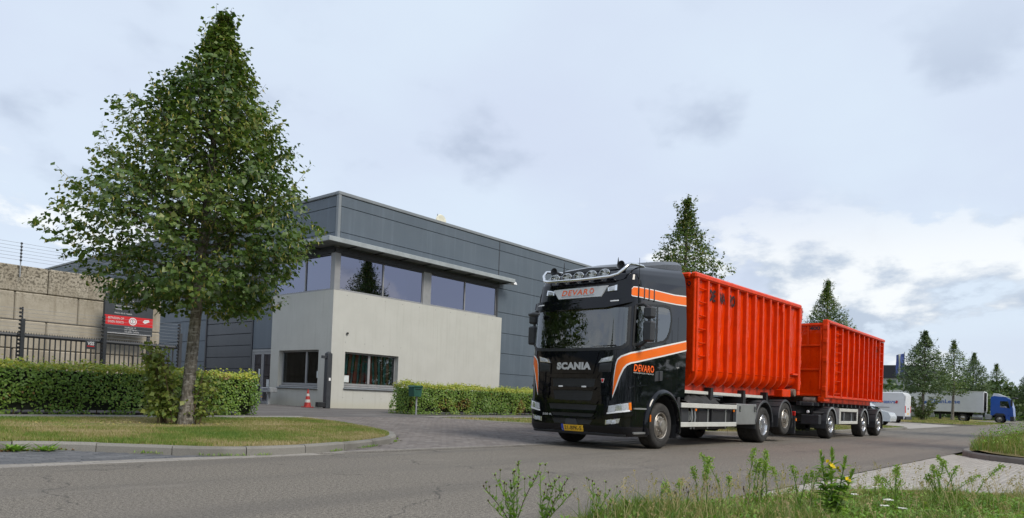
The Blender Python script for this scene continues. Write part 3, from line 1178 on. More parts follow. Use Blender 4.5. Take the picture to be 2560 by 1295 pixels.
# cladding panels
rows = [9.52, 9.04, 7.92, 6.98, 5.68, 4.56, 3.44, 2.32, 1.20, 0.12]
gap = .009
for c0, c1, top, bot in ((18.44, 28.86, 0, 3), (28.9, 38.4, 0, 9), (38.44, 48.0, 0, 9), (48.04, 57.6, 0, 9)):
    for a, b in zip(rows[top:bot], rows[top + 1:bot + 1]):
        wbuild(MB().box(c0 + gap, c1 - gap, 25.70, 25.80, b + gap, a - gap, .012), 'cladding_panel', 'cladding_grey')
for c0, c1, top, bot in ((25.90, 37.0, 0, 3), (37.04, 46.6, 0, 9), (46.64, 56.2, 0, 9), (56.24, 65.8, 0, 9)):
    for a, b in zip(rows[top:bot], rows[top + 1:bot + 1]):
        wbuild(MB().box(18.32, 18.42, c0 + gap, c1 - gap, b + gap, a - gap, .012), 'cladding_panel', 'cladding_grey')
wbuild(MB().box(18.32, 18.42, 32.42, 37.0, 4.95, 6.96, .012), 'cladding_panel', 'cladding_grey')
wbuild(MB().box(18.33, 18.42, 30.45, 32.28, 2.92, 6.96, .012), 'cladding_panel', 'cladding_grey')
wbuild(MB().box(18.29, 18.44, 25.68, 25.86, 6.98, 9.56, .015), 'corner_trim', 'trim_grey')
wbuild(MB().box(28.855, 28.905, 25.695, 25.79, 5.45, 9.53, .01), 'joint_strip', 'trim_dark')
m = MB()
m.box(18.26, 78, 25.66, 25.95, 9.53, 9.68, .02)
m.box(18.255, 18.5, 25.96, 66, 9.535, 9.675, .02)
wbuild(m, 'coping', 'trim_grey')

# dark sectional door beside the entrance
sd = wbuild(MB().box(18.30, 18.36, 32.30, 32.42, .15, 5.0).box(18.30, 18.36, 37.0, 37.1, .15, 5.0).box(18.30, 18.36, 32.3, 37.1, 4.88, 5.0), 'sectional_door', 'trim_dark')
for k in range(8):
    wbuild(MB().box(18.34, 18.42, 32.43, 36.99, .2 + k * .585 + gap, .2 + (k + 1) * .585 - gap, .012), 'door_section', 'cladding_dark', sd)

# entrance double door
ed = wbuild(MB().box(18.33, 18.43, 30.44, 30.52, .2, 2.9).box(18.33, 18.43, 32.2, 32.29, .2, 2.9).box(18.33, 18.43, 30.52, 32.2, 2.78, 2.9), 'entrance_door', 'frame_grey')
for a, b in ((30.53, 31.35), (31.37, 32.19)):
    m = MB().box(18.35, 18.41, a, a + .09, .25, 2.77).box(18.35, 18.41, b - .09, b, .25, 2.77).box(18.35, 18.41, a + .09, b - .09, 2.66, 2.77).box(18.35, 18.41, a + .09, b - .09, .25, .42)
    wbuild(m, 'door_leaf', 'frame_grey', ed)
    wbuild(MB().box(18.375, 18.385, a + .09, b - .09, .42, 2.66), 'pane', 'glass_coated', ed)
wbuild(MB().tube([(18.30, 31.42, 1.25), (18.27, 31.42, 1.25), (18.27, 31.55, 1.25)], .014, 6).box(18.31, 18.35, 31.39, 31.45, 1.15, 1.35), 'door_handle', 'chrome', ed)
for y0, y1, z0, z1, mt in ((31.56, 31.70, 1.55, 1.95, 'paper'), (31.62, 31.80, 1.15, 1.48, 'paper'), (30.72, 30.95, 1.1, 1.45, 'paper'), (30.74, 30.88, .75, .9, 'camera_white')):
    wbuild(MB().box(18.362, 18.368, y0, y1, z0, z1), 'notice', mt, ed)

# ground-floor windows
def ground_window(front):
    if front:
        a0, a1, z0, z1, mid = 18.93, 21.97, 1.17, 2.75, 20.42
    else:
        a0, a1, z0, z1, mid = 26.55, 29.70, 1.12, 2.80, 27.75

    def bx(mb, a, b, d0, d1, z_0, z_1, c=0.008):
        if front:
            return mb.box(a, b, 25.64 + d0, 25.64 + d1, z_0, z_1, c)
        return mb.box(18.2 + d0, 18.2 + d1, a, b, z_0, z_1, c)
    w = MB()
    f = .07
    bx(w, a0 + .003, a0 + f, .20, .27, z0 + .1, z1 - .003)
    bx(w, a1 - f, a1 - .003, .20, .27, z0 + .1, z1 - .003)
    bx(w, a0 + f, a1 - f, .20, .27, z1 - f, z1 - .003)
    bx(w, a0 + f, a1 - f, .20, .27, z0 + .1, z0 + .2)
    bx(w, mid - .06, mid + .06, .195, .275, z0 + .2, z1 - f)
    fr = wbuild(w, 'window', 'frame_grey')
    for a, b in ((a0 + f, mid - .06), (mid + .06, a1 - f)):
        wbuild(bx(MB(), a, b, .23, .24, z0 + .2, z1 - f, 0), 'pane', 'glass_clear', fr)
    wbuild(bx(MB(), a0 - .03, a1 + .03, -.09, .2, z0 - .07, z0 + .003, .03), 'sill', 'trim_grey', fr, smooth=40)
    wbuild(bx(MB(), a0 + .004, a1 - .004, .06, .19, z0 + .004, z0 + .09, .02), 'sill', 'frame_grey', fr)
    if front:
        wbuild(bx(MB(), a0 + .1, a0 + .42, .222, .228, z0 + .25, z0 + .55, 0), 'notice', 'paper', fr)
    else:
        wbuild(bx(MB(), a0 + .1, a0 + .40, .222, .228, z0 + .45, z0 + .75, 0), 'notice', 'paper', fr)
    return fr


fw = ground_window(True)
lw = ground_window(False)
wbuild(MB().box(20.3, 20.34, 25.87, 25.91, 1.38, 1.5), 'bottle', 'camera_white', fw)
# curtains and office interior seen through the panes
k = 0
x = 19.0
random.seed(11)
while x < 21.9:
    w_ = random.uniform(.13, .24)
    sl = random.uniform(-.06, .06) + (.10 if x < 20.4 else -.05)
    m = MB()
    m.add([(x, 26.12, 1.25), (x + w_ - .01, 26.15, 1.25), (x + w_ - .01 + sl, 26.15, 2.75), (x + sl, 26.12, 2.75)], [(0, 1, 2, 3)])
    wbuild(m, 'curtain', 'curtain_rust' if (k % 2 == (0 if x < 20.4 else 1)) else 'curtain_teal', fw)
    x += w_
    k += 1
m = MB()
m.box(18.5, 29.0, 26.2, 30.6, 3.2, 3.3)
m.box(18.5, 29.0, 26.2, 30.6, .15, .25)
m.box(18.48, 18.49, 26.0, 26.5, .3, 3.2).box(21.5, 21.55, 26.2, 30.6, .26, 3.19)
m.box(18.5, 29.0, 26.4, 30.6, 5.2, 5.3)
wbuild(m, 'office_interior', 'interior_dark')
m = MB()
for k in range(5):
    m.box(20.4, 20.9, 26.3, 29.3, .4 + k * .36, .44 + k * .36)
for k in range(6):
    m.box(20.42, 20.88, 26.3 + k * .6, 26.34 + k * .6, .3, 1.95)
m.box(20.9, 20.95, 26.3, 29.3, .3, 2.0)
wbuild(m, 'shelf', 'interior_shelf')
wbuild(MB().prism([(26.3, 2.0), (28.1, 2.05), (28.2, 2.5), (27.8, 2.72), (28.0, 3.1), (26.3, 3.1)], 'x', 21.0, 21.04), 'green_sign', 'interior_green')
wbuild(MB().lathe([(0.0, .22), (.09, .2), (.16, .12), (.18, 0), (.15, -.12), (0, -.16)], (20.7, 26.75, 2.12), 12, 'z'), 'lamp', 'galvanised', smooth=60)

# first-floor window band
def band_bar(a, b, z0, z1, front, mat, name, d0=.08, d1=.2, parent=wh):
    if front:
        return wbuild(MB().box(a, b, 25.64 + d0, 25.64 + d1, z0, z1, .01), name, mat, parent)
    return wbuild(MB().box(18.2 + d0, 18.2 + d1, a, b, z0, z1, .01), name, mat, parent)


wbuild(MB().box(18.22, 18.52, 25.66, 25.96, 5.385, 7.0, .01), 'corner_post', 'frame_grey')
band_bar(23.40, 23.92, 5.385, 7.0, True, 'frame_grey', 'pillar', .05, .22)
band_bar(28.78, 28.92, 5.385, 7.0, True, 'trim_dark', 'pillar', .05, .22)
for front, cells in ((True, ((18.52, 20.95, 23.40), (23.92, 26.34, 28.78))), (False, ((25.96, 27.95, 30.4),))):
    for a, mid, b in cells:
        fr = band_bar(a, b, 5.385, 5.46, front, 'frame_grey', 'window', .06, .2)
        band_bar(a, b, 6.92, 6.985, front, 'trim_dark', 'frame_head', .06, .2, fr)
        band_bar(mid - .035, mid + .035, 5.46, 6.92, front, 'frame_grey', 'mullion', .08, .2, fr)
        band_bar(a, a + .04, 5.46, 6.92, front, 'frame_grey', 'frame_side', .09, .2, fr)
        band_bar(b - .04, b, 5.46, 6.92, front, 'frame_grey', 'frame_side', .09, .2, fr)
        for c, d in ((a + .04, mid - .035), (mid + .035, b - .04)):
            band_bar(c, d, 5.46, 6.92, front, 'glass_coated', 'pane', .13, .14, fr)
m = MB()
for k in range(4):
    m.box(18.25, 28.95, 25.62 + .015 * k, 25.70, 6.99 + k * .065, 7.035 + k * .065)
    m.box(18.19 + .015 * k, 18.29, 25.72, 30.42, 6.991 + k * .065, 7.034 + k * .065)
wbuild(m, 'louvre_header', 'trim_dark')
# canopy
cn = wbuild(MB().box(17.32, 29.32, 24.86, 24.94, 7.26, 7.46, .012).box(17.32, 17.40, 24.945, 30.6, 7.262, 7.458, .012)
            .box(29.25, 29.32, 24.95, 25.68, 7.262, 7.458, .01), 'canopy', 'canopy_metal')
for k in range(8):
    a = 17.42 + k * 1.478
    wbuild(MB().box(a + .02, a + 1.45, 24.95, 25.67, 7.30, 7.34), 'soffit_panel', 'canopy_mesh', cn)
    wbuild(MB().bar((a + 1.465, 24.95, 7.31), (a + 1.465, 25.69, 7.27), .035, .07), 'rib', 'trim_dark', cn)
for k in range(4):
    a = 25.70 + k * 1.22
    wbuild(MB().box(17.41, 18.28, a + .02, a + 1.19, 7.30, 7.34), 'soffit_panel', 'canopy_mesh', cn)
    wbuild(MB().bar((17.41, a + 1.205, 7.31), (18.3, a + 1.205, 7.27), .035, .07), 'rib', 'trim_dark', cn)
wbuild(MB().box(17.42, 29.24, 24.96, 25.69, 7.44, 7.455).box(17.42, 18.3, 25.70, 30.58, 7.44, 7.455), 'canopy_top', 'canopy_metal', cn)
# small fittings that belong to the house
wbuild(MB().lathe([(0, .05), (.045, .04), (.05, 0), (.05, -.03)], (18.98, 25.60, 3.55), 12, 'y'), 'wall_sensor', 'trim_dark', smooth=50)
fl = thing('floodlight', 'small white floodlight on an arm at the right end of the canopy', 'floodlight', (29.45, 25.1, 7.2))
MB().tube([(-.35, .55, .02), (-.15, .3, .03), (0, 0, .05)], .018, 6).build('arm', 'galvanised', fl)
MB().prism([(-.14, .0), (.14, .0), (.10, .13), (-.06, .16)], 'x', -.09, .15).build('housing', 'camera_white', fl)
an = thing('rooftop_antenna', 'cream radar-like antenna panel standing on the roof edge of the warehouse', 'antenna', (25.25, 26.6, 9.55))
MB().tube([(-.25, 0, 0), (-.25, 0, .75)], .025, 6).build('pole', 'galvanised', an)
MB().lathe([(0, .10), (.2, .09), (.33, .04), (.36, 0), (.33, -.05), (0, -.05)], (0, 0, .42), 20, 'y').build('dish', 'antenna_cream', an, smooth=50)

# ------------------------------------------------------------------ concrete block wall
cw = thing('block_wall', 'weathered wall of large stacked concrete blocks behind the gate', 'wall', (0, 23.5, .25))
zr = [4.2, 3.45, 2.65, 1.85, 1.05, .25]
for r_, (zt, zb) in enumerate(zip(zr, zr[1:])):
    u1 = 10.1
    first = r_ % 2 == 1
    while u1 > -19:
        u0 = u1 - (.8 if first else 1.6)
        first = False
        d = random.uniform(-.012, .012)
        m = MB().box(u0 + .008, u1 - .008, d, .78, zb - .25 + .006, zt - .25 - .006, .028)
        m.build('concrete_block', 'block_concrete', cw)
        u1 = u0

bw = thing('storage_bay_wall', 'stacked concrete block wall running back through the yard, mirrored in the entrance glass', 'wall', (9.3, 24.4, .25))
bme = None
for r_, (zt, zb) in enumerate(zip(zr, zr[1:])):
    y = 0.0 if r_ % 2 else -.8
    while y < 28:
        a, b = max(y, 0), y + 1.6
        MB().box(0, .78, a + .008, b - .008, zb - .25 + .006, zt - .25 - .006, .028).build('concrete_block', 'block_concrete', bw)
        y = b

ef = thing('electric_fence', 'thin electric fence with black insulators on top of the block wall', 'fence', (0, 23.42, 4.0))
for u in (-1.5, 2.3, 6.17, 10.0):
    p = MB().tube([(u, 0, -.15), (u, 0, .82)], .016, 6).build('post', 'galvanised', ef)
    for k in range(6):
        MB().lathe([(.012, -.03), (.03, -.02), (.03, .02), (.012, .03)], (u, -.01, .32 + k * .095), 8, 'z').build('insulator', 'gate_metal', p)
for k in range(6):
    MB().tube([(-2.4, -.03, .32 + k * .095), (2.3, -.03, .315 + k * .095), (6.17, -.03, .32 + k * .095), (10.0, -.03, .32 + k * .095)], .004, 4).build('wire', 'wire_steel', ef)

# ------------------------------------------------------------------ sliding gate
gt = thing('sliding_gate', 'dark grey sliding bar gate with toothed top rail behind the hedge', 'gate', (0, 21.5, .25))
MB().tube([(-1, 0, 1.87), (9.75, 0, 1.87)], .05, 8).build('top_rail', 'gate_metal', gt, smooth=40)
MB().box(-1, 9.75, -.04, .04, .1, .25, .01).build('bottom_rail', 'gate_metal', gt)
m = MB()
for k in range(180):
    x = -1 + k * .06
    m.add([(x, 0, 1.915), (x + .04, 0, 1.915), (x + .02, 0, 1.965), (x + .02, .012, 1.915)], [(0, 1, 2), (1, 3, 2), (3, 0, 2)])
m.build('tooth_strip', 'gate_metal', gt, fix=False)
barme = None
for k in range(86):
    x = -.9 + k * .124
    if barme is None:
        b = MB().box(-.014, .014, -.014, .014, .25, 1.84).build('bar', 'gate_metal', gt, loc=(x, 0, 0))
        barme = b.data
    else:
        inst('bar', barme, gt, (x, 0, 0))
for u in (1.9, 5.76, 7.71, 9.8):
    p = MB().box(u - .045, u + .045, -.13, -.04, 0, 2.30, .008).build('post', 'gate_metal', gt)
    m = MB()
    for k in range(16):
        z = 1.05 + k * .10
        m.lathe([(.01, -.03), (.028, -.02), (.028, .02), (.01, .03)], (u - .07, -.10, z), 6, 'z')
    m.build('insulator', 'plastic_black', p)
    MB().tube([(u - .02, -.09, 2.3), (u - .02, -.09, 2.6)], .02, 6).build('extension', 'gate_metal', p)
for k in range(7):
    z = 1.98 + k * .095
    MB().tube([(-1, -.12, z), (5.76, -.12, z), (9.8, -.12, z)], .0035, 4).build('wire', 'wire_steel', gt)
vs_ = tag(MB().box(-.135, .135, -.012, 0, -.11, .11, .003).build('security_sign', 'board_dark', None, loc=(7.37, 21.43, 2.0)),
          'small black sign lettered VSS hanging on the sliding gate', 'sign')
lettering('VSS', .13, lambda x, y: (x - .085, -.014, y - .0), 'letter_white', vs_, fit=.17, bold=.004)
MB().box(-.09, .09, -.0145, -.012, -.045, -.02).build('red_line', 'board_red', vs_)

# information board
ib = thing('information_board', 'dark grey and red information board in front of the block wall', 'sign', (8.9, 22.9, .25))
for x in (-.66, .62):
    MB().box(x - .04, x + .04, .03, .11, 0, 3.3, .006).build('post', 'gate_metal', ib)
MB().box(-.69, .70, -.01, .025, 2.21, 3.42, .006).build('panel', 'board_dark', ib)
MB().box(-.688, .698, -.014, -.0105, 2.49, 2.77).build('red_band', 'board_red', ib)


def bd(x0, z0):
    return lambda x, y: (x0 + x, -.0175, z0 + y)


for txt, z, sz, w_ in (('Openingstijden', 3.23, .075, .52), ('Maandag t/m Vrijdag', 3.05, .06, .50), ('Zaterdag', 2.95, .06, .2), ('Melden bij de receptie', 2.83, .06, .5)):
    lettering(txt, sz, bd(-.42, z), 'letter_white', ib, fit=w_)
lettering('BETREDEN OP', .095, bd(-.59, 2.655), 'letter_white', ib, fit=.44)
lettering('EIGEN RISICO', .095, bd(-.59, 2.545), 'letter_white', ib, fit=.44)
MB().lathe([(.085, -.0165), (.115, -.0165)], (.11, 0, 2.63), 24, 'y').build('speed_ring', 'letter_white', ib)
MB().lathe([(0, -.0160), (.07, -.0160)], (.11, 0, 2.63), 24, 'y').build('speed_disc', 'letter_white', ib)
lettering('5', .085, lambda x, y: (.085 + x, -.0195, 2.615 + y), 'letter_black', ib)
lettering('km', .035, lambda x, y: (.08 + x, -.0195, 2.58 + y), 'letter_black', ib)
MB().prism([(.40, 2.64), (.46, 2.60), (.60, 2.66), (.58, 2.72), (.44, 2.71)], 'y', -.0175, -.0145).build('camera_symbol', 'letter_white', ib)
for txt, z, w_ in (('Wolfsveld 15', 2.415, .32), ('5421 WZ Gemert', 2.35, .38), ('Tel: 0492 - 365693', 2.285, .42)):
    lettering(txt, .055, bd(-.12, z), 'letter_white', ib, fit=w_)
MB().box(-.66, .66, -.0165, -.0105, 2.235, 2.247).build('white_line', 'letter_white', ib)

# ------------------------------------------------------------------ small things near the house
cone = thing('traffic_cone', 'worn red and white striped traffic cone against the white wall', 'cone', (17.35, 25.95, T(17, 25.95)))
MB().box(-.19, .19, -.19, .19, 0, .04, .015).build('base', 'cone_red', cone)
prof = lambda z: .15 - .125 * (z - .04) / .74
for z0, z1, mt in ((.04, .22, 'cone_red'), (.22, .34, 'cone_white'), (.34, .48, 'cone_red'), (.48, .59, 'cone_white'), (.59, .78, 'cone_red')):
    MB().lathe([(prof(z0), z0), (prof(z1), z1)] + ([(0, z1)] if z1 > .7 else []), (0, 0, 0), 20, 'z').build('band', mt, cone, smooth=40)
lb = thing('letter_box', 'grey metal letter box on a post beside the entrance door', 'letterbox', (17.6, 29.42, T(17, 29)))
MB().box(-.06, .06, -.06, .06, 0, .56, .008).build('post', 'galvanised', lb)
MB().box(-.18, .18, -.40, .40, .56, .78, .02).build('box', 'galvanised', lb)
MB().box(-.185, -.18, -.2, .2, .69, .72).build('slot', 'trim_dark', lb)
gp = thing('gate_post', 'dark grey steel gate catch post in front of the white corner', 'post', (17.86, 25.32, T(17, 25)))
MB().box(-.12, .12, -.12, .12, 0, 2.33, .02).build('post', 'gate_metal', gp)
MB().lathe([(.12, 2.33), (.09, 2.38), (0, 2.40)], (0, 0, 0), 12, 'z').build('cap', 'gate_metal', gp, smooth=50)
MB().box(-.34, -.12, -.05, .05, 2.1, 2.22, .01).build('catch', 'gate_metal', gp)
MB().box(-.5, -.12, -.1, .1, .05, .26, .02).build('foot_box', 'plastic_black', gp)
MB().box(-.03, .06, -.125, -.12, 1.17, 1.29).build('plate', 'camera_white', gp)
mbx = thing('mailbox', 'green post box on a thin steel pole at the hedge end', 'mailbox', (17.68, 19.62, T(17.7, 19.6)))
MB().tube([(.08, 0, 0), (.08, 0, .75)], .03, 8).build('pole', 'galvanised', mbx, smooth=40)
MB().prism([(-.17, .68), (.17, .68), (.21, 1.03), (-.21, 1.03)], 'y', -.15, .15).build('box', 'mailbox_green', mbx)
MB().prism([(-.23, 1.03), (.23, 1.03), (.20, 1.09), (-.20, 1.09)], 'y', -.18, .17).build('lid', 'mailbox_green', mbx)
MB().box(-.14, .14, -.155, -.15, .93, .96).build('slot', 'hole_dark', mbx)
# ------------------------------------------------------------------ trees
def tree_mesh(seed, H=10.0, cb=2.6, rmax=3.0, prims=96, lean=(0, 0), leaf=.115, trunk_r=.15, far=False, lop=(0, 0), step=.05, fill=1500):
    rng = np.random.default_rng(seed)
    qs = [0, .08, .16, .265, .344, .41, .477, .54, .61, .69, .74, .78, .834, .914, .967, 1.0]
    rs = [.68, .86, .975, 1.0, .945, .85, .79, .75, .68, .54, .42, .36, .25, .17, .085, .03]
    trunk = MB()
    pts, rad = [], []
    for k in range(15):
        t = k / 14
        w = .06 * math.sin(3.3 * t + seed)
        pts.append((lean[0] * t * H + w, lean[1] * t * H + w * .5, t * H * .96))
        rad.append(trunk_r * (1.35 if k == 0 else 1.0) * (1 - t) ** .75 + .008)
    pts[0] = (pts[0][0], pts[0][1], -.06)
    trunk.tube(pts, rad, 12)
    A = np.array(pts)

    def axis(z):
        return np.array([np.interp(z, A[:, 2], A[:, 0]), np.interp(z, A[:, 2], A[:, 1]), z])
    br = MB()
    P, D, N, S, TI, WD = [], [], [], [], [], []

    def shoot(p0, d, ln, clump):
        n = max(2, int(ln / step))
        p = p0.copy()
        side = np.cross(d, [0, 0, 1.0])
        side /= (np.linalg.norm(side) + 1e-6)
        path = [p0.copy()]
        for i in range(n):
            d = d + np.array([0, 0, .035 - .05 * rng.random()]) + rng.normal(0, .05, 3)
            d /= np.linalg.norm(d)
            p = p + d * ln / n
            path.append(p.copy())
            sgn = 1 if i % 2 else -1
            dirl = d * .5 + side * sgn * .8 + rng.normal(0, .35, 3) + np.array([0, 0, -.45])
            nrm = np.array([0, 0, .8]) + d * .3 + rng.normal(0, .55, 3) + (p - axis(p[2])) * .12
            sz = leaf * rng.uniform(.5, 1.28) * (.75 if i > n - 3 else 1)
            off = dirl / (np.linalg.norm(dirl) + 1e-6) * .03
            P.append(p + off)
            D.append(dirl)
            N.append(nrm)
            S.append(sz)
            TI.append(np.clip(clump + rng.normal(0, .17), 0, .88))
            WD.append(rng.uniform(.8, 1.05))
            if not far and rng.random() < .12:   # pale bract of the fruit
                P.append(p.copy())
                D.append(np.array([rng.normal(0, .4), rng.normal(0, .4), -1.0]))
                N.append(rng.normal(0, 1, 3))
                S.append(leaf * 1.0)
                TI.append(rng.uniform(.93, 1.0))
                WD.append(.24)
        return path
    for k in range(prims):
        q0 = (k + rng.random()) / prims
        q0 = q0 ** 0.95
        z0 = cb - .15 + q0 * (H - cb) * .93
        az = k * 2.39996 + rng.normal(0, .25)
        # tip height: low limbs spread, upper ones climb steeply
        rise = 0.10 + 1.25 * q0 ** .8
        q1 = min(1.0, q0 + .05)
        for _ in range(4):
            r_ = rmax * np.interp(q1, qs, rs)
            q1 = min(1.0, max(0, (z0 + r_ * rise - cb) / (H - cb)))
        r_ = max(.12, rmax * np.interp(q1, qs, rs) - .30) * rng.uniform(.72, 1.0)
        r_ *= 1 + lop[0] * math.cos(az) + lop[1] * math.sin(az)
        if rng.random() < .10:
            r_ *= 1.15
        b0 = axis(z0)
        dirh = np.array([math.cos(az), math.sin(az), 0])
        tipz = z0 + r_ * rise * rng.uniform(.8, 1.1) - (.25 * r_ * .5 if q0 < .15 else 0)
        tip = axis(z0) + dirh * r_
        tip[2] = min(tipz, H - .35)
        ctrl = b0 * .5 + tip * .5 + np.array([0, 0, -.12 * r_ if q0 > .2 else .10 * r_])
        path = []
        nseg = 7
        for i in range(nseg + 1):
            t = i / nseg
            path.append(b0 * (1 - t) ** 2 + ctrl * 2 * t * (1 - t) + tip * t * t)
        ln = sum(np.linalg.norm(path[i + 1] - path[i]) for i in range(nseg))
        r0 = .007 + .008 * ln
        br.tube(path, [max(.004, r0 * (1 - .85 * i / nseg)) for i in range(nseg + 1)], 5, caps=False)
        clump = rng.normal(.42, .13)
        ns = max(4, int(ln / (.12 if not far else .17)))
        for j in range(ns):
            t = .12 + .88 * (j + rng.random()) / ns
            i = min(int(t * nseg), nseg - 1)
            f = t * nseg - i
            p = path[i] * (1 - f) + path[i + 1] * f
            d = path[i + 1] - path[i]
            d /= np.linalg.norm(d)
            rd = rng.normal(0, 1, 3)
            rd -= d * rd.dot(d)
            rd /= np.linalg.norm(rd)
            dd = d * .55 + rd * .85 + np.array([0, 0, .28])
            dd /= np.linalg.norm(dd)
            l2 = rng.uniform(.25, .65) * (1.1 - .5 * t) * min(1.0, .3 + r_ / 2.4)
            sp = shoot(p, dd, l2, clump + rng.normal(0, .06))
            if not far:
                br.tube([sp[0], sp[len(sp) // 2], sp[-1]], [.006, .004, .002], 3, caps=False)
        d = path[-1] - path[-2]
        d = d / np.linalg.norm(d) + np.array([0, 0, .35])
        sp = shoot(path[-1], d / np.linalg.norm(d), rng.uniform(.3, .7), clump)
        br.tube([sp[0], sp[len(sp) // 2], sp[-1]], [.005, .004, .002], 3, caps=False)
    for k in range(fill):   # leafy side shoots that fill the crown out to its outline
        q = rng.random() ** 1.15
        az = rng.uniform(0, 2 * math.pi)
        env = rmax * np.interp(q, qs, rs) * (1 + lop[0] * math.cos(az) + lop[1] * math.sin(az))
        env *= 1 + .30 * mnoise.noise(Vector((math.cos(az) * 1.9, math.sin(az) * 1.9, q * 8 + seed)))
        rad_ = max(.03, env - .24) * rng.uniform(.15, 1.0) ** .5
        z = cb + q * (H - cb) * .97
        if q < .10:
            z -= rng.random() * .35
        p = axis(min(z, H * .95)) + np.array([math.cos(az) * rad_, math.sin(az) * rad_, 0])
        p[2] = z
        up = -.25 + 1.3 * q
        d = np.array([math.cos(az), math.sin(az), up]) + rng.normal(0, .4, 3)
        d /= np.linalg.norm(d)
        l2 = rng.uniform(.22, .46) * (1.0 if q < .7 else .75)
        hole = mnoise.noise(Vector((p[0] * .9, p[1] * .9, p[2] * .9 + seed)))
        if hole > .34:
            continue
        cl = .40 + .35 * mnoise.noise(Vector((p[0] * .8 + 9, p[1] * .8, p[2] * .8 + seed)))
        shoot(p - d * l2 * .5, d, min(l2, max(.2, (H - z))), cl)
    for k in range(7):   # leader shoots at the top
        z0 = H * (.80 + .02 * k)
        sp = shoot(axis(z0), np.array([rng.normal(0, .16), rng.normal(0, .16), 1.0]), min((H - z0) * rng.uniform(.85, 1.08), 1.6), .35)
        br.tube([sp[0], sp[len(sp) // 2], sp[-1]], [.008, .005, .003], 4, caps=False)
    return trunk, br, (P, D, N, S, TI, np.array(WD))


def make_tree(name, label, loc, rz=0, group=None, mat='linden_leaf', **kw):
    trunk, br, (P, D, N, S, TI, WD) = tree_mesh(**kw)
    root = thing(name, label, 'tree', loc, rz, group)
    tk = trunk.build('trunk', 'bark', root, smooth=60)
    br.build('branches', 'bark', root, smooth=60)
    leaves('crown', P, D, N, S, TI, mat, root, WD, .1)
    return root


random.seed(21)
G_T = 'young lindens planted along the road'
lin = make_tree('linden_tree', 'large leafy linden tree standing on the lawn left of the driveway', (7.1, 15.0, VG(7, 15)), 0, G_T,
                seed=5, H=9.0, cb=2.7, rmax=2.68, prims=110, lean=(.026, -.026), lop=(-.05, .06), trunk_r=.13, fill=4200, leaf=.12)
# suckers at the foot of the trunk
def sapling(root, spots, seed, hmax, mat='linden_leaf', leaf=.11):
    rng = np.random.default_rng(seed)
    P, D, N, S, TI = [], [], [], [], []
    st = MB()
    for (x, y, h, lx, ly) in spots:
        path = [np.array([x, y, 0]) + np.array([lx * t ** 1.3, ly * t ** 1.3, h * t]) for t in np.linspace(0, 1, 8)]
        st.tube(path, [.014 * (1 - .8 * i / 7) + .002 for i in range(8)], 5)
        for i in range(int(h / .028)):
            t = .12 + .88 * rng.random()
            p = np.array([np.interp(t, np.linspace(0, 1, 8), [q[a] for q in path]) for a in range(3)])
            a = rng.uniform(0, 6.28)
            dirl = np.array([math.cos(a), math.sin(a), -.15 + .5 * rng.random()])
            ln = rng.uniform(.05, .42) * (1.15 - .75 * t)
            q = p + dirl * ln
            if ln > .12:
                st.tube([p, q], [.004, .002], 3, caps=False)
            for j in range(1 + int(ln / .07)):
                pp = p + dirl * ln * (j + 1) / (1 + int(ln / .07))
                P.append(pp)
                D.append(dirl * .5 + rng.normal(0, .5, 3) + np.array([0, 0, -.35]))
                N.append(np.array([0, 0, .6]) + rng.normal(0, .5, 3))
                S.append(leaf * rng.uniform(.55, 1.15))
                TI.append(np.clip(rng.normal(.76, .11), .3, .89))
    st.build('sucker_stem', 'stem_brown', root, smooth=60)
    leaves('sucker_leaves', P, D, N, S, TI, mat, root, .95, .1)


rs_ = np.random.default_rng(3)
sapling(lin, [(-.32 + rs_.normal(0, .08), .36 + rs_.normal(0, .08), rs_.uniform(.9, 1.75), rs_.normal(-.18, .14), rs_.normal(.22, .14)) for _ in range(13)]
        + [(.12, -.1, 1.0, .25, -.12), (.16, -.2, .8, .25, -.2), (.05, -.1, 1.2, .18, -.1)], 4, 1.8)

tB = tree_mesh(seed=12, H=10.15, cb=2.3, rmax=2.75, prims=92, leaf=.12, fill=2600)
tC = tree_mesh(seed=33, H=9.1, cb=3.0, rmax=2.7, prims=84, leaf=.17, far=True, fill=2600, step=.07)
tD = tree_mesh(seed=47, H=9.2, cb=3.1, rmax=2.4, prims=64, leaf=.16, far=True, fill=1000, step=.07)


def tree_from(data, name, label, loc, rz, mat='linden_leaf', group=G_T):
    trunk, br, (P, D, N, S, TI, WD) = data
    root = thing(name, label, 'tree', loc, rz, group)
    trunk.build('trunk', 'bark', root, smooth=60)
    br.build('branches', 'bark', root, smooth=60)
    leaves('crown', P, D, N, S, TI, mat, root, WD, .1)
    return root


def tree_copy(src, label, loc, rz, sc, group=G_T):
    c = copy_tree(src)
    c['label'] = label
    c['group'] = group
    c.location = loc
    c.rotation_euler = (0, 0, rz)
    c.scale = sc
    return c


t2 = tree_from(tB, 'linden_tree', 'pointed linden tree rising behind the black cab and first container', (28.7, 14.5, VG(28, 14)), .5)
tree_copy(t2, 'linden tree whose tip rises above the trailer container marked 400', (52.9, 15.6, VG(50, 15)), 2.4, (1.0, 1.0, 1.0))
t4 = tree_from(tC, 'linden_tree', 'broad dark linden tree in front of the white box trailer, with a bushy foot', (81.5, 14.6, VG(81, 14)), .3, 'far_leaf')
t5 = tree_from(tD, 'linden_tree', 'thin see-through linden tree in front of the lettered white trailer', (94.0, 13.9, VG(93, 14)), 1.7, 'linden_leaf')
tree_copy(t4, 'dark linden tree behind the gap between white trailer and blue cab', (124, 15.8, .5), 2.2, (.95, .95, 1.1))
tree_copy(t5, 'slim linden tree peeking out behind the blue truck cab', (136, 14.2, .6), 3.3, (1.1, 1.1, .98))
tree_copy(t4, 'linden tree at the right edge of the picture behind the blue cab', (137, 9.6, .6), 4.4, (.95, .95, .98))
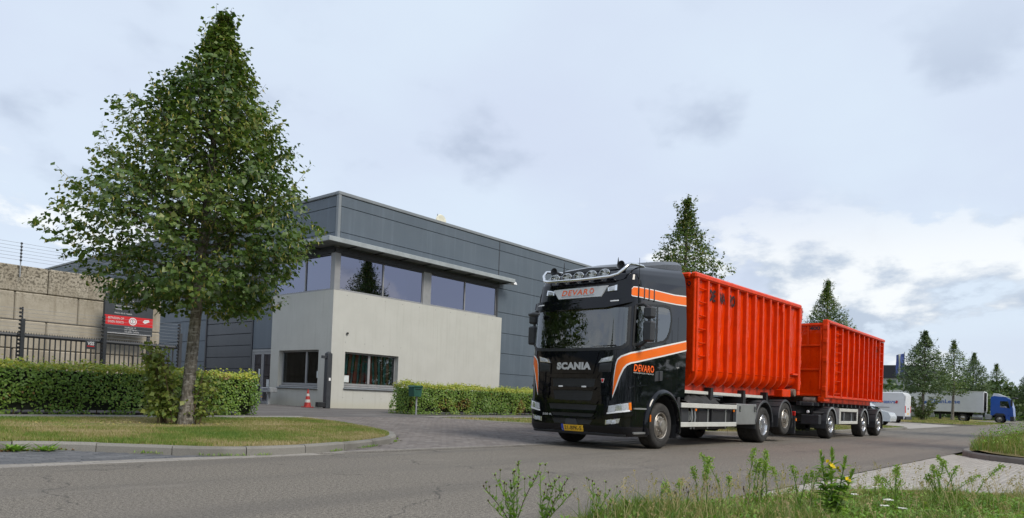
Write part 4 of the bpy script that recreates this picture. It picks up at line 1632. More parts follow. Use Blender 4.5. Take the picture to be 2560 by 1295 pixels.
tree_copy(t5, 'last linden tree in the far row at the right picture edge', (150, 8.0, .6), 5.2, (1.1, 1.1, 1.05))
# lindens across the road, outside the frame, that mirror in the panes and paint
tree_copy(t2, 'linden tree across the road mirrored in the office window band', (40.5, -.6, .15), 1.2, (1.1, 1.1, 1.22))
tree_copy(t2, 'linden tree across the road mirrored in the cab side window', (25.6, -2.0, .15), 4.0, (.95, .95, 1.0))
tree_copy(t2, 'linden tree farther left outside the frame, mirrored in the truck front', (-13.5, 15.0, .18), 5.0, (1.0, 1.0, .95))
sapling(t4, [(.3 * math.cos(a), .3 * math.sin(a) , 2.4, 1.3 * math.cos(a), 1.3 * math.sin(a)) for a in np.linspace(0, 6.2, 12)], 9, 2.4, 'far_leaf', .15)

# ------------------------------------------------------------------ hedges
def make_hedge(label, a, b, h, depth, seed, dens=820, ragged=.05):
    """clipped hedge from a to b (front face line), depth towards +normal"""
    rng = np.random.default_rng(seed)
    ax, ay = a
    ln = math.hypot(b[0] - ax, b[1] - ay)
    rz = math.atan2(b[1] - ay, b[0] - ax)
    root = thing('hedge', label, 'hedge', (ax, ay, VG(ax, ay) - .02), rz, 'clipped beech hedges along the yard')
    slope = (VG(*b) - VG(*a)) / ln
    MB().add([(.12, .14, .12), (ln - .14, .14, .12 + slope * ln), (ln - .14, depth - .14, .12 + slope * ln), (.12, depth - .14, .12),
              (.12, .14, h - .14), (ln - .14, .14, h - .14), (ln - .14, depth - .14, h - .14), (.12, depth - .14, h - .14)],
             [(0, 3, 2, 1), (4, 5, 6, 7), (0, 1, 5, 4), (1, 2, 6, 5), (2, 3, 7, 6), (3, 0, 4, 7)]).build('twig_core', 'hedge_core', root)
    P, N, TI, S = [], [], [], []

    def wob(x, z, s):
        return .07 * math.sin(1.7 * x + s) * math.sin(3.1 * z + .7 * s) + .15 * mnoise.noise(Vector((x * 1.7, z * 2.0, s)))
    def put(p, n, tint, size=1.0):
        P.append(p)
        N.append(n)
        TI.append(tint)
        S.append(.07 * size * rng.uniform(.7, 1.2))
    for _ in range(int(ln * h * dens)):
        x, z = rng.random() * ln, rng.random() ** .95 * h
        d = wob(x, z, seed) + rng.random() ** 2.5 * .14 - .04
        bare = mnoise.noise(Vector((x * 1.3, z * 1.8, seed + 5)))
        if z < .30 and bare > .02 and rng.random() < .85:
            continue
        patch = mnoise.noise(Vector((x * .8, z * 1.1, seed + 9)))
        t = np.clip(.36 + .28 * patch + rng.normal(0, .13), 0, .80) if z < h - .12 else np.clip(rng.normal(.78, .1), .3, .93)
        if rng.random() < .015 or (patch > .48 and rng.random() < .4):
            t = .99
        put((x, d, z), (rng.normal(0, .45), -1, .65 + rng.normal(0, .45)), t)
    for _ in range(int(ln * depth * dens * .8)):
        x, y = rng.random() * ln, rng.random() * depth
        z = h + wob(x, y, seed + 2) * .9 + .05 * mnoise.noise(Vector((x * .6, seed, 1.0))) - rng.random() ** 2 * .12 + (rng.random() ** 8) * .13
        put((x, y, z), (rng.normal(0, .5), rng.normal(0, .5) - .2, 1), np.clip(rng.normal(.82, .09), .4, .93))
    for xe, sg in ((0, -1), (ln, 1)):
        for _ in range(int(depth * h * dens * 1.1)):
            y, z = rng.random() * depth, rng.random() * h
            d = wob(y, z, seed + 4) + rng.random() ** 2 * .14 - .04
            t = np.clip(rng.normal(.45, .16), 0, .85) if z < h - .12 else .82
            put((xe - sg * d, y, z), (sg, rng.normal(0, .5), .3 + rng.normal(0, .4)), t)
    P = np.array(P)
    P[:, 2] += slope * P[:, 0]
    n = len(P)
    N = np.array(N) + rng.normal(0, .25, (n, 3))
    D = np.cross(N, rng.normal(0, 1, (n, 3))) + np.array([0, 0, -.35])
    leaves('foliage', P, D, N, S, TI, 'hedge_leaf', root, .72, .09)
    st = MB()
    for k in range(int(ln * 5)):
        x = k / 5 + rng.uniform(-.05, .05)
        y = rng.uniform(.1, .35)
        st.tube([(x, y, -.03), (x + rng.normal(0, .05), y + rng.normal(0, .05), .45)], [.014, .008], 5)
    tag(st.build('stems', 'stem_brown', root), kind='stuff')
    # stray shoots above the top
    Q, DD = [], []
    for k in range(int(ln * 3.0)):
        x, y = rng.random() * ln, rng.random() * depth
        for j in range(5):
            Q.append((x + rng.normal(0, .02), y, h + .03 + j * .03 + slope * x))
            DD.append((rng.normal(0, 1), rng.normal(0, 1), .5))
    ts_ = leaves('top_shoots', Q, DD, np.tile([0, 0, 1.0], (len(Q), 1)) + rng.normal(0, .5, (len(Q), 3)), np.full(len(Q), .05), rng.uniform(.6, .9, len(Q)), 'hedge_leaf', root, .7, .08)
    tag(ts_, kind='stuff')
    return root


make_hedge('long clipped green hedge left of the driveway in front of the gate', (-9.5, 17.31), (10.85, 18.72), 1.17, .95, 1, 1000)
make_hedge('clipped green hedge right of the driveway behind the mailbox', (17.7, 19.95), (31.5, 20.6), 1.16, .95, 2, 1000)

# ------------------------------------------------------------------ grass
def blades(name, n, sampler, zf, hmin, hmax, tintf, width, seed, mat='grass_blade', lean=.5):
    rng = np.random.default_rng(seed)
    P, H_, TI = [], [], []
    c = 0
    while len(P) < n and c < n * 6:
        c += 1
        u, v = sampler(rng)
        if u is None:
            continue
        t, hs = tintf(u, v, rng)
        if hs <= 0:
            continue
        P.append((u, v, zf(u, v) - .012))
        TI.append(t)
        H_.append(rng.uniform(hmin, hmax) * hs)
    P = np.array(P)
    n = len(P)
    a = rng.uniform(0, 6.283, n)
    h = np.array(H_)
    w = width * rng.uniform(.6, 1.3, n)
    ca, sa = np.cos(a), np.sin(a)
    ld = rng.uniform(0, 6.283, n)
    lm = h * rng.uniform(.1, lean, n)
    side = np.stack([ca * w, sa * w, 0 * w], 1)
    mid = P + np.stack([np.cos(ld) * lm * .35, np.sin(ld) * lm * .35, h * .6], 1)
    tip = P + np.stack([np.cos(ld) * lm, np.sin(ld) * lm, h], 1)
    V = np.stack([P - side, P + side, mid + side * .7, mid - side * .7, tip], 1).reshape(-1, 3)
    b = (np.arange(n) * 5)[:, None, None]
    tri = (np.array([[0, 1, 2], [0, 2, 3], [3, 2, 4]])[None] + b).reshape(-1, 3)
    return tag(npmesh(name, V, tri, mat, None, np.repeat(np.clip(TI, 0, 1), 3)), kind='stuff')


def lawn_tint(u, v, rng):
    p = nz(u, v, .55, 2.0) + .7 * nz(u, v, 1.9, 4.0)
    bare = nz(u, v, .8, 7.0) + .8 * nz(u, v, 2.5, 6.0)
    d = math.hypot((u - 5.8) / 4.2, (v - 14.9) / 1.15)       # worn earth around the trunk
    worn = max(0, 1.2 - d)
    t = .55 + .50 * p + rng.normal(0, .18) + worn * .45
    if rng.random() < worn * 1.05 or (bare > .25 and rng.random() < .55):
        return t, 0
    return t, 1.0 - .4 * worn


def smp_poly(poly, u0, u1, v0, v1):
    def f(rng):
        u, v = rng.uniform(u0, u1), rng.uniform(v0, v1)
        return (u, v) if inside(poly, u, v) else (None, None)
    return f


tag(blades('lawn_grass', 120000, smp_poly(verge_poly, 2.0, 11.8, 9.4, 17.4), VG, .03, .065, lawn_tint, .0045, 1),
    'short dry lawn grass on the verge around the big linden', None)
tag(blades('lawn_grass', 30000, smp_poly(verge_poly_r, 17.5, 48, 9.2, 18.2), VG, .04, .08, lawn_tint, .009, 2),
    'strip of lawn grass behind the black truck', None)


def near_tint(u, v, rng):
    p = nz(u, v, .9, 5.0)
    dry = nz(u, v, .5, 8.0) + (.22 if u > 6.9 else -.05)
    t = .15 + .18 * p + rng.normal(0, .12) + (.5 if rng.random() < .26 + .6 * max(0, dry) else 0)
    bare = nz(u, v, 1.7, 14.0)
    if bare > .22 and rng.random() < .7:
        return t, 0
    hs = .45 + 1.3 * max(0, nz(u, v, 1.3, 1.5) + .2)
    return t, hs * (1.8 if rng.random() < .04 else 1)


near_full = offset_path(near_edge, -0.30) + [(-6, -6)]
tag(blades('verge_grass', 56000, smp_poly(near_full, 3.6, 10.8, -.6, 3.2), NEARZ, .05, .15, near_tint, .0036, 3, lean=.9),
    'tall rough grass of the verge in the foreground', None)


def mound_tint(u, v, rng):
    p = nz(u, v, .6, 3.3)
    t = .22 + .3 * p + rng.normal(0, .15) + (.4 if rng.random() < .28 else 0)
    return t, .8 + .7 * max(0, p + .3)


mound_in = offset_path(kerb_n, 0.17) + [(60, -6)] + [(60, 2.7)]
tag(blades('verge_grass', 42000, smp_poly(mound_in, 17.8, 36, -4, 2.85), MOUND, .10, .34, mound_tint, .008, 4, lean=.7),
    'overgrown grass on the verge at the right picture edge', None)
tag(blades('far_grass', 16000, smp_poly(offset_path(kerb_f, -0.2) + [(120, 16), (120, 60)], 67, 118, 8.0, 20), lambda u, v: VG(u, v) - .03, .06, .14, lawn_tint, .025, 5),
    'lawn grass under the far row of trees', None)
# fallen leaves and litter on the lawn
rng = np.random.default_rng(77)
Q = []
while len(Q) < 260:
    u, v = rng.normal(6.2, 2.0), rng.normal(14.6, 1.1)
    if inside(verge_poly, u, v):
        Q.append((u, v, VG(u, v) + .012))
n = len(Q)
tag(leaves('fallen_leaves', Q, np.stack([rng.normal(0, 1, n), rng.normal(0, 1, n), rng.normal(0, .1, n)], 1), np.tile([0, 0, 1.], (n, 1)) + rng.normal(0, .25, (n, 3)),
           rng.uniform(.04, .08, n), rng.uniform(.93, 1, n), 'linden_leaf', None, .8, .1), 'scattered yellow fallen leaves on the worn lawn', None, kind='stuff')
# ------------------------------------------------------------------ wheels (shared meshes)
def wheel_meshes(kind):
    """tyre centred on the axle, outer side wall at y=0, body towards +y"""
    tmp = []
    r, w = (.50, .36) if kind == 'front' else ((.50, .62) if kind == 'drive' else (.50, .38))
    prof = [(.285, .05), (.30, .02), (.335, .004), (.345, .010), (.40, .0), (.452, .008), (.475, .022), (.488, .045), (.496, .07), (.5, .085)]
    x = .085
    while x < w - .1:
        prof += [(.5, x), (.5, x + .045), (.490, x + .05), (.490, x + .06), (.5, x + .065)]
        x += .065
    prof += [(.498, w - .07), (.475, w - .02), (.40, w), (.30, w - .03), (.285, w - .06)]
    tyre = MB().lathe(prof, n=44)
    for k in range(44):     # tread blocks on the shoulder
        a = 2 * math.pi * k / 44
        c, s_ = math.cos(a), math.sin(a)
        c2, s2 = math.cos(a + .08), math.sin(a + .08)
        tyre.add([(.497 * c, .05, .497 * s_), (.497 * c2, .05, .497 * s2), (.504 * c2, .085, .504 * s2), (.504 * c, .085, .504 * s_)], [(0, 1, 2, 3)])
    tmp.append(('wheel', tyre, 'rubber', 40))
    rim = MB()
    if kind in ('front', 'tag'):
        rim.lathe([(.287, .06), (.292, .02), (.285, .012), (.272, .02), (.262, .10), (.250, .14), (.238, .12), (.215, .055), (.195, .03), (.14, .02), (.135, -.03), (.125, -.05), (.0, -.055)], n=40)
        mt, nut_r, nut_y, hole_r, hole_y = 'rim_steel', .167, .018, .222, .066
    elif kind == 'drive':
        rim.lathe([(.287, .06), (.292, .02), (.285, .012), (.272, .03), (.262, .12), (.255, .22), (.235, .25), (.20, .25), (.175, .23), (.13, .23), (.125, .12), (.11, .10), (.0, .10)], n=40)
        mt, nut_r, nut_y, hole_r, hole_y = 'rim_alloy', .15, .215, .215, .248
    else:
        rim.lathe([(.287, .06), (.292, .02), (.285, .012), (.272, .03), (.262, .11), (.235, .13), (.20, .10), (.175, .07), (.13, .06), (.125, -.01), (.11, -.03), (.0, -.03)], n=40)
        mt, nut_r, nut_y, hole_r, hole_y = 'rim_alloy', .15, .05, .215, .108
    tmp.append(('rim', rim, mt, 40))
    out = []
    for nm, mb, mat, sm in tmp:
        o = mb.build(nm, mat, None, smooth=sm)
        out.append(o.data)
        bpy.data.objects.remove(o)
    o = MB().lathe([(.0, -.035), (.010, -.033), (.017, -.02), (.018, .01)], n=6).build('nut', 'rim_steel' if mt == 'rim_steel' else 'plastic_black')
    nut = o.data
    bpy.data.objects.remove(o)
    rr = .021 if kind in ('front', 'tag') else .034
    o = MB().lathe([(.0, -.004), (rr, -.004), (rr, .02)], n=10).build('vent_hole', 'hole_dark')
    hole = o.data
    bpy.data.objects.remove(o)
    return out[0], out[1], nut, hole, (nut_r, nut_y, hole_r, hole_y)


WHEELS = {k: wheel_meshes(k) for k in ('front', 'tag', 'drive', 'trailer')}


def put_wheel(kind, parent, x, y, z, far_side=False, spin=0.0, detail=True):
    ty, rm, nut, hole, (nr, ny, hr, hy) = WHEELS[kind]
    w = inst('wheel', ty, parent, (x, y, z), (0, spin, 0) if not far_side else (0, spin, math.pi))
    inst('rim', rm, w)
    if detail:
        for k in range(10):
            a = 2 * math.pi * k / 10
            inst('nut', nut, w, (nr * math.cos(a), ny, nr * math.sin(a)))
            b = a + math.pi / 10
            inst('vent_hole', hole, w, (hr * math.cos(b), hy, hr * math.sin(b)))
    return w


# ------------------------------------------------------------------ black truck
TR = thing('hook_lift_truck', 'black hook lift truck with orange stripes and a roof lamp bar driving on the road', 'truck', (12.36, 8.77, 0))
CL = 2.6
PLAN = np.array([(0, 0), (0.004, .4), (.02, .75), (.045, .95), (.09, 1.1), (.16, 1.21), (.27, 1.27), (.42, 1.29), (.9, 1.29), (1.4, 1.29), (1.9, 1.29), (2.6, 1.29)])


def _dense():
    Q = np.vstack([[PLAN[1][0], -PLAN[1][1]], PLAN, 2 * PLAN[-1] - PLAN[-2]])
    out = []
    for i in range(1, len(Q) - 2):
        for t in np.linspace(0, 1, 24, endpoint=False):
            a, b, c, d = Q[i - 1:i + 3]
            out.append(.5 * (2 * b + (c - a) * t + (2 * a - 5 * b + 4 * c - d) * t * t + (3 * b - a - 3 * c + d) * t ** 3))
    out.append(Q[-2])
    out = np.array(out)
    return np.concatenate([[0], np.cumsum(np.linalg.norm(np.diff(out, axis=0), axis=1))]), out


DS, DP = _dense()
SM = float(DS[-1])
RZ = [.28, .36, .45, .9, 2.1, 2.9, 3.1, 3.5, 3.62, 3.70, 3.76, 3.80]
RR = [.10, .03, .0, 0, .02, .08, .10, .17, .24, .35, .5, .75]
WW = [.97, .99, 1, 1, 1, .99, .98, .955, .93, .89, .83, .74]


def surf0(s, z):
    s = np.asarray(s, float)
    z = np.asarray(z, float)
    a = np.abs(s)
    x = np.interp(a, DS, DP[:, 0])
    y = np.interp(a, DS, DP[:, 1])
    r = np.interp(z, RZ, RR)
    w = np.interp(z, RZ, WW)
    X = CL + (x - CL) * (CL - r) / CL
    Y = -np.sign(s) * y * w
    zz = z + np.where(z > 3.1, .30 * (X / CL) * np.clip((z - 3.1) / .6, 0, 1.2), 0)
    return np.stack([X, Y, zz], -1)


def surf(s, z, off=0.0):
    s = np.asarray(s, float)
    z = np.asarray(z, float)
    p = surf0(s, z)
    e = .012
    ts = surf0(np.clip(s + e, -SM, SM), z) - surf0(np.clip(s - e, -SM, SM), z)
    tz = surf0(s, z + e) - surf0(s, z - e)
    n = np.cross(ts, tz)
    n /= np.maximum(np.linalg.norm(n, axis=-1, keepdims=True), 1e-9)
    return p + n * off


def bz(cols, s):
    cs = [c[0] for c in cols]
    return np.interp(s, cs, [c[1] for c in cols]), np.interp(s, cs, [c[2] for c in cols])


WIND = [(-1.20, 2.20, 2.86), (-1.1, 2.13, 2.90), (-.9, 2.10, 2.92), (0, 2.09, 2.92), (.9, 2.10, 2.92), (1.1, 2.13, 2.92), (1.20, 2.20, 2.92)]
SIDE = [(1.37, 2.19, 2.94), (1.5, 2.20, 2.98), (2.3, 2.30, 3.06), (2.6, 2.35, 3.08), (2.75, 2.44, 3.08), (2.86, 2.60, 3.05), (2.92, 2.80, 2.95)]
SIDE_F = [(-a, b, c) for a, b, c in reversed(SIDE)]


def in_band(cols, s, z, m=.018):
    if s < cols[0][0] + m or s > cols[-1][0] - m:
        return False
    a, b = bz(cols, s)
    return a + m < z < b - m


def cab_shell():
    ss = np.concatenate([np.arange(-SM, SM, .03), [SM]])
    zz = np.array(list(np.arange(.28, 3.5, .03)) + list(np.arange(3.5, 3.80, .02)) + [3.80])
    S_, Z_ = np.meshgrid(ss, zz)
    V = surf0(S_, Z_).reshape(-1, 3)
    n = len(ss)
    fs = []
    for j in range(len(zz) - 1):
        zc = (zz[j] + zz[j + 1]) / 2
        for i in range(n - 1):
            sc_ = (ss[i] + ss[i + 1]) / 2
            if 2.05 < zc < 3.1 and (in_band(WIND, sc_, zc) or in_band(SIDE, sc_, zc) or in_band(SIDE_F, sc_, zc)):
                continue
            xa = abs(sc_) - (SM - CL)
            if abs(sc_) > 1.4:
                if math.hypot(xa - 1.6, zc - .52) < .68 or (zc < .62 and xa > 1.0) or (xa > 1.6 and zc < 1.14):
                    continue
            fs.append((j * n + i, j * n + i + 1, (j + 1) * n + i + 1, (j + 1) * n + i))
    top = (len(zz) - 1) * n
    m = MB().add(V, fs)
    rear_z = .30 + 3.80
    # roof lid: strips joining left and right edge of the last row
    k = n // 2
    for i in range(k - 1):
        m.f.append((top + i, top + i + 1, top + n - 2 - i, top + n - 1 - i))
    # rear wall
    m.add([(CL, -1.29, 1.1), (CL, 1.29, 1.1), (CL, 1.26, 3.1), (CL, 1.0, 4.05), (CL, -1.0, 4.05), (CL, -1.26, 3.1)], [(0, 1, 2, 3, 4, 5)])
    return m.build('cab', 'black_paint', TR, smooth=32, fix=False)


CAB = cab_shell()


def band(name, cols, off, mat, parent=TR, thick=0.0, ns=28, nzr=5, inset=.008):
    ss = np.linspace(cols[0][0], cols[-1][0], ns)
    ss = np.unique(np.concatenate([ss, [c[0] for c in cols]]))
    lo, hi = bz(cols, ss)
    t = np.linspace(0, 1, nzr)[:, None]
    Z_ = lo[None] * (1 - t) + hi[None] * t
    S_ = np.repeat(ss[None], nzr, 0)
    n = len(ss)
    m = MB().add(surf(S_, Z_, off).reshape(-1, 3), [(j * n + i, j * n + i + 1, (j + 1) * n + i + 1, (j + 1) * n + i) for j in range(nzr - 1) for i in range(n - 1)])
    if thick:
        ring = [(0, i) for i in range(n)] + [(j, n - 1) for j in range(1, nzr)] + [(nzr - 1, i) for i in range(n - 2, -1, -1)] + [(j, 0) for j in range(nzr - 2, 0, -1)]
        sc_, zc = ss.mean(), float(Z_.mean())
        sr = np.array([S_[j, i] for j, i in ring])
        zr_ = np.array([Z_[j, i] for j, i in ring])
        lower = surf(sr + np.sign(sr - sc_) * inset, zr_ + np.sign(zr_ - zc) * inset, off - thick)
        b = len(m.v)
        m.v.extend([tuple(p) for p in lower])
        for k in range(len(ring)):
            k2 = (k + 1) % len(ring)
            a0 = ring[k][0] * n + ring[k][1]
            a1 = ring[k2][0] * n + ring[k2][1]
            m.f.append((a0, b + k, b + k2, a1))
    return m.build(name, mat, parent, smooth=35, fix=False)


def ribbon(name, A, B, off, mat, parent=TR, n=48, k=4):
    """strip between two polylines given in (s, z)"""
    def rs(Q):
        Q = np.array(Q, float)
        d = np.concatenate([[0], np.cumsum(np.linalg.norm(np.diff(Q, axis=0), axis=1))])
        t = np.linspace(0, d[-1], n)
        return np.stack([np.interp(t, d, Q[:, 0]), np.interp(t, d, Q[:, 1])], 1)
    A, B = rs(A), rs(B)
    t = np.linspace(0, 1, k)[:, None, None]
    G = A[None] * (1 - t) + B[None] * t
    V = surf(G[..., 0], G[..., 1], off).reshape(-1, 3)
    fs = [(j * n + i, j * n + i + 1, (j + 1) * n + i + 1, (j + 1) * n + i) for j in range(k - 1) for i in range(n - 1)]
    return MB().add(V, fs).build(name, mat, parent, smooth=60)


def slab(name, quad, off, mat, parent=TR, thick=.02, n=8):
    """four-cornered raised piece on the cab: corners in (s,z), order tl, tr, br, bl"""
    tl, tr, br_, bl = [np.array(q, float) for q in quad]
    t = np.linspace(0, 1, n)
    r_ = np.linspace(0, 1, 4)[:, None, None]
    top = tl[None] * (1 - t[:, None]) + tr[None] * t[:, None]
    bot = bl[None] * (1 - t[:, None]) + br_[None] * t[:, None]
    G = bot[None] * (1 - r_) + top[None] * r_
    V = surf(G[..., 0], G[..., 1], off).reshape(-1, 3)
    fs = [(j * n + i, j * n + i + 1, (j + 1) * n + i + 1, (j + 1) * n + i) for j in range(3) for i in range(n - 1)]
    m = MB().add(V, fs)
    ring = [(0, i) for i in range(n)] + [(j, n - 1) for j in (1, 2, 3)] + [(3, i) for i in range(n - 2, -1, -1)] + [(2, 0), (1, 0)]
    c = G.reshape(-1, 2).mean(0)
    b = len(m.v)
    for j, i in ring:
        q = G[j, i]
        q2 = q + (q - c) / max(np.linalg.norm(q - c), 1e-6) * .008
        m.v.append(tuple(surf(q2[0], q2[1], off - thick)))
    for k in range(len(ring)):
        k2 = (k + 1) % len(ring)
        m.f.append((ring[k][0] * n + ring[k][1], b + k, b + k2, ring[k2][0] * n + ring[k2][1]))
    return m.build(name, mat, parent, smooth=35, fix=False)


def mir(q):
    return [(-q[1][0], q[1][1]), (-q[0][0], q[0][1]), (-q[3][0], q[3][1]), (-q[2][0], q[2][1])]


# glass
band('windscreen', [(a * 1.012, b - .012, c + .012) for a, b, c in WIND], .004, 'glass_truck', ns=60, nzr=14)
sw = band('side_window', [(a, b - .012, c + .012) for a, b, c in SIDE], .004, 'glass_truck', ns=30, nzr=8)
band('side_window', [(a, b - .012, c + .012) for a, b, c in SIDE_F], .004, 'glass_truck', ns=30, nzr=8)
for sgn in (1, -1):
    ribbon('window_frame', [(sgn * s, z) for s, z in ((1.33, 2.15), (1.5, 2.155), (2.3, 2.255), (2.62, 2.31), (2.80, 2.40), (2.92, 2.58), (2.975, 2.82), (2.95, 3.0), (2.88, 3.13), (2.6, 3.14), (1.5, 3.04), (1.34, 2.98), (1.33, 2.15))],
           [(sgn * s, z) for s, z in ((1.38, 2.20), (1.5, 2.205), (2.3, 2.305), (2.6, 2.36), (2.74, 2.45), (2.85, 2.61), (2.91, 2.82), (2.89, 2.98), (2.83, 3.07), (2.6, 3.085), (1.5, 2.985), (1.39, 2.94), (1.38, 2.20))], .008, 'plastic_black', n=120, k=2)
    slab('window_divider', [(sgn * 2.24, 3.06), (sgn * 2.31, 3.06), (sgn * 2.31, 2.30), (sgn * 2.24, 2.29)], .008, 'plastic_black', thick=.006)
ribbon('windscreen_frame', [(-1.26, 2.16), (-1.15, 2.075), (-.9, 2.045), (0, 2.035), (.9, 2.045), (1.15, 2.075), (1.26, 2.16), (1.265, 2.95)],
       [(-1.2, 2.21), (-1.1, 2.14), (-.9, 2.11), (0, 2.10), (.9, 2.11), (1.1, 2.14), (1.2, 2.21), (1.2, 2.95)], .008, 'plastic_black', n=110, k=3)

# inside of the cab
MB().box(.30, 2.55, -1.2, 1.2, 1.30, 1.45).box(2.42, 2.5, -1.2, 1.2, 1.45, 3.4).build('cab_floor', 'cab_trim', TR)
MB().prism([(.14, 1.5), (.62, 1.5), (.66, 1.95), (.5, 2.12), (.22, 2.10), (.12, 1.98)], 'y', -1.15, 1.15).build('dashboard', 'cab_trim', TR)
for y in (-.62, .62):
    st_ = MB().box(1.05, 1.55, y - .25, y + .25, 1.5, 1.75, .05).build('seat', 'cab_trim', TR)
    MB().prism([(1.42, 1.72), (1.58, 1.72), (1.75, 2.45), (1.6, 2.48)], 'y', y - .24, y + .24).build('backrest', 'cab_trim', st_)
    MB().box(1.66, 1.76, y - .13, y + .13, 2.48, 2.70, .04).build('headrest', 'cab_trim', st_)
MB().lathe([(.215, -.015), (.235, 0), (.215, .015), (.2, 0), (.215, -.015)], (0, 0, 0), 28, 'x').build('steering_wheel', 'plastic_black', TR, smooth=60, loc=(.62, -.62, 2.12)).rotation_euler = (0, R(28), 0)
for y in (-.5, .45):
    MB().tube([(.03, y + .25, 2.08), (.035, y, 2.13), (.05, y - .5, 2.145)], .013, 5).build('wiper', 'plastic_black', TR)

# sun visor with marker lamps, sign box, upper lamps
vis = band('sun_visor', [(-1.29, 3.0, 3.10), (-1.1, 2.955, 3.125), (-.75, 2.925, 3.13), (0, 2.915, 3.13), (.75, 2.925, 3.13), (1.1, 2.985, 3.14), (1.29, 3.04, 3.14)], .085, 'black_paint', thick=.085, ns=50, inset=.004)
for s in (-.98, .93):
    slab('marker_lamp', [(s - .085, 3.062), (s + .085, 3.068), (s + .085, 3.046), (s - .085, 3.040)], .091, 'lamp_white', vis, thick=.01)
sg = band('sign_box', [(-.73, 3.375, 3.385), (-.55, 3.178, 3.390), (.57, 3.178, 3.398), (.72, 3.385, 3.398)], .022, 'sign_silver', thick=.03, ns=24)


def logo(parent, s0, z0, w, h, off, mat, fn=None, sub=None):
    """company lettering with the ring of arrows as its last letter"""
    fn = fn or (lambda x, y: tuple(surf(s0 + x, z0 + y, off)))
    lettering('DEVAR', h * 1.38, fn, mat, parent, fit=w * .80, bold=h * .03, shear=.12, space=1.14)
    cx, cy, r1, r0 = w * .91, h * .52, h * .52, h * .31
    for k in range(3):
        a0 = math.radians(30 + 120 * k)
        m = MB()
        pts = []
        for i in range(9):
            a = a0 + math.radians(92) * i / 8
            pts.append((a, r0, r1))
        vs = [fn(cx + r * math.cos(a), cy + r * math.sin(a)) for a, q0, q1 in pts for r in (q0, q1)]
        fs = [(2 * i, 2 * i + 1, 2 * i + 3, 2 * i + 2) for i in range(8)]
        a = pts[-1][0]
        tip = a + math.radians(24)
        vs += [fn(cx + r * math.cos(q), cy + r * math.sin(q)) for r, q in ((r0 * .72, a), (r1 * 1.16, a), ((r0 + r1) / 2, tip))]
        fs.append((18, 19, 20))
        MB().add(vs, fs).build('logo_arrow', mat, parent, fix=False)
    if sub:
        lettering('METAALRECYCLING & TRANSPORT', h * .23, lambda x, y: fn(x, y - h * .30), sub, parent, fit=w, space=1.1)


logo(sg, -.47, 3.245, .88, .115, .026, 'letter_orange', sub='letter_black')
UL = [(.70, 3.36), (.955, 3.41), (.955, 3.28), (.70, 3.268)]
for q in (UL, mir(UL)):
    ul = slab('upper_lamp', q, .016, 'plastic_black', thick=.02)
    c = np.mean(q, 0)
    q2 = [tuple(c + (np.array(p) - c) * .86) for p in q]
    slab('lamp_reflector', q2, .019, 'lamp_reflector', ul, thick=.004)
    q3 = [tuple(c + (np.array(p) - c) * .55) for p in q]
    slab('lamp_lens', q3, .024, 'lamp_lens', ul, thick=.01)

# nose panels: raised glossy bars and matt honeycomb between them
slab('badge_panel', [(-.62, 2.01), (.62, 2.01), (.50, 1.56), (-.50, 1.56)], .022, 'black_paint', thick=.024, n=16)
for z0, z1, a, b in ((1.285, 1.455, .52, .56), (1.0, 1.205, .47, .52), (.80, .91, .58, .62), (.66, .725, .5, .56), (.50, .60, .46, .52)):
    gr = slab('grille', [(-b, z1), (b, z1), (a, z0), (-a, z0)], .003, 'plastic_black', thick=.01, n=12)
    m = MB()
    nrow = max(2, int((z1 - z0) / .034))
    for r_ in range(nrow + 1):
        z = z0 + (z1 - z0) * r_ / nrow
        for i in range(int(2 * a / .05)):
            s = -a + .05 * i + (.025 if r_ % 2 else 0)
            ps = [surf(s + dx, z + dz, .009) for dx, dz in ((0, -.003), (.034, -.003), (.034, .004), (0, .004))]
            m.add(ps, [(0, 1, 2, 3)])
    tag(m.build('honeycomb', 'plastic_dark', gr, fix=False), kind='stuff')
for z0, z1, a in ((1.47, 1.545, .66), (1.215, 1.275, .60), (.925, .99, .66), (.735, .79, .62), (.61, .65, .6)):
    slab('grille_bar', [(-a, z1), (a, z1), (a - .05, z0), (-a + .05, z0)], .034, 'black_paint', thick=.03, n=16)
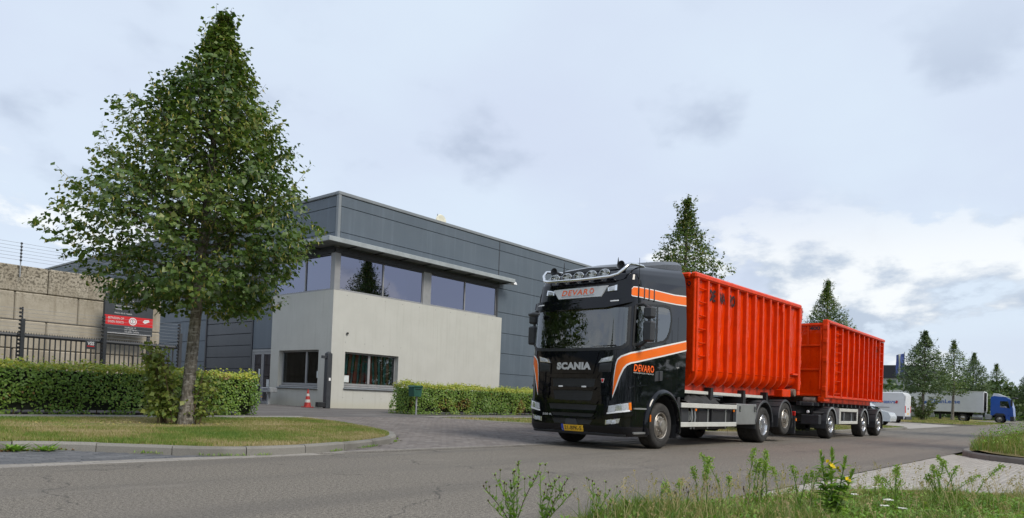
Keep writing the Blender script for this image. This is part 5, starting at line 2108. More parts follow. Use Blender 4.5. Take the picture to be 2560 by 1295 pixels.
for sgn in (1, -1):
    q = [(.60, 1.77), (.90, 1.80), (.93, 1.02), (.64, 1.02)]
    slab('nose_side', q if sgn > 0 else mir(q), .018, 'black_paint', thick=.02)
    q = [(.655, 1.765), (.925, 1.79), (.905, 1.60), (.64, 1.60)]
    slab('side_grille', q if sgn > 0 else mir(q), .021, 'plastic_black', thick=.004)
    q = [(.69, 1.872), (.955, 1.935), (.925, 1.815), (.625, 1.788)]
    hl = slab('position_lamp', q if sgn > 0 else mir(q), .024, 'lamp_reflector', thick=.025)
    q = [(.73, 1.865), (.93, 1.91), (.905, 1.83), (.70, 1.81)]
    slab('lamp_lens', q if sgn > 0 else mir(q), .028, 'lamp_lens', hl, thick=.004)
    for z in (1.30, 1.12):
        q = [(.62, z + .05), (.92, z + .09), (.93, z + .02), (.64, z - .03)]
        slab('nose_fin', q if sgn > 0 else mir(q), .036, 'black_paint', thick=.02)
    # main headlamp
    q = [(.895, .915), (1.36, 1.01), (1.385, .80), (.868, .745)]
    hd = slab('headlamp', q if sgn > 0 else mir(q), .02, 'plastic_black', thick=.03)
    for k, (a, b, mt) in enumerate(((.03, .30, 'lamp_lens'), (.33, .56, 'lamp_reflector'), (.58, .84, 'lamp_lens'), (.87, .985, 'amber'))):
        tl, tr, br_, bl = [np.array(p) for p in q]
        f = lambda t, s0, s1: s0 + (s1 - s0) * t
        qq = [f(a, tl, tr), f(b, tl, tr), f(b, bl, br_), f(a, bl, br_)]
        qq = [tuple(qq[0] + (qq[3] - qq[0]) * .14), tuple(qq[1] + (qq[2] - qq[1]) * .14), tuple(qq[2] + (qq[1] - qq[2]) * .2), tuple(qq[3] + (qq[0] - qq[3]) * .2)]
        slab('lamp_lens' if mt != 'amber' else 'indicator', qq if sgn > 0 else mir(qq), .026, mt, hd, thick=.006)
    qq = [(.872, .765), (1.33, .835), (1.33, .805), (.868, .735)]
    slab('daylight_strip', qq if sgn > 0 else mir(qq), .032, 'lamp_white', hd, thick=.012)
    q = [(.83, .61), (1.14, .655), (1.115, .56), (.83, .515)]
    fg = slab('fog_lamp', q if sgn > 0 else mir(q), .012, 'lamp_reflector', thick=.014)
    for a, b in ((.86, .95), (.97, 1.05)):
        qq = [(a, .60), (b, .613), (b, .55), (a, .535)]
        slab('lamp_lens', qq if sgn > 0 else mir(qq), .017, 'lamp_lens', fg, thick=.005)
    q = [(.80, .70), (1.40, .765), (1.46, .71), (.80, .63)]
    slab('bumper_ledge', q if sgn > 0 else mir(q), .026, 'black_paint', thick=.026)
    q = [(.0, .345), (1.25, .325), (1.25, .285), (.0, .285)]
    slab('bumper_lip', q if sgn > 0 else mir(q), .012, 'plastic_dark', thick=.02, n=20)
    # stripes
    A = [(.965, 1.13), (.99, 1.5), (1.018, 1.74), (1.05, 1.84), (1.12, 1.905), (1.324, 1.987), (2.564, 2.219), (3.69, 2.425)]
    B = [(.972, 1.13), (1.03, 1.33), (1.087, 1.519), (1.16, 1.69), (1.22, 1.765), (1.31, 1.811), (2.5, 2.025), (3.69, 2.245)]
    Aw = [(s - .014, z + .030) for s, z in A]
    Bw = [(s + .020, z - .030) for s, z in B]
    Aw[0] = Bw[0] = (.966, 1.06)
    ribbon('white_stripe', [(sgn * s, z) for s, z in Aw], [(sgn * s, z) for s, z in Bw], .009, 'white_foil', n=220, k=12)
    ribbon('orange_stripe', [(sgn * s, z) for s, z in A], [(sgn * s, z) for s, z in B], .012, 'orange_foil', n=220, k=12)
    A = [(1.255, 3.30), (1.29, 3.345), (2.1, 3.343), (3.08, 3.325), (3.69, 3.337)]
    B = [(1.255, 3.20), (1.29, 3.178), (2.1, 3.185), (3.17, 3.197), (3.69, 3.212)]
    ribbon('white_stripe', [(sgn * s, z + .018) for s, z in A], [(sgn * s, z - .018) for s, z in B], .006, 'white_foil', n=120, k=6)
    ribbon('orange_stripe', [(sgn * s, z) for s, z in A], [(sgn * s, z) for s, z in B], .009, 'orange_foil', n=120, k=6)
    for s in (1.44, 1.68, 1.89, 2.12):
        q = [(s - .022, 3.37), (s + .022, 3.37), (s + .022, 3.15), (s - .022, 3.15)]
        slab('stripe_gap', q if sgn > 0 else mir(q), .012, 'black_paint', thick=.003)
lettering('SCANIA', .19, lambda x, y: tuple(surf(-.43 + x, 1.655 + y, .030)), 'letter_silver', TR, fit=.88, bold=.013, space=1.1)
lettering('500 R', .06, lambda x, y: tuple(surf(-.77 + x, .655 + y, .030)), 'letter_silver', TR, fit=.26, bold=.002)
sh = slab('shield_badge', [(.70, 1.455), (.775, 1.458), (.752, 1.375), (.722, 1.375)], .024, 'letter_silver', thick=.01, n=4)
slab('shield_core', [(.715, 1.445), (.76, 1.447), (.745, 1.395), (.73, 1.395)], .027, 'red_lamp', sh, thick=.003, n=4)
for s in (-.3, .3):
    slab('white_tag', [(s - .05, 1.295), (s + .05, 1.295), (s + .05, 1.272), (s - .05, 1.272)], .038, 'letter_white', thick=.004, n=4)
slab('radar_box', [(-.13, .60), (.13, .60), (.15, .48), (-.15, .48)], .03, 'plastic_dark', thick=.03, n=6)
pl_ = slab('number_plate', [(-.255, .472), (.29, .472), (.29, .352), (-.255, .352)], .02, 'plate_yellow', thick=.02)
slab('plate_band', [(-.255, .472), (-.20, .472), (-.20, .352), (-.255, .352)], .0215, 'plate_blue', pl_, thick=.002, n=4)
lettering('21-BPK-5', .105, lambda x, y: tuple(surf(-.17 + x, .378 + y, .0225)), 'letter_black', pl_, fit=.43, bold=.0012)
lettering('NL', .03, lambda x, y: tuple(surf(-.247 + x, .365 + y, .0232)), 'letter_white', pl_, fit=.036)

# door furniture and lettering on the side
logo(TR, 1.40, 1.635, .82, .145, .006, 'letter_orange', sub='letter_white')
lettering('devarometaalrecycling.nl', .05, lambda x, y: tuple(surf(2.76 + x, 1.80 + y, .006)), 'letter_white', TR, fit=.60)
lettering('Gemert', .06, lambda x, y: tuple(surf(2.76 + x, 1.71 + y, .006)), 'letter_white', TR, fit=.19, bold=.002)
for sgn in (1, -1):
    q = [(2.30, 1.665), (2.56, 1.69), (2.56, 1.49), (2.28, 1.46)]
    dh = slab('door_handle', q if sgn > 0 else mir(q), .01, 'plastic_dark', thick=.012)
    q = [(2.43, 1.68), (2.55, 1.69), (2.55, 1.49), (2.43, 1.48)]
    slab('handle_grip', q if sgn > 0 else mir(q), .04, 'plastic_dark', dh, thick=.03)
    # seams: thin shadow gaps as slim raised lips
    for q in ([(1.335, 2.15), (1.342, 2.15), (1.55, .62), (1.542, .62)], [(2.99, 2.62), (2.997, 2.62), (3.04, 1.25), (3.033, 1.25)],
              [(3.26, 3.8), (3.268, 3.8), (3.30, 1.2), (3.292, 1.2)]):
        slab('panel_gap', q if sgn > 0 else mir(q), .0028, 'hole_dark', thick=.002)
    q = [(2.70, 2.05), (3.24, 2.14), (3.26, 1.58), (2.74, 1.53)]
    slab('locker_lid', q if sgn > 0 else mir(q), .0065, 'black_paint', thick=.007)
    for z in (.35, .85):
        q = [(1.44, z + .03), (1.92, z + .03), (1.92, z), (1.44, z)]
        slab('step', q if sgn > 0 else mir(q), .035, 'aluminium_box', thick=.05)
    q = [(1.30, 1.31), (1.95, 1.36), (1.5, 1.31), (1.30, 1.27)]
    slab('door_crease', q if sgn > 0 else mir(q), .022, 'black_paint', thick=.022)
    # wheel-arch lip
    n = 26
    rings = []
    for off, ro in ((.004, .80), (.045, .775), (.062, .73), (.055, .685), (-.02, .67)):
        rg = []
        for k in range(n + 1):
            a = R(-14) + (math.pi + R(28)) * k / n
            rg.append((1.6 + ro * math.cos(a), -sgn * (1.29 + off), .50 + ro * math.sin(a)))
        rings.append(rg)
    m = MB().add([p for rg in rings for p in rg], [(j * (n + 1) + i, j * (n + 1) + i + 1, (j + 1) * (n + 1) + i + 1, (j + 1) * (n + 1) + i) for j in range(4) for i in range(n)])
    m.build('wheel_arch', 'black_paint', TR, smooth=50)
    q = [(1.80, 1.22), (1.815, 1.23), (1.83, .70), (1.81, .70)]
    MB().box(2.27, 2.38, *sorted((-sgn * 1.30, -sgn * .8)), .22, 1.16, .02).build('mud_flap', 'flap_rubber', TR)
    MB().lathe([(.66, 0), (.66, .45)], (1.6, -sgn * 1.26 - (.45 if sgn < 0 else 0), .52), 20, 'y', (R(0), R(180))).build('arch_liner', 'plastic_black', TR, smooth=60)
    slab('side_marker', [(sgn * 2.03, .74), (sgn * 2.06, .74), (sgn * 2.06, .60), (sgn * 2.03, .60)], .07, 'amber', thick=.02, n=4)
    # mirrors
    y0, y1 = sorted((-sgn * 1.62, -sgn * 1.40))
    mr = MB().box(.40, .58, y0, y1, 2.24, 2.665, .035).build('mirror', 'plastic_dark', TR, smooth=30)
    MB().box(.42, .60, y0 + .01, y1 + .01, 2.725, 2.965, .035).build('wide_mirror', 'plastic_dark', mr, smooth=30)
    MB().box(.575, .588, y0 + .03, y1 - .03, 2.28, 2.62).build('mirror_glass', 'chrome', mr)
    MB().box(.592, .606, y0 + .04, y1 - .02, 2.76, 2.93).build('mirror_glass', 'chrome', mr)
    MB().tube([(.42, -sgn * 1.2, 2.16), (.44, -sgn * 1.36, 2.19), (.48, -sgn * 1.5, 2.3)], [.05, .05, .04], 8).build('mirror_arm', 'plastic_black', mr, smooth=50)
    MB().tube([(.5, -sgn * 1.5, 2.6), (.5, -sgn * 1.5, 2.8)], .03, 6).build('mirror_arm', 'plastic_black', mr, smooth=50)
    MB().tube([(.5, -sgn * 1.5, 2.93), (.46, -sgn * 1.38, 3.02), (.42, -sgn * 1.2, 3.0)], .035, 8).build('mirror_arm', 'plastic_black', mr, smooth=50)
MB().lathe([(0, -.16), (.03, -.14), (.055, 0), (.03, .14), (0, .16)], (0, 0, 0), 12, 'y').build('kerb_mirror', 'plastic_dark', TR, smooth=60, loc=(-.06, 1.08, 2.86))
MB().tube([(0.05, 1.1, 2.95), (-.06, 1.08, 2.88)], .02, 6).build('mirror_arm', 'plastic_black', TR)

# roof: spoiler, lamp bar, lamps, horns, aerials
m = MB()
low = [(.62, 3.74), (1.3, 3.90), (1.42, 3.86), (2.62, 3.98), (2.72, 4.05)]
secs = []
for t, hw, zt, zb in ((.45, .80, 3.86, 3.80), (.8, .93, 3.97, 3.82), (1.27, 1.0, 4.07, 3.86), (1.9, 1.05, 4.20, 3.93), (2.5, 1.08, 4.29, 4.00), (2.68, 1.08, 4.30, 4.04)):
    secs.append([(t, -hw, zb), (t, -hw + .02, zt - .09), (t, -hw + .12, zt - .01), (t, 0, zt + .03), (t, hw - .12, zt - .01), (t, hw - .02, zt - .09), (t, hw, zb)])
m.add([p for s in secs for p in s], [(j * 7 + i, j * 7 + i + 1, (j + 1) * 7 + i + 1, (j + 1) * 7 + i) for j in range(5) for i in range(6)] + [tuple(range(7)), tuple(35 + i for i in range(7))])
m.build('roof_spoiler', 'spoiler_grey', TR, smooth=35)
MB().prism([(1.2, 3.80), (2.55, 3.98), (2.55, 4.04), (1.2, 3.88)], 'y', -.9, .9).build('spoiler_base', 'plastic_black', TR)
lbar = MB()
half = [(1.08, 1.03, 3.86), (.97, 1.03, 3.92), (.6, 1.05, 3.90), (.34, 1.08, 3.86), (.20, 1.05, 3.74), (.11, .95, 3.62), (.05, .80, 3.575), (.03, .4, 3.56)]
lbar.tube([(x, -y, z) for x, y, z in half] + [(.02, 0, 3.555)] + [(x, y, z) for x, y, z in reversed(half)], .032, 10)
lbar = lbar.build('lamp_bar', 'chrome', TR, smooth=60)
for y, z in ((.63, 3.68), (.315, 3.69), (0, 3.695), (-.325, 3.70), (-.65, 3.705)):
    lam = MB().lathe([(.0, .12), (.05, .11), (.075, .06), (.085, 0), (.088, -.02), (.08, -.028)], (0, 0, 0), 24, 'x').build('spot_lamp', 'chrome', TR, smooth=50, loc=(.09, y, z - .03))
    lam.scale = (.85, 1.45, .85)
    MB().lathe([(.082, -.02), (.05, .04), (0, .06)], (0, 0, 0), 24, 'x').build('lamp_reflector', 'lamp_reflector', lam, smooth=60)
    MB().lathe([(.082, -.026), (.05, -.036), (0, -.04)], (0, 0, 0), 24, 'x').build('lamp_glass', 'lamp_glass', lam, smooth=60)
    MB().box(-.012, .012, -.003, .003, -.07, .07).build('lamp_bulb_bar', 'lamp_reflector', lam)
    MB().tube([(-.0, 0, -.075), (.03, 0, -.14)], .016, 6).build('bracket', 'chrome', lam)
for y in (-.84, .92):
    hn = MB().lathe([(.0, .5), (.02, .5), (.022, .2), (.04, .08), (.08, .0), (.092, -.02), (.085, -.022), (.03, .07), (0, .09)], (0, 0, 0), 20, 'x').build('air_horn', 'plastic_dark', TR, smooth=50, loc=(.42, y, 3.87))
MB().tube([(.5, -1.225, 3.44), (.5, -1.235, 3.62), (.505, -1.22, 4.0)], [.03, .008, .004], 6).build('aerial', 'plastic_black', TR)
MB().tube([(.28, .55, 3.75), (.29, .55, 4.02)], [.02, .004], 6).build('aerial', 'plastic_black', TR)
MB().tube([(.75, -.55, 3.92), (.75, -.55, 4.12)], [.03, .004], 6).build('aerial', 'plastic_black', TR)

# chassis
MB().box(.55, 10.35, -.46, -.38, .70, 1.0).box(.55, 10.35, .38, .46, .70, 1.0).box(2.7, 2.9, -.38, .38, .75, .95).box(6.2, 6.4, -.38, .38, .75, .95).box(10.2, 10.35, -.38, .38, .72, .98).build('chassis_rails', 'chassis', TR)
MB().box(2.7, 10.2, -.56, -.44, 1.01, 1.24).box(2.7, 10.2, .44, .56, 1.01, 1.24).box(.8, 2.6, -.45, .45, .55, 1.28).build('hook_frame', 'chassis', TR)
for x0, x1 in ((2.62, 4.25), (4.50, 6.30), (6.55, 7.85)):
    MB().box(x0, x1, -1.10, -.96, 1.255, 1.335, .01).build('bed_rail', 'aluminium', TR)
    MB().box(x0, x1, .96, 1.10, 1.255, 1.335, .01).build('bed_rail', 'aluminium', TR)
for x in (4.3, 6.35, 8.0):
    MB().prism([(x, 1.05), (x + .2, 1.05), (x + .16, 1.44), (x + .04, 1.44)], 'y', -1.13, -.55).build('bed_bracket', 'chassis', TR)
for x in (1.6, 7.57, 9.29):
    MB().tube([(x, -1.0, .52), (x, 1.0, .52)], .07, 8).build('axle', 'chassis', TR)
MB().box(2.66, 3.12, -1.16, -.55, .46, .96, .03).build('battery_box', 'plastic_dark', TR)
tank = MB().box(3.50, 5.55, -1.18, -.52, .40, .99, .12).build('fuel_tank', 'chassis', TR, smooth=30)
for x in (3.2, 3.36):
    MB().lathe([(.0, -.10), (.12, -.10), (.13, -.08), (.13, .25), (0, .27)], (x, -.95, .72), 16, 'y').tube([(x, -1.17, .42), (x, -1.2, .7), (x, -1.17, .98)], .022, 6).build('air_tank', 'aluminium_box', TR, smooth=40)
for x in (4.05, 5.1):
    MB().box(x, x + .06, -1.19, -1.182, .42, .97).build('tank_strap', 'aluminium_box', TR)
sgd = None
for sgn in (1, -1):
    y0, y1 = sorted((-sgn * 1.275, -sgn * 1.235))
    for z0, z1 in ((.92, 1.03), (.475, .585)):
        MB().box(2.50, 5.62, y0, y1, z0, z1, .008).build('side_guard', 'aluminium', TR)
    for x in (2.55, 4.2, 5.5):
        MB().box(x, x + .06, *sorted((-sgn * 1.23, -sgn * 1.19)), .45, 1.0).build('guard_post', 'chassis', TR)
    y0, y1 = sorted((-sgn * 1.27, -sgn * .72))
    tb = MB().box(5.635, 6.96, y0, y1, .52, 1.07, .012).build('tool_box', 'aluminium_box', TR)
    if sgn > 0:
        for x in (5.78, 6.80):
            MB().box(x, x + .09, -1.285, -1.271, .86, 1.01, .006).build('latch', 'plastic_dark', tb)
            MB().box(x + .025, x + .065, -1.292, -1.286, .88, .92, .002).build('latch_button', 'chrome', tb)
    for x in (3.25, 5.45):
        MB().box(x, x + .07, *sorted((-sgn * 1.262, -sgn * 1.236)), .845, .905, .008).build('side_marker', 'amber', TR)
# folded tarpaulin and hoses on the chassis
random.seed(5)
m = MB()
pts = []
for i in range(13):
    for j in range(9):
        a = math.pi * j / 8
        x = 3.05 + i * .14
        rr = .26 * (1 + .25 * math.sin(i * 1.9) * math.sin(j * 2.3)) * (1 if 0 < i < 12 else .4)
        pts.append((x, -.85 + math.cos(a) * (.34 + .04 * math.sin(i * 2.7)), 1.0 + math.sin(a) * rr))
m.add(pts, [(i * 9 + j, i * 9 + j + 1, (i + 1) * 9 + j + 1, (i + 1) * 9 + j) for i in range(12) for j in range(8)])
m.build('folded_tarpaulin', 'tarp_black', TR, smooth=60)
MB().tube([(2.62, -.9, .95), (2.75, -1.0, 1.15), (3.0, -.95, 1.2), (3.3, -.8, 1.05)], .028, 8).build('hose', 'rubber', TR, smooth=60)
MB().tube([(2.62, -.7, 1.0), (2.85, -.85, 1.22), (3.1, -.7, 1.22)], .022, 8).build('hose', 'rubber', TR, smooth=60)
MB().tube([(4.75, -1.0, 1.18), (5.0, -1.05, 1.14), (5.1, -.9, 1.05), (5.0, -.7, 1.1)], .03, 8).build('valve_unit', 'plastic_dark', TR, smooth=60)


def mudguard(parent, x, zc, r_, sgn, flap_front, flap_rear, width=.60, a0=4, a1=176, mat='plastic_dark', lip=None):
    n = 18
    ro, ri = r_ + .02, r_
    y_o, y_i = -sgn * 1.285, -sgn * (1.285 - width)
    prof = [(y_o + sgn * .02, ri - .05), (y_o, ri - .04), (y_o, ro - .02), (y_o + sgn * .02, ro), (y_i, ro), (y_i, ri)]
    vs = []
    for k in range(n + 1):
        a = R(a0) + (R(a1) - R(a0)) * k / n
        for y, rad in prof:
            vs.append((x + rad * math.cos(a), y, zc + rad * math.sin(a)))
    p = len(prof)
    g = MB().add(vs, [(k * p + j, k * p + j + 1, (k + 1) * p + j + 1, (k + 1) * p + j) for k in range(n) for j in range(p - 1)]).build('mudguard', mat, parent, smooth=35)
    if sgn > 0:
        for k in range(1, 6):
            a = R(20 + 24 * k)
            MB().bar((x + ro * math.cos(a), y_o + .04, zc + ro * math.sin(a)), (x + ro * math.cos(a), y_i, zc + ro * math.sin(a)), .03, .018).build('rib', mat, g)
    ya, yb = sorted((y_o + sgn * .012, y_i))
    if flap_front:
        MB().box(x - ro - .012, x - ro + .012, ya, yb, flap_front, zc + .12).build('flap', 'flap_rubber', g)
    if flap_rear:
        MB().box(x + ro - .012, x + ro + .012, ya, yb, flap_rear, zc + .12).build('flap', 'flap_rubber', g)
    if lip:
        vs = []
        for k in range(n + 1):
            a = R(a0) + (R(a1) - R(a0)) * k / n
            for rad in (ri - .045, ro - .005):
                vs.append((x + rad * math.cos(a), y_o - sgn * .004, zc + rad * math.sin(a)))
        MB().add(vs, [(2 * k, 2 * k + 1, 2 * k + 3, 2 * k + 2) for k in range(n)]).build('lip', lip, g, fix=False)
    return g


for sgn in (1, -1):
    mudguard(TR, 7.57, .54, .64, sgn, .40, .44)
    mudguard(TR, 9.25, .66, .58, sgn, .44, .40)
MB().box(10.1, 10.3, -1.2, 1.2, .42, .55, .02).build('underrun_bar', 'chassis', TR)
for sgn in (1, -1):
    MB().box(10.3, 10.36, *sorted((-sgn * 1.2, -sgn * .75)), .78, .92, .01).build('tail_lamp', 'red_lamp', TR)
MB().box(10.15, 10.2, -1.26, -.65, .22, .75, .01).build('rear_flap', 'flap_rubber', TR)
MB().box(10.16, 10.24, -1.28, -1.24, .62, .70, .005).build('side_marker', 'amber', TR)
for kind, x, z, w in (('front', 1.6, .505, .36), ('drive', 7.57, .505, .62), ('tag', 9.29, .69, .38)):
    put_wheel(kind, TR, x, -1.265, z, False, random.random())
    put_wheel(kind, TR, x, 1.265, z, True, random.random(), detail=False)
# ------------------------------------------------------------------ containers
def profile_band(prof, x0, x1, mb):
    n = len(prof)
    mb.add([(x0, y, z) for y, z in prof] + [(x1, y, z) for y, z in prof], [(i, i + 1, n + i + 1, n + i) for i in range(n - 1)])


def box_profile(hw, zt, zb, r_, seg=6):
    pts = [(-hw, zt), (-hw, zb + r_)]
    for k in range(1, seg + 1):
        a = math.pi + (math.pi / 2) * k / seg
        pts.append((-hw + r_ + r_ * math.cos(a), zb + r_ + r_ * math.sin(a)))
    return pts + [(-y, z) for y, z in reversed(pts)]


C1 = thing('roll_container', 'dented orange-red open roll container with rounded bottom on the black truck', 'container', (15.42, 8.77, 1.42), group='orange-red roll containers')
C1.rotation_euler = (0, -.019, 0)
LN1 = 7.3
outer = box_profile(1.20, 2.60, .07, .30)
m = MB()
# subdivided skin so that dents read
nx = 74
n = len(outer)
fine = []
for (ya, za), (yb, zb_) in zip(outer, outer[1:]):
    k = max(1, int(math.hypot(yb - ya, zb_ - za) / .12))
    fine += [(ya + (yb - ya) * i / k, za + (zb_ - za) * i / k) for i in range(k)]
fine.append(outer[-1])
vs = []
for i in range(nx + 1):
    x = LN1 * i / nx
    for y, z in fine:
        d = .016 * mnoise.noise(Vector((x * 1.9, z * 1.4, y))) + .010 * mnoise.noise(Vector((x * 5, z * 4, y * 2)))
        vs.append((x, y + (d if y < 0 else -d), z))
k = len(fine)
m.add(vs, [(i * k + j, i * k + j + 1, (i + 1) * k + j + 1, (i + 1) * k + j) for i in range(nx) for j in range(k - 1)])
inner_p = [(y * .985, z + (.03 if z < 2.5 else 0)) for y, z in outer]
profile_band(inner_p, .03, LN1 - .03, m)
m.build('body', 'container_red', C1, smooth=50, fix=False)
m = MB()
vs = []
pl2 = outer
m.add([(.0, y, z) for y, z in outer], [tuple(range(len(outer)))])
m.build('front_wall', 'container_red', C1)
MB().add([(LN1, y, z) for y, z in outer], [tuple(range(len(outer)))]).build('rear_door', 'container_red', C1)
ribs = [.10, .66, 1.24, 1.85, 2.42, 3.02, 3.61, 4.17, 4.73, 5.28, 5.78, 6.33]


def rib_mesh(hw, zt, zb, r_, depth=.10, w=.09, seg=7):
    """hat-section rib that follows the side and turns under the floor"""
    pts = [(-hw, zt), (-hw, zb + r_)]
    for q in range(1, seg + 1):
        a = math.pi + (math.pi / 2) * .86 * q / seg
        pts.append((-hw + r_ + r_ * math.cos(a), zb + r_ + r_ * math.sin(a)))
    vs = []
    for i, (y, z) in enumerate(pts):
        a = pts[max(i - 1, 0)]
        b = pts[min(i + 1, len(pts) - 1)]
        ty, tz = b[0] - a[0], b[1] - a[1]
        l = math.hypot(ty, tz)
        ny, nz_ = tz / l, -ty / l
        if i < 2:
            ny, nz_ = -1, 0
        dd = depth * (1 if i < len(pts) - 1 else .15)
        for x, d in ((-w / 2 - .012, -.005), (-w / 2, dd - .008), (-w / 2 + .008, dd), (w / 2 - .008, dd), (w / 2, dd - .008), (w / 2 + .012, -.005)):
            vs.append((x, y + ny * d, z + nz_ * d))
    n = len(pts)
    fs = [(i * 6 + j, i * 6 + j + 1, (i + 1) * 6 + j + 1, (i + 1) * 6 + j) for i in range(n - 1) for j in range(5)] + [tuple((n - 1) * 6 + j for j in range(6))]
    return MB().add(vs, fs)


rm = rib_mesh(1.20, 2.56, .07, .30).build('rib', 'container_frame', C1, smooth=30, loc=(ribs[0], 0, 0))
for x in ribs[1:]:
    inst('rib', rm.data, C1, (x, 0, 0))
for x in ribs:
    inst('rib', rm.data, C1, (x, 0, 0), (0, 0, math.pi))
for y in (-1.235, 1.235):
    MB().box(-.06, LN1 + .02, y - .075, y + .075, 2.55, 2.69, .035).build('top_rail', 'container_frame', C1, smooth=35)
MB().box(-.075, .07, -1.155, 1.155, 2.552, 2.688, .035).build('top_rail', 'container_frame', C1, smooth=35)
for z in (2.34, 2.02, 1.70, 1.38, 1.05, .74):
    MB().tube([(.13, -1.25, z + .01), (.38, -1.262, z - .01), (.63, -1.25, z)], .018, 6).build('rung', 'container_frame', C1, smooth=60)
MB().tube([(.04, -1.22, .36), (.04, -1.22, 2.55)], .045, 8).build('corner_post', 'container_frame', C1, smooth=50)
pr = MB().box(LN1 - .13, LN1 + .05, -1.30, -1.10, .0, 2.60, .02).build('door_post', 'container_frame', C1)
MB().box(LN1 - .13, LN1 + .05, 1.10, 1.30, .0, 2.60, .02).build('door_post', 'container_frame', C1)
for z in (.18, .85, 1.55, 2.25):
    MB().box(LN1 + .05, LN1 + .14, -1.29, -1.17, z, z + .12, .01).box(LN1 + .09, LN1 + .13, -1.28, -1.2, z - .1, z + .25, .01).build('hinge', 'container_frame', pr)
MB().box(LN1 + .06, LN1 + .1, -1.32, -1.22, 2.36, 2.60, .006).build('marker_board', 'white_foil', C1)
MB().box(LN1 + .061, LN1 + .101, -1.325, -1.225, 2.44, 2.52, .004).build('marker_stripe', 'red_lamp', C1)
MB().box(5.62, 5.70, -1.32, -1.27, 2.30, 2.50, .01).build('lug', 'container_frame', C1)
MB().prism([(LN1 - .6, .48), (LN1 - .1, .48), (LN1 - .1, .53), (LN1 - .6, .53)], 'y', -1.29, -1.22).build('lug', 'container_frame', C1)
# weld seam where the side turns under
MB().tube([(.1, -1.207, .40), (2, -1.217, .395), (4, -1.209, .40), (6, -1.217, .39), (LN1 - .15, -1.21, .40)], .007, 5).build('weld_seam', 'container_frame', C1)
for y in (-.95, .85):
    MB().box(.05, LN1 - .9, y, y + .10, -.17, .065, .01).build('skid_rail', 'container_dull', C1)
MB().box(LN1 - 1.2, LN1 - .5, -1.2, 1.2, -.20, .03, .02).build('rear_beam', 'container_frame', C1)
MB().lathe([(0, -.13), (.11, -.13), (.115, -.11), (.115, .11), (.11, .13), (0, .13)], (LN1 - .28, -1.12, -.06), 16, 'y').build('roller', 'tarp_roller', C1, smooth=40)
MB().box(LN1 - .12, LN1 + .10, -1.28, -1.0, -.14, .02, .02).build('roller_bracket', 'container_frame', C1)


def c1side(x0, z0, y=-1.232):
    return lambda x, z: (x0 + x, y, z0 + z)


for t, x0, w in (('DE', .82, .36), ('VA', 1.41, .36), ('RO', 2.02, .35)):
    lettering(t, .37, c1side(x0, 2.12), 'letter_black', C1, fit=w, bold=.016)
logo(C1, 0, 0, .75, .105, 0, 'letter_black', fn=lambda x, z: (-.012, -.42 - x, 2.37 + z), sub='letter_black')

# ------------------------------------------------------------------ trailer
TL = thing('drawbar_trailer', 'dark three-axle drawbar trailer coupled behind the black truck', 'trailer', (25.5, 8.77, 0))
MB().box(-.9, 7.5, -.50, -.38, .86, 1.12).box(-.9, 7.5, .38, .50, .86, 1.12).box(-.9, -.7, -.38, .38, .86, 1.12).box(7.3, 7.5, -.38, .38, .86, 1.12).box(3.0, 3.2, -.38, .38, .86, 1.1).build('chassis_rails', 'chassis', TL)
MB().box(-.9, 7.3, -.70, -.58, 1.13, 1.27).box(-.9, 7.3, .58, .70, 1.13, 1.27).build('bed_rail', 'chassis', TL)
for k in range(14):
    MB().box(-.7 + k * .58, -.55 + k * .58, -1.05, -.71, 1.12, 1.24, .01).build('bed_roller', 'plastic_dark', TL)
MB().prism([(-2.9, .62), (-.6, .62), (-.6, .86), (-2.9, .76)], 'y', -.10, .10).build('drawbar', 'chassis', TL)
MB().lathe([(.0, -.06), (.42, -.06), (.42, .06), (0, .06)], (.7, 0, .92), 20, 'z').build('turntable', 'chassis', TL)
MB().tube([(-2.9, -.2, 1.0), (-2.2, -.35, .72), (-1.2, -.3, .95)], .03, 8).tube([(-2.9, .1, 1.05), (-2.2, .1, .78), (-1.2, .1, 1.0)], .025, 8).build('hose', 'rubber', TL, smooth=60)
MB().tube([(-.95, -1.15, .90), (.2, -1.15, .90)], .03, 6).build('guard_bar', 'chassis', TL)
MB().lathe([(0, -.02), (.04, -.015), (.05, .02)], (-1.0, -1.0, .92), 12, 'x').build('position_lamp', 'lamp_white', TL)
MB().box(-.45, -.2, -1.2, -.6, .50, .82, .02).build('valve_box', 'plastic_dark', TL)
for x in (.7, 5.0, 7.33):
    MB().tube([(x, -1.0, .5), (x, 1.0, .5)], .065, 8).build('axle', 'chassis', TL)
    for sgn in (1, -1):
        put_wheel('trailer', TL, x, -sgn * 1.265, .503, sgn < 0, random.random(), detail=sgn > 0)
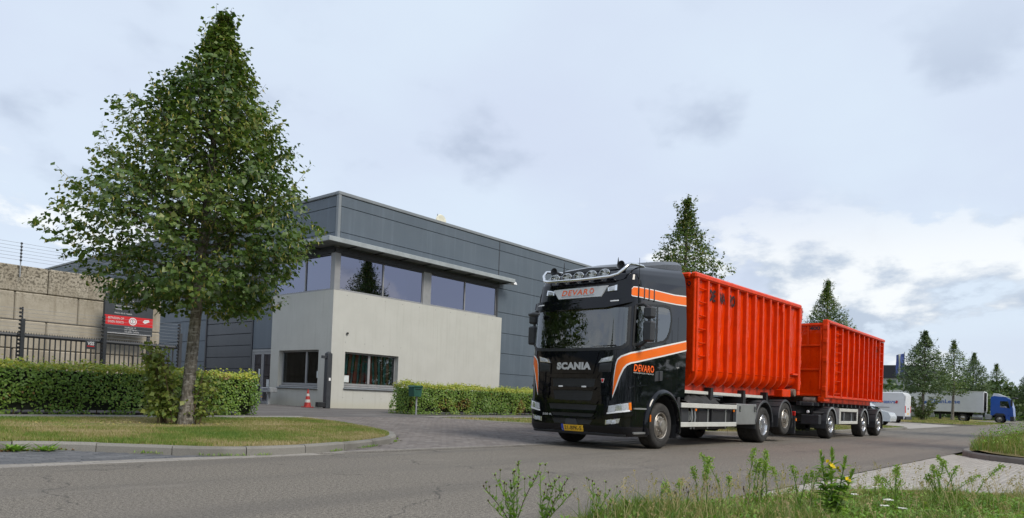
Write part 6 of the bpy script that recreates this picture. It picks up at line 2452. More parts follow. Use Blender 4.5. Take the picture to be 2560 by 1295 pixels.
for sgn in (1, -1):
    mudguard(TL, .7, .50, .60, sgn, .36, None, .52, 0, 178, lip='galvanised')
    mudguard(TL, 5.0, .50, .60, sgn, None, .40, .52, 0, 150, lip='galvanised')
    mudguard(TL, 7.33, .50, .60, sgn, .36, .30, .52, 0, 178, lip='galvanised')
    y0, y1 = sorted((-sgn * 1.275, -sgn * 1.235))
    bx_ = MB().box(1.65, 4.05, y0, y1, .96, 1.075, .01).build('side_guard', 'aluminium', TL)
    MB().box(1.65, 4.05, y0, y1, .51, .62, .01).build('lower_rail', 'aluminium', bx_)
    MB().box(1.65, 1.80, y0 - .001, y1 + .001, .62, .96, .008).build('end_panel', 'aluminium', bx_)
    MB().box(3.93, 4.05, y0 - .001, y1 + .001, .62, .96, .008).build('end_panel', 'aluminium', bx_)
    for x in (2.35, 3.35):
        MB().box(x, x + .04, *sorted((-sgn * 1.234, -sgn * 1.20)), .62, .96).build('guard_post', 'galvanised', bx_)
    MB().box(1.62, 1.66, *sorted((-sgn * 1.274, -sgn * .8)), .51, 1.075, .005).build('end_plate', 'aluminium', bx_)
    MB().box(1.9, 4.0, *sorted((-sgn * 1.18, -sgn * .55)), .50, .98, .03).build('storage_box', 'plastic_black', TL)
MB().box(7.75, 7.85, -1.2, 1.2, .42, .55, .02).build('underrun_bar', 'chassis', TL)

C2 = thing('roll_container', 'orange-red ribbed roll container with straight sides marked 400 on the trailer', 'container', (25.52, 8.77, 1.40), group='orange-red roll containers')
LN2 = 7.85
prof2 = [(-1.155, 2.62), (-1.155, .34), (-1.05, .12), (1.05, .12), (1.155, .34), (1.155, 2.62)]
m = MB()
fine = []
for (ya, za), (yb, zb_) in zip(prof2, prof2[1:]):
    k = max(1, int(math.hypot(yb - ya, zb_ - za) / .15))
    fine += [(ya + (yb - ya) * i / k, za + (zb_ - za) * i / k) for i in range(k)]
fine.append(prof2[-1])
vs = []
nx = 64
for i in range(nx + 1):
    x = LN2 * i / nx
    for y, z in fine:
        d = .018 * mnoise.noise(Vector((x * 1.7 + 20, z * 1.2, y))) + .01 * mnoise.noise(Vector((x * 5, z * 4 + 9, y * 2)))
        vs.append((x, y + (d if y < 0 else -d), z))
k = len(fine)
m.add(vs, [(i * k + j, i * k + j + 1, (i + 1) * k + j + 1, (i + 1) * k + j) for i in range(nx) for j in range(k - 1)])
profile_band([(y * .985, z + (.03 if z < 2.5 else 0)) for y, z in prof2], .03, LN2 - .03, m)
m.build('body', 'container_red', C2, smooth=50, fix=False)
MB().add([(LN2, y, z) for y, z in prof2], [tuple(range(len(prof2)))]).build('front_wall', 'container_red', C2)
ribs2 = [.82, 1.72, 2.45, 3.2, 3.93, 4.64, 5.3, 5.95, 6.45, 7.1, 7.72]
rb = MB()
w, dd = .075, .085
rb.add([(-w / 2, -1.14, 2.58), (w / 2, -1.14, 2.58), (w / 2, -1.14, .05), (-w / 2, -1.14, .05), (-w / 2, -1.20 - dd, 2.55), (w / 2, -1.20 - dd, 2.55), (w / 2, -1.20 - dd, .05), (-w / 2, -1.20 - dd, .05),
        (-w / 2, -.98, .05), (w / 2, -.98, .05)],
       [(4, 5, 6, 7), (0, 4, 7, 3), (1, 2, 6, 5), (0, 1, 5, 4), (3, 7, 8), (2, 9, 6), (7, 6, 9, 8)])
rb = rb.build('rib', 'container_frame', C2, loc=(ribs2[0], 0, 0))
for x in ribs2[1:]:
    inst('rib', rb.data, C2, (x, 0, 0))
for x in ribs2:
    inst('rib', rb.data, C2, (x, 0, 0), (0, 0, math.pi))
for y in (-1.225, 1.225):
    MB().box(0, LN2 + .03, y - .075, y + .075, 2.58, 2.70, .03).build('top_rail', 'container_frame', C2, smooth=35)
    MB().box(.12, LN2, y - .06, y + .06, .02, .10, .01).build('bottom_rail', 'container_frame', C2)
for x0, x1, zs in ((.86, 1.68, (2.33, 2.0, 1.66, 1.32, .98, .64, .2)), (7.14, 7.69, (2.40, 2.08, 1.76, 1.44, 1.12, .80))):
    for z in zs:
        MB().tube([(x0, -1.245, z), ((x0 + x1) / 2, -1.255, z - .015), (x1, -1.245, z)], .018, 6).build('rung', 'container_frame', C2, smooth=60)
# double door at the end facing the truck
dr = MB().box(-.02, .02, -1.16, 1.16, .08, 2.60).build('rear_door', 'container_red', C2)
for y in (-1.20, 1.20):
    MB().box(-.09, .12, y - .085, y + .085, .0, 2.70, .02).build('door_post', 'container_frame', C2)
for y in (-.06, -.62, .62):
    MB().box(-.07, -.021, y - .035, y + .035, .84 if abs(y) > .1 else .1, 2.58, .01).build('door_bar', 'container_frame', dr) if abs(y) < .1 else \
        MB().box(-.06, -.021, y - .03, y + .03, 1.86, 2.58, .01).build('door_bar', 'container_frame', dr)
for z in (.10, .98, 1.82, 2.54):
    MB().box(-.075, -.022, -1.11, 1.11, z - .035, z + .035, .012).build('door_beam', 'container_frame', dr)
for z in (.25, 1.25, 1.9, 2.35):
    MB().box(-.14, -.09, -1.29, -1.16, z, z + .16, .012).build('hinge', 'container_frame', C2)
MB().tube([(-.10, -1.08, .3), (-.10, -1.08, 2.4)], .022, 6).build('lock_rod', 'container_frame', dr, smooth=60)
MB().box(-.10, .5, -1.24, -1.02, -.12, .05, .02).build('roller_bracket', 'container_frame', C2)
MB().lathe([(0, -.2), (.10, -.2), (.105, -.18), (.105, .18), (.10, .2), (0, .2)], (-.05, -.75, -.08), 16, 'y').build('roller', 'tarp_roller', C2, smooth=40)
for y in (-.95, .85):
    MB().box(.3, LN2 - .7, y, y + .10, -.15, .11, .01).build('skid_rail', 'container_dull', C2)
lettering('400', .17, lambda x, z: (-.026, -.66 - x, 2.36 + z), 'letter_black', dr, fit=.36, bold=.006)
for t, x0 in (('V', 5.40), ('A', 6.02), ('R', 6.55), ('O', 6.82)):
    lettering(t, .34, lambda x, z: (x0 + x, -1.19, 2.10 + z), 'letter_black', C2, fit=.24, bold=.012)
# ------------------------------------------------------------------ vehicles and houses in the background
def simple_wheel(parent, x, y, z, r_, w, rim='rim_alloy'):
    wl_ = MB().lathe([(r_ * .58, .03), (r_ * .66, .0), (r_ * .92, .01), (r_, .05), (r_, w - .05), (r_ * .9, w), (r_ * .58, w)], n=24).build('wheel', 'rubber', parent, smooth=40, loc=(x, y, z))
    MB().lathe([(r_ * .6, .03), (r_ * .5, .08), (r_ * .3, .03), (r_ * .22, .0), (0, -.01)], n=20).build('rim', rim, wl_, smooth=40)
    return wl_


# white panel van: local x forward, y to its left; left side faces the camera
VZ = .16
van = thing('panel_van', 'white high-roof panel van seen from its rear corner beyond the trailer', 'van', (63.55, 12.45, VZ), R(90))
prof = [(0.0, .48), (0.0, 1.5), (.06, 2.38), (.20, 2.50), (3.9, 2.52), (4.25, 2.42), (4.75, 1.72), (5.55, 1.35), (5.85, 1.15), (5.9, .45), (5.75, .32), (.1, .36)]
m = MB()
n = len(prof)
rows_ = []
for y, k in ((-1.02, 0), (-.96, 1), (.96, 1), (1.02, 0)):
    rows_.append([(x, y * (1 if z < 1.4 else 1 - .06 * (z - 1.4)), z - (.05 if (k == 0 and z > 2.2) else 0)) for x, z in prof])
m.add([p for r_ in rows_ for p in r_], [(j * n + i, j * n + (i + 1) % n, (j + 1) * n + (i + 1) % n, (j + 1) * n + i) for j in range(3) for i in range(n)] + [tuple(range(n)), tuple(3 * n + i for i in range(n - 1, -1, -1))])
m.build('body', 'van_white', van, smooth=30)
for sgn in (1, -1):
    y = sgn * 1.03
    MB().prism([(3.95, 1.45), (4.72, 1.45), (4.35, 2.12), (3.95, 2.12)], 'y', *sorted((y * .985, y))).build('side_window', 'glass_coated', van)
    MB().prism([(.1, .36), (1.05, .36), (1.05, .62), (.1, .62)], 'y', *sorted((y * .99, y * 1.005))).build('side_trim', 'plastic_black', van)
    MB().box(1.1, 3.3, *sorted((y * .992, y * 1.004)), 1.27, 1.30).build('slide_rail', 'plastic_black', van)
    MB().box(-.03, .04, *sorted((sgn * .82, sgn * 1.0)), .88, 1.45, .02).build('tail_lamp', 'red_lamp', van)
    for x in (1.0, 4.9):
        w_ = simple_wheel(van, x, sgn * 1.0, .33, .34, .24)
        w_.rotation_euler = (0, 0, math.pi if sgn > 0 else 0)
        MB().lathe([(.40, 0), (.43, 0)], (x, sgn * 1.028, .36), 18, 'y', (0, math.pi)).build('arch', 'plastic_black', van)
for y in (-.49, .49):
    dr_ = MB().box(-.018, .01, y - .46, y + .46, .62, 2.3, .02).build('rear_door', 'van_white', van)
    MB().box(-.035, -.02, y - .03 + (.38 if y < 0 else -.38), y + .03 + (.38 if y < 0 else -.38), 1.15, 1.3).build('door_handle', 'plastic_black', dr_)
MB().box(-.10, .05, -1.0, 1.0, .36, .60, .03).build('rear_bumper', 'plastic_dark', van)
MB().box(-.02, -.019, -.26, .26, .76, .88).build('number_plate', 'plate_yellow', van)
lettering('PARTY', .30, lambda x, z: (2.75 - x, 1.035, 1.62 + z), 'letter_blue', van, fit=1.15, bold=.006, shear=.2)
lettering("SERV'S", .24, lambda x, z: (1.55 - x, 1.035, 1.62 + z), 'letter_blue', van, fit=.85, bold=.006)
MB().prism([(.55, 1.60), (.72, 1.66), (.62, 1.86), (.50, 1.80)], 'y', 1.030, 1.036).build('logo_swoosh', 'letter_red', van)
MB().box(-1.1, -.2, .25, 1.0, .03, .06).build('tail_lift', 'aluminium_box', van)

# pale car hidden behind the trailer's last wheel
car = thing('parked_car', 'pale grey parked car mostly hidden behind the last trailer wheel', 'car', (52.5, 13.25, .14), R(-90))
m = MB()
prof = [(-2.1, .35), (-2.15, .75), (-1.9, .98), (-1.35, 1.08), (-.75, 1.48), (.55, 1.50), (1.25, 1.05), (2.0, .88), (2.15, .60), (2.1, .30)]
n = len(prof)
rows_ = [[(x, y * (1 if z < 1.0 else .80), z) for x, z in prof] for y in (-.88, -.8, .8, .88)]
m.add([p for r_ in rows_ for p in r_], [(j * n + i, j * n + (i + 1) % n, (j + 1) * n + (i + 1) % n, (j + 1) * n + i) for j in range(3) for i in range(n)] + [tuple(range(n)), tuple(3 * n + i for i in range(n - 1, -1, -1))])
m.build('body', 'car_grey', car, smooth=40)
for sgn in (1, -1):
    MB().prism([(-1.2, 1.06), (1.1, 1.06), (.5, 1.42), (-.72, 1.42)], 'y', *sorted((sgn * .70, sgn * .745))).build('side_window', 'glass_coated', car)
    for x in (-1.3, 1.35):
        w_ = simple_wheel(car, x, sgn * .88, .32, .32, .2)
        w_.rotation_euler = (0, 0, math.pi if sgn > 0 else 0)
MB().add([(.60, -.66, 1.46), (1.2, -.72, 1.09), (1.2, .72, 1.09), (.60, .66, 1.46)], [(0, 1, 2, 3)]).build('windscreen', 'glass_coated', car)

# blue tractor with long white box trailer, heading to the right; local x forward, y left, right side faces the camera
BT = thing('tractor_unit', 'bright blue tractor unit with white roof deflector on the far road', 'truck', (99.3, 8.55, .30), R(-90))
m = MB()
cabp = [(-2.2, .95), (-2.2, 3.0), (-1.9, 3.12), (-.75, 3.0), (-.35, 2.75), (-.08, 1.75), (.0, .75), (-.1, .35), (-.7, .35), (-.75, .8), (-1.05, 1.05), (-1.6, 1.05), (-1.95, .85)]
m.prism(cabp, 'y', -1.2, 1.2)
m.build('cab', 'truck_blue', BT)
MB().prism([(-2.1, 3.05), (-1.95, 3.45), (-1.6, 3.42), (-.75, 3.05)], 'y', -1.05, 1.05).build('roof_deflector', 'box_white', BT)
MB().add([(-.36, -1.0, 2.68), (-.36, 1.0, 2.68), (-.10, 1.08, 1.8), (-.10, -1.08, 1.8)], [(0, 1, 2, 3)]).build('windscreen', 'glass_coated', BT)
for y in (-1.21, 1.2):
    MB().prism([(-1.3, 1.85), (-.35, 1.75), (-.55, 2.55), (-1.3, 2.55)], 'y', y, y + .012).build('side_window', 'glass_coated', BT)
    MB().prism([(-2.0, .9), (-.72, .9), (-.95, 1.15), (-1.65, 1.15)], 'y', y, y + .014).build('arch', 'plastic_dark', BT)
MB().box(-.35, .04, -1.22, 1.22, .28, .85, .05).build('bumper', 'plastic_dark', BT)
MB().box(-.02, .05, -1.15, -.75, .62, .80, .02).build('headlamp', 'lamp_reflector', BT)
MB().box(-.3, -.1, -1.5, -1.25, 2.0, 2.75, .05).build('mirror', 'plastic_dark', BT)
MB().box(-.25, .2, -1.15, 1.15, 2.88, 3.0, .04).build('sun_visor', 'plastic_black', BT)
MB().box(-6.0, -.4, -.5, -.38, .65, .95).box(-6.0, -.4, .38, .5, .65, .95).build('chassis_rails', 'chassis', BT)
MB().lathe([(0, 0), (.32, 0), (.33, .05), (.33, .95), (.32, 1.0), (0, 1.0)], (-3.95, -.9, .62), 20, 'x').build('fuel_tank', 'aluminium_box', BT, smooth=40)
MB().box(-2.75, -2.05, -1.2, -.6, .38, 1.0, .06).build('side_panel', 'aluminium_box', BT)
for x in (-1.33, -4.92):
    for sgn in (1, -1):
        w_ = simple_wheel(BT, x, sgn * 1.2, .48, .48, .3, 'rim_steel')
        w_.rotation_euler = (0, 0, math.pi if sgn > 0 else 0)
MB().lathe([(.56, 0), (.56, .5)], (-4.92, -1.25, .5), 16, 'y', (R(10), R(170))).build('mudguard', 'plastic_dark', BT)
WT = thing('box_trailer', 'long white box trailer with blue lettering behind the blue tractor', 'trailer', (99.3, 11.4, .30), R(-90))
MB().box(-13.4, 0, -1.27, 1.27, 1.15, 3.62, .04).build('box', 'box_white', WT)
for k in range(3):
    MB().box(-.012, .0, -1.15 + k, -.2 + k, 1.3, 3.5).build('front_rib', 'box_white', WT)
MB().box(-13.4, 0, -1.285, -1.272, 3.54, 3.62).box(-13.4, 0, -1.285, -1.272, 1.15, 1.24).build('edge_trim', 'aluminium', WT)
MB().box(-13.2, -1.2, -.5, -.38, .85, 1.14).box(-13.2, -1.2, .38, .5, .85, 1.14).build('chassis_rails', 'chassis', WT)
MB().box(-7.6, -5.0, -1.2, -.7, .45, 1.0, .02).build('pallet_box', 'aluminium_box', WT)
MB().box(-4.55, -4.3, -.9, -.7, .05, 1.14).build('landing_leg', 'chassis', WT)
for x in (-9.3, -10.6, -11.9):
    w_ = simple_wheel(WT, x, -1.2, .48, .48, .3)
lettering('CleanLease', .62, lambda x, z: (-5.55 + x, -1.288, 2.15 + z), 'letter_blue', WT, fit=3.2, bold=.008)
MB().prism([(-6.25, 2.15), (-5.85, 2.4), (-5.75, 2.1), (-6.1, 1.95)], 'y', -1.290, -1.286).prism([(-6.5, 2.25), (-6.2, 2.55), (-6.0, 2.45), (-6.35, 2.1)], 'y', -1.290, -1.286).build('logo_mark', 'letter_blue', WT)
# another parked truck body cut off by the picture edge
PT = thing('parked_trailer', 'tail of a white parked trailer cut off by the right picture edge', 'trailer', (97.0, 7.35, .3), R(-90))
MB().box(0, 8, -1.25, 1.25, .95, 4.0, .03).build('box', 'box_white', PT)
MB().box(.2, 7.8, -.6, .6, .7, .94).build('chassis_rails', 'chassis', PT)
MB().box(-.03, .0, -1.2, -.9, .70, .86).build('tail_lamp', 'red_lamp', PT)
for x in (1.2, 2.5):
    simple_wheel(PT, x, -1.2, .2, .46, .3)

# far office building, flag, wood
FB = thing('far_building', 'far dark-roofed industrial building behind the flag and van', 'building', (132, 24.6, .3))
MB().box(0, 30, 0, 40, 0, 6.6).build('wall', 'far_wall', FB)
MB().box(-.3, 30.3, -.3, 40.3, 6.6, 8.75).build('roof_band', 'far_roof', FB)
for k in range(9):
    w_ = MB().box(-.06, .0, 1 + k * 4.0, 4.2 + k * 4.0, 3.9, 5.3).build('window', 'trim_dark', FB)
    MB().box(-.08, -.06, 1.1 + k * 4.0, 4.1 + k * 4.0, 4.0, 5.2).build('pane', 'glass_coated', FB)
FP = thing('flag', 'blue and pale advertising flag on a tall pole near the van', 'flag', (85, 17.1, .3))
MB().tube([(0, 0, 0), (0, 0, 7.3)], [.06, .04], 8).build('pole', 'galvanised', FP, smooth=50)
m = MB()
m2 = MB()
for mb_, j0, j1 in ((m, 0, 4), (m2, 4, 6), (m, 6, 9)):
    for j in range(j0, j1):
        for i in range(12):
            q = []
            for a, b in ((j, i), (j + 1, i), (j + 1, i + 1), (j, i + 1)):
                y = .05 + a * .085 - .02 * (b / 12)
                q.append((.10 * math.sin(a * .8 + b * .5), y, 7.15 - b * .19 - .02 * a))
            mb_.add(q, [(0, 1, 2, 3)])
m.build('cloth', 'flag_blue', FP, smooth=60, fix=False)
m2.build('cloth_band', 'flag_pale', FP, smooth=60, fix=False)


def wood(name, label, pts, h, seed, dens=26, size=.55, depth=5.0):
    """a distant belt of trees that reads as one mass"""
    rng = np.random.default_rng(seed)
    P = []
    for a, b in zip(pts, pts[1:]):
        l = math.hypot(b[0] - a[0], b[1] - a[1])
        for _ in range(int(l * h * dens / 4)):
            t = rng.random()
            x, y = a[0] + (b[0] - a[0]) * t, a[1] + (b[1] - a[1]) * t
            top = h * (.72 + .35 * mnoise.noise(Vector((x * .18, y * .18, seed))) + .18 * mnoise.noise(Vector((x * .6, y * .6, seed))))
            z = top * rng.random() ** .8
            off = rng.normal(0, depth * .35) * (1.1 - .6 * z / h)
            nx_, ny_ = -(b[1] - a[1]) / l, (b[0] - a[0]) / l
            P.append((x + nx_ * off, y + ny_ * off, z + .2))
    n = len(P)
    P = np.array(P)
    N = rng.normal(0, .6, (n, 3)) + np.array([0, 0, .6])
    D = rng.normal(0, 1, (n, 3)) + np.array([0, 0, -.3])
    cl = np.array([mnoise.noise(Vector((p[0] * .25, p[1] * .25, p[2] * .3))) for p in P])
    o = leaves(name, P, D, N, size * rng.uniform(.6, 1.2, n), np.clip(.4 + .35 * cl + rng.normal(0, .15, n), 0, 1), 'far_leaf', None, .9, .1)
    return tag(o, label, None, kind='stuff')


wood('wood', 'dark green wood closing the far side beyond the row of trees', [(104, 22.5), (116, 21), (128, 17.0), (142, 12.5), (170, 9), (220, 4)], 7.0, 3, 60, .75)
wood('wood', 'low green shrubs between the van and the far building', [(74, 30), (80, 20.5), (88, 19)], 5.0, 4, 30, .4, 3.0)
wood('wood', 'added unseen belt of trees behind the viewer, mirrored in the black paint', [(-60, -6), (-30, -26), (0, -32), (40, -30), (90, -26)], 6.0, 5, 26, .8)  # unseen belt added so the black paint mirrors trees instead of sky
wood('wood', 'added roadside trees across the road outside the frame, mirrored in the doors', [(19, -11), (35, -9.5), (60, -8), (100, -6)], 6.5, 8, 34, .6, 3.0)  # unseen trees added to darken the reflections in the cab side
wood('wood', 'added unseen trees far down the road behind the viewer on the left', [(-55, -6), (-48, 10), (-44, 30), (-30, 52)], 9.0, 6, 22, .8)  # unseen trees added on the left for the truck front to reflect

NB = thing('added_hall', 'added unseen grey hall left of the yard, mirrored in the truck front', 'building', (-62, 34, .2))  # unseen hall added so the truck front reflects something dark
MB().box(0, 44, 0, 30, 0, 8.2).build('wall', 'cladding_grey', NB)
MB().box(-.2, 44.2, -.2, 30.2, 8.2, 8.5).build('coping', 'trim_grey', NB)
for k in range(5):
    d_ = MB().box(3 + k * 8.4, 7.2 + k * 8.4, -.08, 0, 0, 4.4).build('loading_door', 'cladding_dark', NB)
# ------------------------------------------------------------------ roadside plants in the foreground
def plant(name, label, loc, group):
    return thing(name, label, 'plant', loc, 0, group)


def stem_path(rng, h, bend, az, n=9):
    return [np.array([math.cos(az) * bend * t ** 2.2 + rng.normal(0, .004), math.sin(az) * bend * t ** 2.2 + rng.normal(0, .004), h * t]) for t in np.linspace(0, 1, n)]


def along(path, t):
    i = min(int(t * (len(path) - 1)), len(path) - 2)
    f = t * (len(path) - 1) - i
    return path[i] * (1 - f) + path[i + 1] * f


def spike_weed(label, u, v, ztop, seed, stems=2, plume=True, bend=.06, leafy=1.0, spread=.05, dark=False):
    """fleabane-like weed: upright stem, narrow leaves, nodding flower plume"""
    rng = np.random.default_rng(seed)
    z0 = NEARZ(u, v)
    root = plant('fleabane', label, (u, v, z0), 'tall fleabane weeds on the near verge')
    P, D, N, S, TI, W = [], [], [], [], [], []
    for k in range(stems):
        h = (ztop - z0) * (1 if k == 0 else rng.uniform(.6, .92))
        az = rng.uniform(0, 6.28)
        path = stem_path(rng, h, bend * rng.uniform(.6, 2.0), az)
        ox, oy = (0, 0) if k == 0 else rng.normal(0, spread, 2)
        path = [p + np.array([ox, oy, 0]) for p in path]
        MB().tube(path, [.0042 * (1 - .6 * i / 8) + .001 for i in range(9)], 5).build('stem', 'stem_green', root, smooth=60)
        for i in range(int(h * 85 * leafy)):
            t = .08 + .84 * rng.random()
            p = along(path, t)
            a = i * 2.4 + rng.normal(0, .3)
            P.append(p)
            D.append((math.cos(a), math.sin(a), 1.3 + .6 * rng.random()))
            N.append((-math.cos(a) * .6, -math.sin(a) * .6, 1))
            S.append(.064 * (1.15 - .7 * t) * rng.uniform(.7, 1.25))
            TI.append(np.clip(rng.normal(.40, .16), 0, .8))
            W.append(.15)
        if plume:
            for i in range(int(150 * h / .45)):
                t = .72 + .28 * rng.random() ** .7
                p = along(path, t) + rng.normal(0, .011 * (1.25 - t) * 4, 3) * np.array([1, 1, .6])
                P.append(p)
                D.append(tuple(rng.normal(0, .5, 3) + np.array([0, 0, .7])))
                N.append(tuple(rng.normal(0, 1, 3)))
                S.append(.016 * rng.uniform(.7, 1.5))
                TI.append(np.clip(rng.normal(.62, .15), .2, 1))
                W.append(.6)
    leaves('leaves', P, D, N, S, TI, 'weed_leaf', root, np.array(W), .05)
    return root


def knapweed(label, u, v, tops, seed):
    """branched stems with dark round buds; tops = list of (du, dv, z)"""
    rng = np.random.default_rng(seed)
    z0 = NEARZ(u, v)
    root = plant('knapweed', label, (u, v, z0), 'knapweeds with round brown buds')
    P, D, N, S, TI = [], [], [], [], []
    for (du, dv, z) in tops:
        e = np.array([du, dv, z - z0])
        path = [np.array([e[0] * t ** 1.4 + rng.normal(0, .004), e[1] * t ** 1.4 + rng.normal(0, .004), e[2] * t]) for t in np.linspace(0, 1, 9)]
        MB().tube(path, [.0035 * (1 - .6 * i / 8) + .0008 for i in range(9)], 5).build('stem', 'stem_dark' if rng.random() < .3 else 'stem_green', root, smooth=60)
        heads = [path[-1]]
        for b in range(rng.integers(2, 5)):
            t = rng.uniform(.45, .9)
            p = along(path, t)
            a = rng.uniform(0, 6.28)
            q = p + np.array([math.cos(a) * .05, math.sin(a) * .05, rng.uniform(.05, .12)])
            MB().tube([p, (p + q) / 2 + np.array([math.cos(a) * .012, math.sin(a) * .012, -.005]), q], [.0022, .0018, .0012], 4).build('side_stem', 'stem_green', root)
            heads.append(q)
            P.append(p)
            D.append((math.cos(a), math.sin(a), .6))
            N.append((-math.cos(a), -math.sin(a), 1))
            S.append(rng.uniform(.05, .09))
            TI.append(rng.uniform(.2, .6))
        for q in heads:
            MB().lathe([(0, -.002), (.0045, .0), (.006, .006), (.0042, .011), (.002, .013), (0, .013)], tuple(q), 8, 'z').build('bud', 'bud_brown', root, smooth=60)
            for j in range(3):
                a = rng.uniform(0, 6.28)
                P.append(q)
                D.append((math.cos(a), math.sin(a), .8))
                N.append((-math.cos(a), -math.sin(a), 1))
                S.append(rng.uniform(.02, .04))
                TI.append(rng.uniform(.3, .7))
        for i in range(26):
            t = rng.uniform(.15, .95)
            p = along(path, t)
            a = rng.uniform(0, 6.28)
            P.append(p)
            D.append((math.cos(a), math.sin(a), .75))
            N.append((-math.cos(a), -math.sin(a), 1))
            S.append(rng.uniform(.035, .075) * (1.2 - .5 * t))
            TI.append(np.clip(rng.normal(.35, .15), 0, .7))
    leaves('leaves', P, D, N, S, TI, 'weed_leaf', root, .26, .05)
    return root


def primrose(label, u, v, tops, seed):
    rng = np.random.default_rng(seed)
    z0 = NEARZ(u, v)
    root = plant('evening_primrose', label, (u, v, z0), None)
    P, D, N, S, TI, W = [], [], [], [], [], []
    for du, dv, z, fl in tops:
        h = z - z0
        path = [np.array([du * t ** .8, dv * t ** .8, h * t]) for t in np.linspace(0, 1, 9)]
        MB().tube(path, [.007 * (1 - .5 * i / 8) + .001 for i in range(9)], 6).build('stem', 'stem_green', root, smooth=60)
        for i in range(int(46 * h / .5)):
            t = .05 + .85 * rng.random()
            p = along(path, t)
            a = i * 2.4
            P.append(p)
            D.append((math.cos(a), math.sin(a), .55 - .75 * (1 - t) + rng.normal(0, .25)))
            N.append((-math.cos(a) * .3, -math.sin(a) * .3, 1))
            S.append(.165 * (1.1 - .72 * t) * rng.uniform(.7, 1.2))
            TI.append(np.clip(rng.normal(.5, .14), .1, .8))
            W.append(.40)
        for i in range(34):   # bud spike
            t = .80 + .2 * rng.random()
            p = along(path, t)
            a = rng.uniform(0, 6.28)
            P.append(p)
            D.append((math.cos(a) * .5, math.sin(a) * .5, 1))
            N.append((-math.cos(a), -math.sin(a), .4))
            S.append(.05 * (1.25 - .4 * (t - .8) / .2))
            TI.append(np.clip(rng.normal(.5, .2), .1, .95))
            W.append(.3)
        for f in range(fl):
            p = along(path, .80 - .06 * f)
            a = rng.uniform(2.2, 4.6)
            c = p + np.array([math.cos(a) * .035, math.sin(a) * .035, .01])
            fp, fd, fn = [], [], []
            for k in range(4):
                b = k * math.pi / 2 + .4
                fp.append(c)
                fd.append((math.cos(b) * .8 + math.cos(a) * .5, math.sin(b) * .5 + math.sin(a) * .5, .5 * math.sin(b) + .3))
                fn.append((math.cos(a), math.sin(a), .6))
            leaves('flower', fp, fd, fn, np.full(4, .035), np.zeros(4), 'petal_yellow', root, 1.0, .1)
    leaves('leaves', P, D, N, S, TI, 'weed_leaf', root, np.array(W), .08)
    return root


def yarrow(label, u, v, z, seed):
    rng = np.random.default_rng(seed)
    z0 = NEARZ(u, v)
    root = plant('yarrow', label, (u, v, z0), 'yarrows with flat white flower heads')
    h = z - z0
    MB().tube([(0, 0, 0), (.005, 0, h * .6), (.01, .005, h)], [.0025, .002, .0015], 5).build('stem', 'stem_green', root)
    m = MB()
    for i in range(26):
        a, r_ = rng.uniform(0, 6.28), .034 * rng.random() ** .5
        c = (.01 + r_ * math.cos(a), .005 + r_ * math.sin(a), h + .006 + rng.uniform(-.003, .003))
        m.lathe([(0, .004), (.0065, .002), (.006, -.002), (0, -.003)], c, 6, 'z')
    m.build('flower_head', 'petal_white', root)
    P, D = [], []
    for i in range(24):
        a = rng.uniform(0, 6.28)
        P.append((0, 0, h * rng.uniform(.05, .8)))
        D.append((math.cos(a), math.sin(a), .5))
    leaves('leaves', P, D, np.tile([0, 0, 1.], (24, 1)), np.full(24, .035), rng.uniform(.2, .6, 24), 'weed_leaf', root, .25, .05)
    return root


def plantain(label, u, v, z, seed):
    rng = np.random.default_rng(seed)
    z0 = NEARZ(u, v)
    root = plant('plantain', label, (u, v, z0), 'plantains with dark seed heads')
    for k in range(rng.integers(3, 6)):
        h = (z - z0) * rng.uniform(.75, 1.0)
        dx, dy = rng.normal(0, .05, 2)
        MB().tube([(0, 0, 0), (dx * .5, dy * .5, h * .6), (dx, dy, h)], [.0018, .0014, .0012], 4).build('stem', 'stem_brown', root)
        MB().lathe([(0, 0), (.005, .004), (.006, .012), (.004, .024), (0, .028)], (dx, dy, h), 6, 'z').build('seed_head', 'bud_brown', root, smooth=60)
    n = 9
    a = rng.uniform(0, 6.28, n)
    leaves('leaves', np.zeros((n, 3)), np.stack([np.cos(a), np.sin(a), np.full(n, 1.0)], 1), np.stack([-np.cos(a), -np.sin(a), np.full(n, .8)], 1), rng.uniform(.1, .2, n), rng.uniform(.2, .5, n), 'weed_leaf', root, .2, .05)
    return root


def tuft(label, u, v, h, seed, n=70):
    rng = np.random.default_rng(seed)
    root = plant('grass_tuft', label, (u, v, NEARZ(u, v)), 'grass tufts')
    a = rng.uniform(0, 6.28, n)
    el = rng.uniform(.4, 1.8, n)
    leaves('blades', rng.normal(0, .02, (n, 3)) * np.array([1, 1, 0]), np.stack([np.cos(a), np.sin(a), el], 1), np.stack([-np.cos(a) * .8, -np.sin(a) * .8, np.full(n, 1.)], 1),
           h * rng.uniform(.6, 1.15, n), np.clip(rng.normal(.3, .15, n), 0, 1), 'weed_leaf', root, .07, .06)
    return root


knapweed('dense knapweed with many brown buds at the bottom edge left of the plate', 3.60, 2.98,
         [(-.13, .17, .385), (-.08, .11, .46), (.0, .02, .49), (.09, .05, .53), (.02, .07, .42), (.10, -.10, .49), (-.05, .05, .36), (-.16, .1, .30)], 1)
knapweed('knapweed leaning right beside the dense one at the bottom edge', 3.74, 2.86, [(.05, -.06, .44), (.02, .05, .47), (.10, -.12, .45), (-.02, -.02, .36), (.12, -.05, .33), (.16, -.14, .38)], 2)
knapweed('thin sparse knapweed below the front wheel', 4.12, 2.70, [(0, .03, .42), (.08, -.06, .36), (.02, -.02, .33), (.16, -.1, .35)], 3)
tuft('spiky grass tuft on the asphalt edge below the black cab', 4.86, 2.82, .2, 4, 110)
spike_weed('short weed with a yellow bud below the front wheel', 5.05, 2.70, .36, 5, 1, True, .02)
spike_weed('short leafy weed right of the yellow bud', 5.22, 2.62, .37, 6, 2, True, .02)
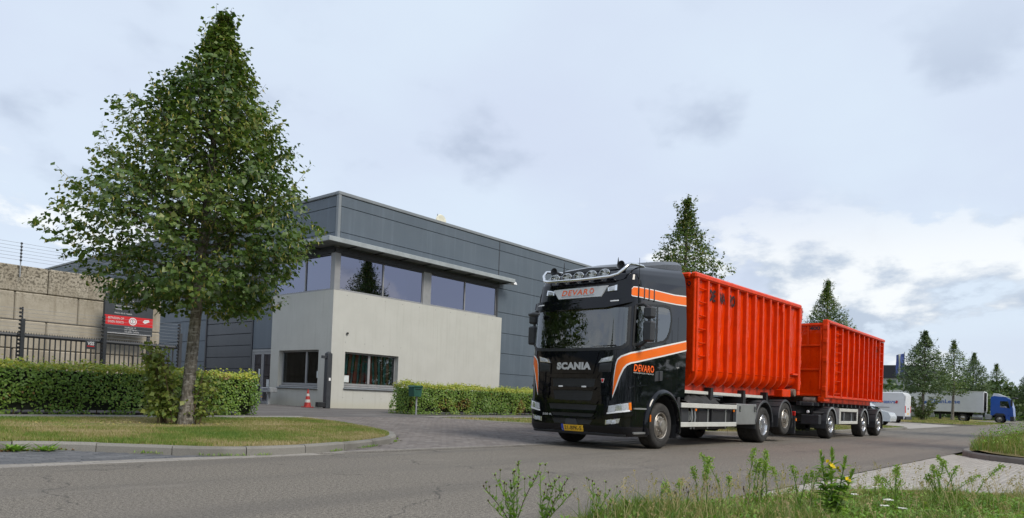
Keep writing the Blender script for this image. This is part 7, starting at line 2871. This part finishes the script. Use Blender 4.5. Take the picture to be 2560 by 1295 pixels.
spike_weed('slender nodding fleabane, leftmost of the tall pair below the side guard', 5.60, 2.62, .555, 7, 2, True, .10)
spike_weed('slender nodding fleabane, right one of the tall pair below the side guard', 5.82, 2.52, .555, 8, 3, True, .10)
spike_weed('tall thick clump of fleabane below the rear truck wheel', 6.16, 2.44, .605, 9, 4, True, .05, 1.2)
spike_weed('tall single fleabane right of the thick clump', 6.25, 2.36, .595, 10, 2, True, .06)
spike_weed('curved short fleabane between the thick clump and the primrose', 6.26, 2.20, .45, 11, 2, True, .12)
spike_weed('dense upright fleabane left of the primrose, shorter one', 6.37, 2.08, .475, 12, 2, True, .03, 1.3)
spike_weed('dense upright fleabane left of the primrose, nearer its leaves', 6.42, 2.00, .485, 13, 2, True, .06)
primrose('evening primrose with yellow flowers and big green leaves', 6.38, 1.80, [(.02, .02, .64, 2), (.06, -.08, .575, 1), (-.02, .1, .61, 0), (.08, -.14, .47, 1), (-.06, .0, .45, 0)], 14)
spike_weed('low thin weed right of the primrose', 7.12, 1.66, .39, 15, 2, True, .03, .7)
spike_weed('bushy fleabane in the middle of the pale paving, left one', 7.36, 1.53, .495, 16, 5, True, .08, 1.0, .07)
spike_weed('bushy dark green weed in front of the pale paving, tallest', 7.86, 1.26, .53, 17, 5, True, .05, 1.4, .06)
spike_weed('weed spreading to the right in front of the pale paving', 7.96, 1.13, .575, 18, 4, True, .14, 1.2, .06)
spike_weed('small dark leafy weed near the right picture edge', 8.0, .86, .30, 19, 2, False, .02, 1.6)
for k, (u, v, z) in enumerate(((6.75, 1.72, .24), (6.8, 1.45, .22), (6.95, 1.50, .20), (6.55, 1.30, .19), (6.5, 1.42, .2), (7.0, 1.62, .30))):
    yarrow(['white yarrow head beside the primrose', 'white yarrow head low in the grass', 'small white yarrow head in dry grass', 'yarrow head at the bottom edge, left one', 'yarrow head at the bottom edge, right one', 'highest white yarrow head before the paving'][k], u, v, z, 30 + k)
for k, (u, v, z) in enumerate(((5.7, 2.80, .27), (6.0, 2.72, .25), (5.45, 2.85, .26), (6.75, 1.95, .30), (6.9, 1.86, .32), (5.9, 2.3, .28), (4.6, 2.7, .22))):
    plantain(['plantain heads below the side guard', 'plantain heads below the tool box', 'plantain heads left of the tall weeds', 'plantain heads left of the pale paving', 'plantain heads in front of the pale paving', 'plantain heads among the tall weeds', 'plantain heads at the bottom edge under the cab'][k], u, v, z, 50 + k)

# leafy ground cover between the grass
def cover(name, label, n, seed, u0, u1, v0, v1):
    rng = np.random.default_rng(seed)
    P, D, N, S, TI = [], [], [], [], []
    while len(P) < n:
        u, v = rng.uniform(u0, u1), rng.uniform(v0, v1)
        if not inside(near_full, u, v):
            continue
        p = nz(u, v, 1.4, 12.0)
        if p < -.05 and rng.random() < .8:
            continue
        z = NEARZ(u, v)
        a = rng.uniform(0, 6.28)
        P.append((u, v, z + rng.uniform(0, .08)))
        D.append((math.cos(a), math.sin(a), rng.uniform(.1, 1.0)))
        N.append((-math.cos(a) * .6, -math.sin(a) * .6, 1))
        S.append(rng.uniform(.025, .06))
        TI.append(np.clip(.30 + .25 * p + rng.normal(0, .14), 0, .8))
    return tag(leaves(name, P, D, N, S, TI, 'weed_leaf', None, .45, .08), label, None, kind='stuff')


cover('ground_cover', 'leafy weeds and clover between the foreground grass', 8500, 70, 3.8, 9.5, .2, 3.0)
# weeds in the gutter on the left
for k, (u, v) in enumerate(((2.95, 11.0), (3.28, 10.92))):
    rng = np.random.default_rng(80 + k)
    root = thing('gutter_weed', ['broad-leaved weed at the left kerb foot', 'smaller broad-leaved weed right of the first at the kerb foot'][k], 'plant', (u, v, T(u, v)), 0, 'weeds at the kerb foot')
    n = 46 if k == 0 else 34
    a = rng.uniform(0, 6.28, n)
    leaves('leaves', rng.normal(0, .05, (n, 3)) * np.array([1, 1, 0]), np.stack([np.cos(a), np.sin(a), rng.uniform(.1, 1.1, n)], 1), np.stack([-np.cos(a) * .7, -np.sin(a) * .7, np.ones(n)], 1),
           rng.uniform(.08, .2, n), np.clip(rng.normal(.35, .15, n), 0, .8), 'weed_leaf', root, .3, .08)
    MB().tube([(0, 0, -.02), (0, 0, .05)], .008, 5).build('root_stock', 'stem_green', root)
rng = np.random.default_rng(90)
n = 240
Q = np.stack([rng.uniform(1.8, 3.6, n), rng.normal(11.02, .06, n), np.full(n, .045)], 1)
tag(leaves('leaf_litter', Q, rng.normal(0, 1, (n, 3)) * np.array([1, 1, .25]), np.tile([0, 0, 1.], (n, 1)) + rng.normal(0, .4, (n, 3)), rng.uniform(.03, .06, n), np.full(n, 1.0), 'hedge_leaf', None, .7, .1),
    'brown leaf litter lying in the gutter', None, kind='stuff')
# flowering weeds on the right mound
rng = np.random.default_rng(95)
P, D, N, S, TI = [], [], [], [], []
while len(P) < 5200:
    u, v = rng.uniform(18.6, 30), rng.uniform(-2.5, 2.75)
    if not inside(mound_in, u, v):
        continue
    hgt = .25 + .5 * max(0, nz(u, v, .7, 21)) + .06 * min(u - 18.6, 4)
    a = rng.uniform(0, 6.28)
    P.append((u, v, MOUND(u, v) + hgt * rng.random() ** .6))
    D.append((math.cos(a), math.sin(a), rng.uniform(.2, 1.2)))
    N.append((-math.cos(a) * .6, -math.sin(a) * .6, 1))
    S.append(rng.uniform(.04, .10))
    TI.append(np.clip(rng.normal(.4, .2), 0, 1))
tag(leaves('mound_weeds', P, D, N, S, TI, 'weed_leaf', None, .4, .08), 'tall leafy weeds covering the mound at the right edge', None, kind='stuff')

# dry flowering grass stalks tangled through the verge
rng = np.random.default_rng(123)
V, Fq, TI = [], [], []
cnt = 0
while cnt < 560:
    u, v = rng.uniform(3.9, 10.2), rng.uniform(.1, 3.0)
    if not inside(near_full, u, v) or nz(u, v, 1.1, 31) < -.15:
        continue
    cnt += 1
    h = rng.uniform(.16, .40)
    a = rng.uniform(0, 6.28)
    b = rng.uniform(.02, .30) * h * 1.5
    z0 = NEARZ(u, v)
    pts = [np.array([u + math.cos(a) * b * t ** 2, v + math.sin(a) * b * t ** 2, z0 + h * t - .25 * b * t ** 3]) for t in (0, .4, .75, 1.0)]
    w = .0011
    sx, sy = -.65 * w, .76 * w
    i0 = len(V)
    for p in pts:
        V += [(p[0] - sx, p[1] - sy, p[2]), (p[0] + sx, p[1] + sy, p[2])]
    tt = float(np.clip(rng.normal(.85, .12), .5, 1))
    for k in range(3):
        Fq.append((i0 + 2 * k, i0 + 2 * k + 1, i0 + 2 * k + 3, i0 + 2 * k + 2))
        TI.append(tt)
    for j in range(rng.integers(5, 12)):        # seed spikelets near the tip
        t = rng.uniform(.72, 1.0)
        p = pts[2] * (1 - (t - .72) / .28) + pts[3] * ((t - .72) / .28)
        q = p + rng.normal(0, .008, 3)
        d = rng.normal(0, .005, 3)
        i0 = len(V)
        V += [tuple(q), tuple(q + d + np.array([.002, 0, .006])), tuple(q + np.array([0, 0, .013])), tuple(q - d + np.array([-.002, 0, .006]))]
        Fq.append((i0, i0 + 1, i0 + 2, i0 + 3))
        TI.append(tt)
tag(npmesh('dry_grass_stalks', V, Fq, 'grass_blade', None, TI), 'dry flowering grass stalks tangled through the foreground verge', None, kind='stuff')
# grit and small weeds along the kerb foot on the left
rng = np.random.default_rng(321)
P, D, N, S, TI = [], [], [], [], []
path_k = resample([(u, v) for u, v in kerb_base if 1.5 < u < 10.2 and v < 12.3], .02)
for (u, v) in path_k:
    if nz(u, v, 2.2, 44) < .12:
        continue
    for j in range(3):
        a = rng.uniform(0, 6.28)
        P.append((u + rng.normal(0, .02), v - .02 - abs(rng.normal(0, .025)), T(u, v) + .002))
        D.append((math.cos(a) * .6, math.sin(a) * .6, rng.uniform(.3, 1.2)))
        N.append((-math.cos(a), -math.sin(a), 1))
        S.append(rng.uniform(.02, .07))
        TI.append(np.clip(rng.normal(.45, .25), 0, 1))
tag(leaves('kerb_weeds', P, D, N, S, TI, 'weed_leaf', None, .2, .05), 'tiny weeds growing along the foot of the kerb', None, kind='stuff')
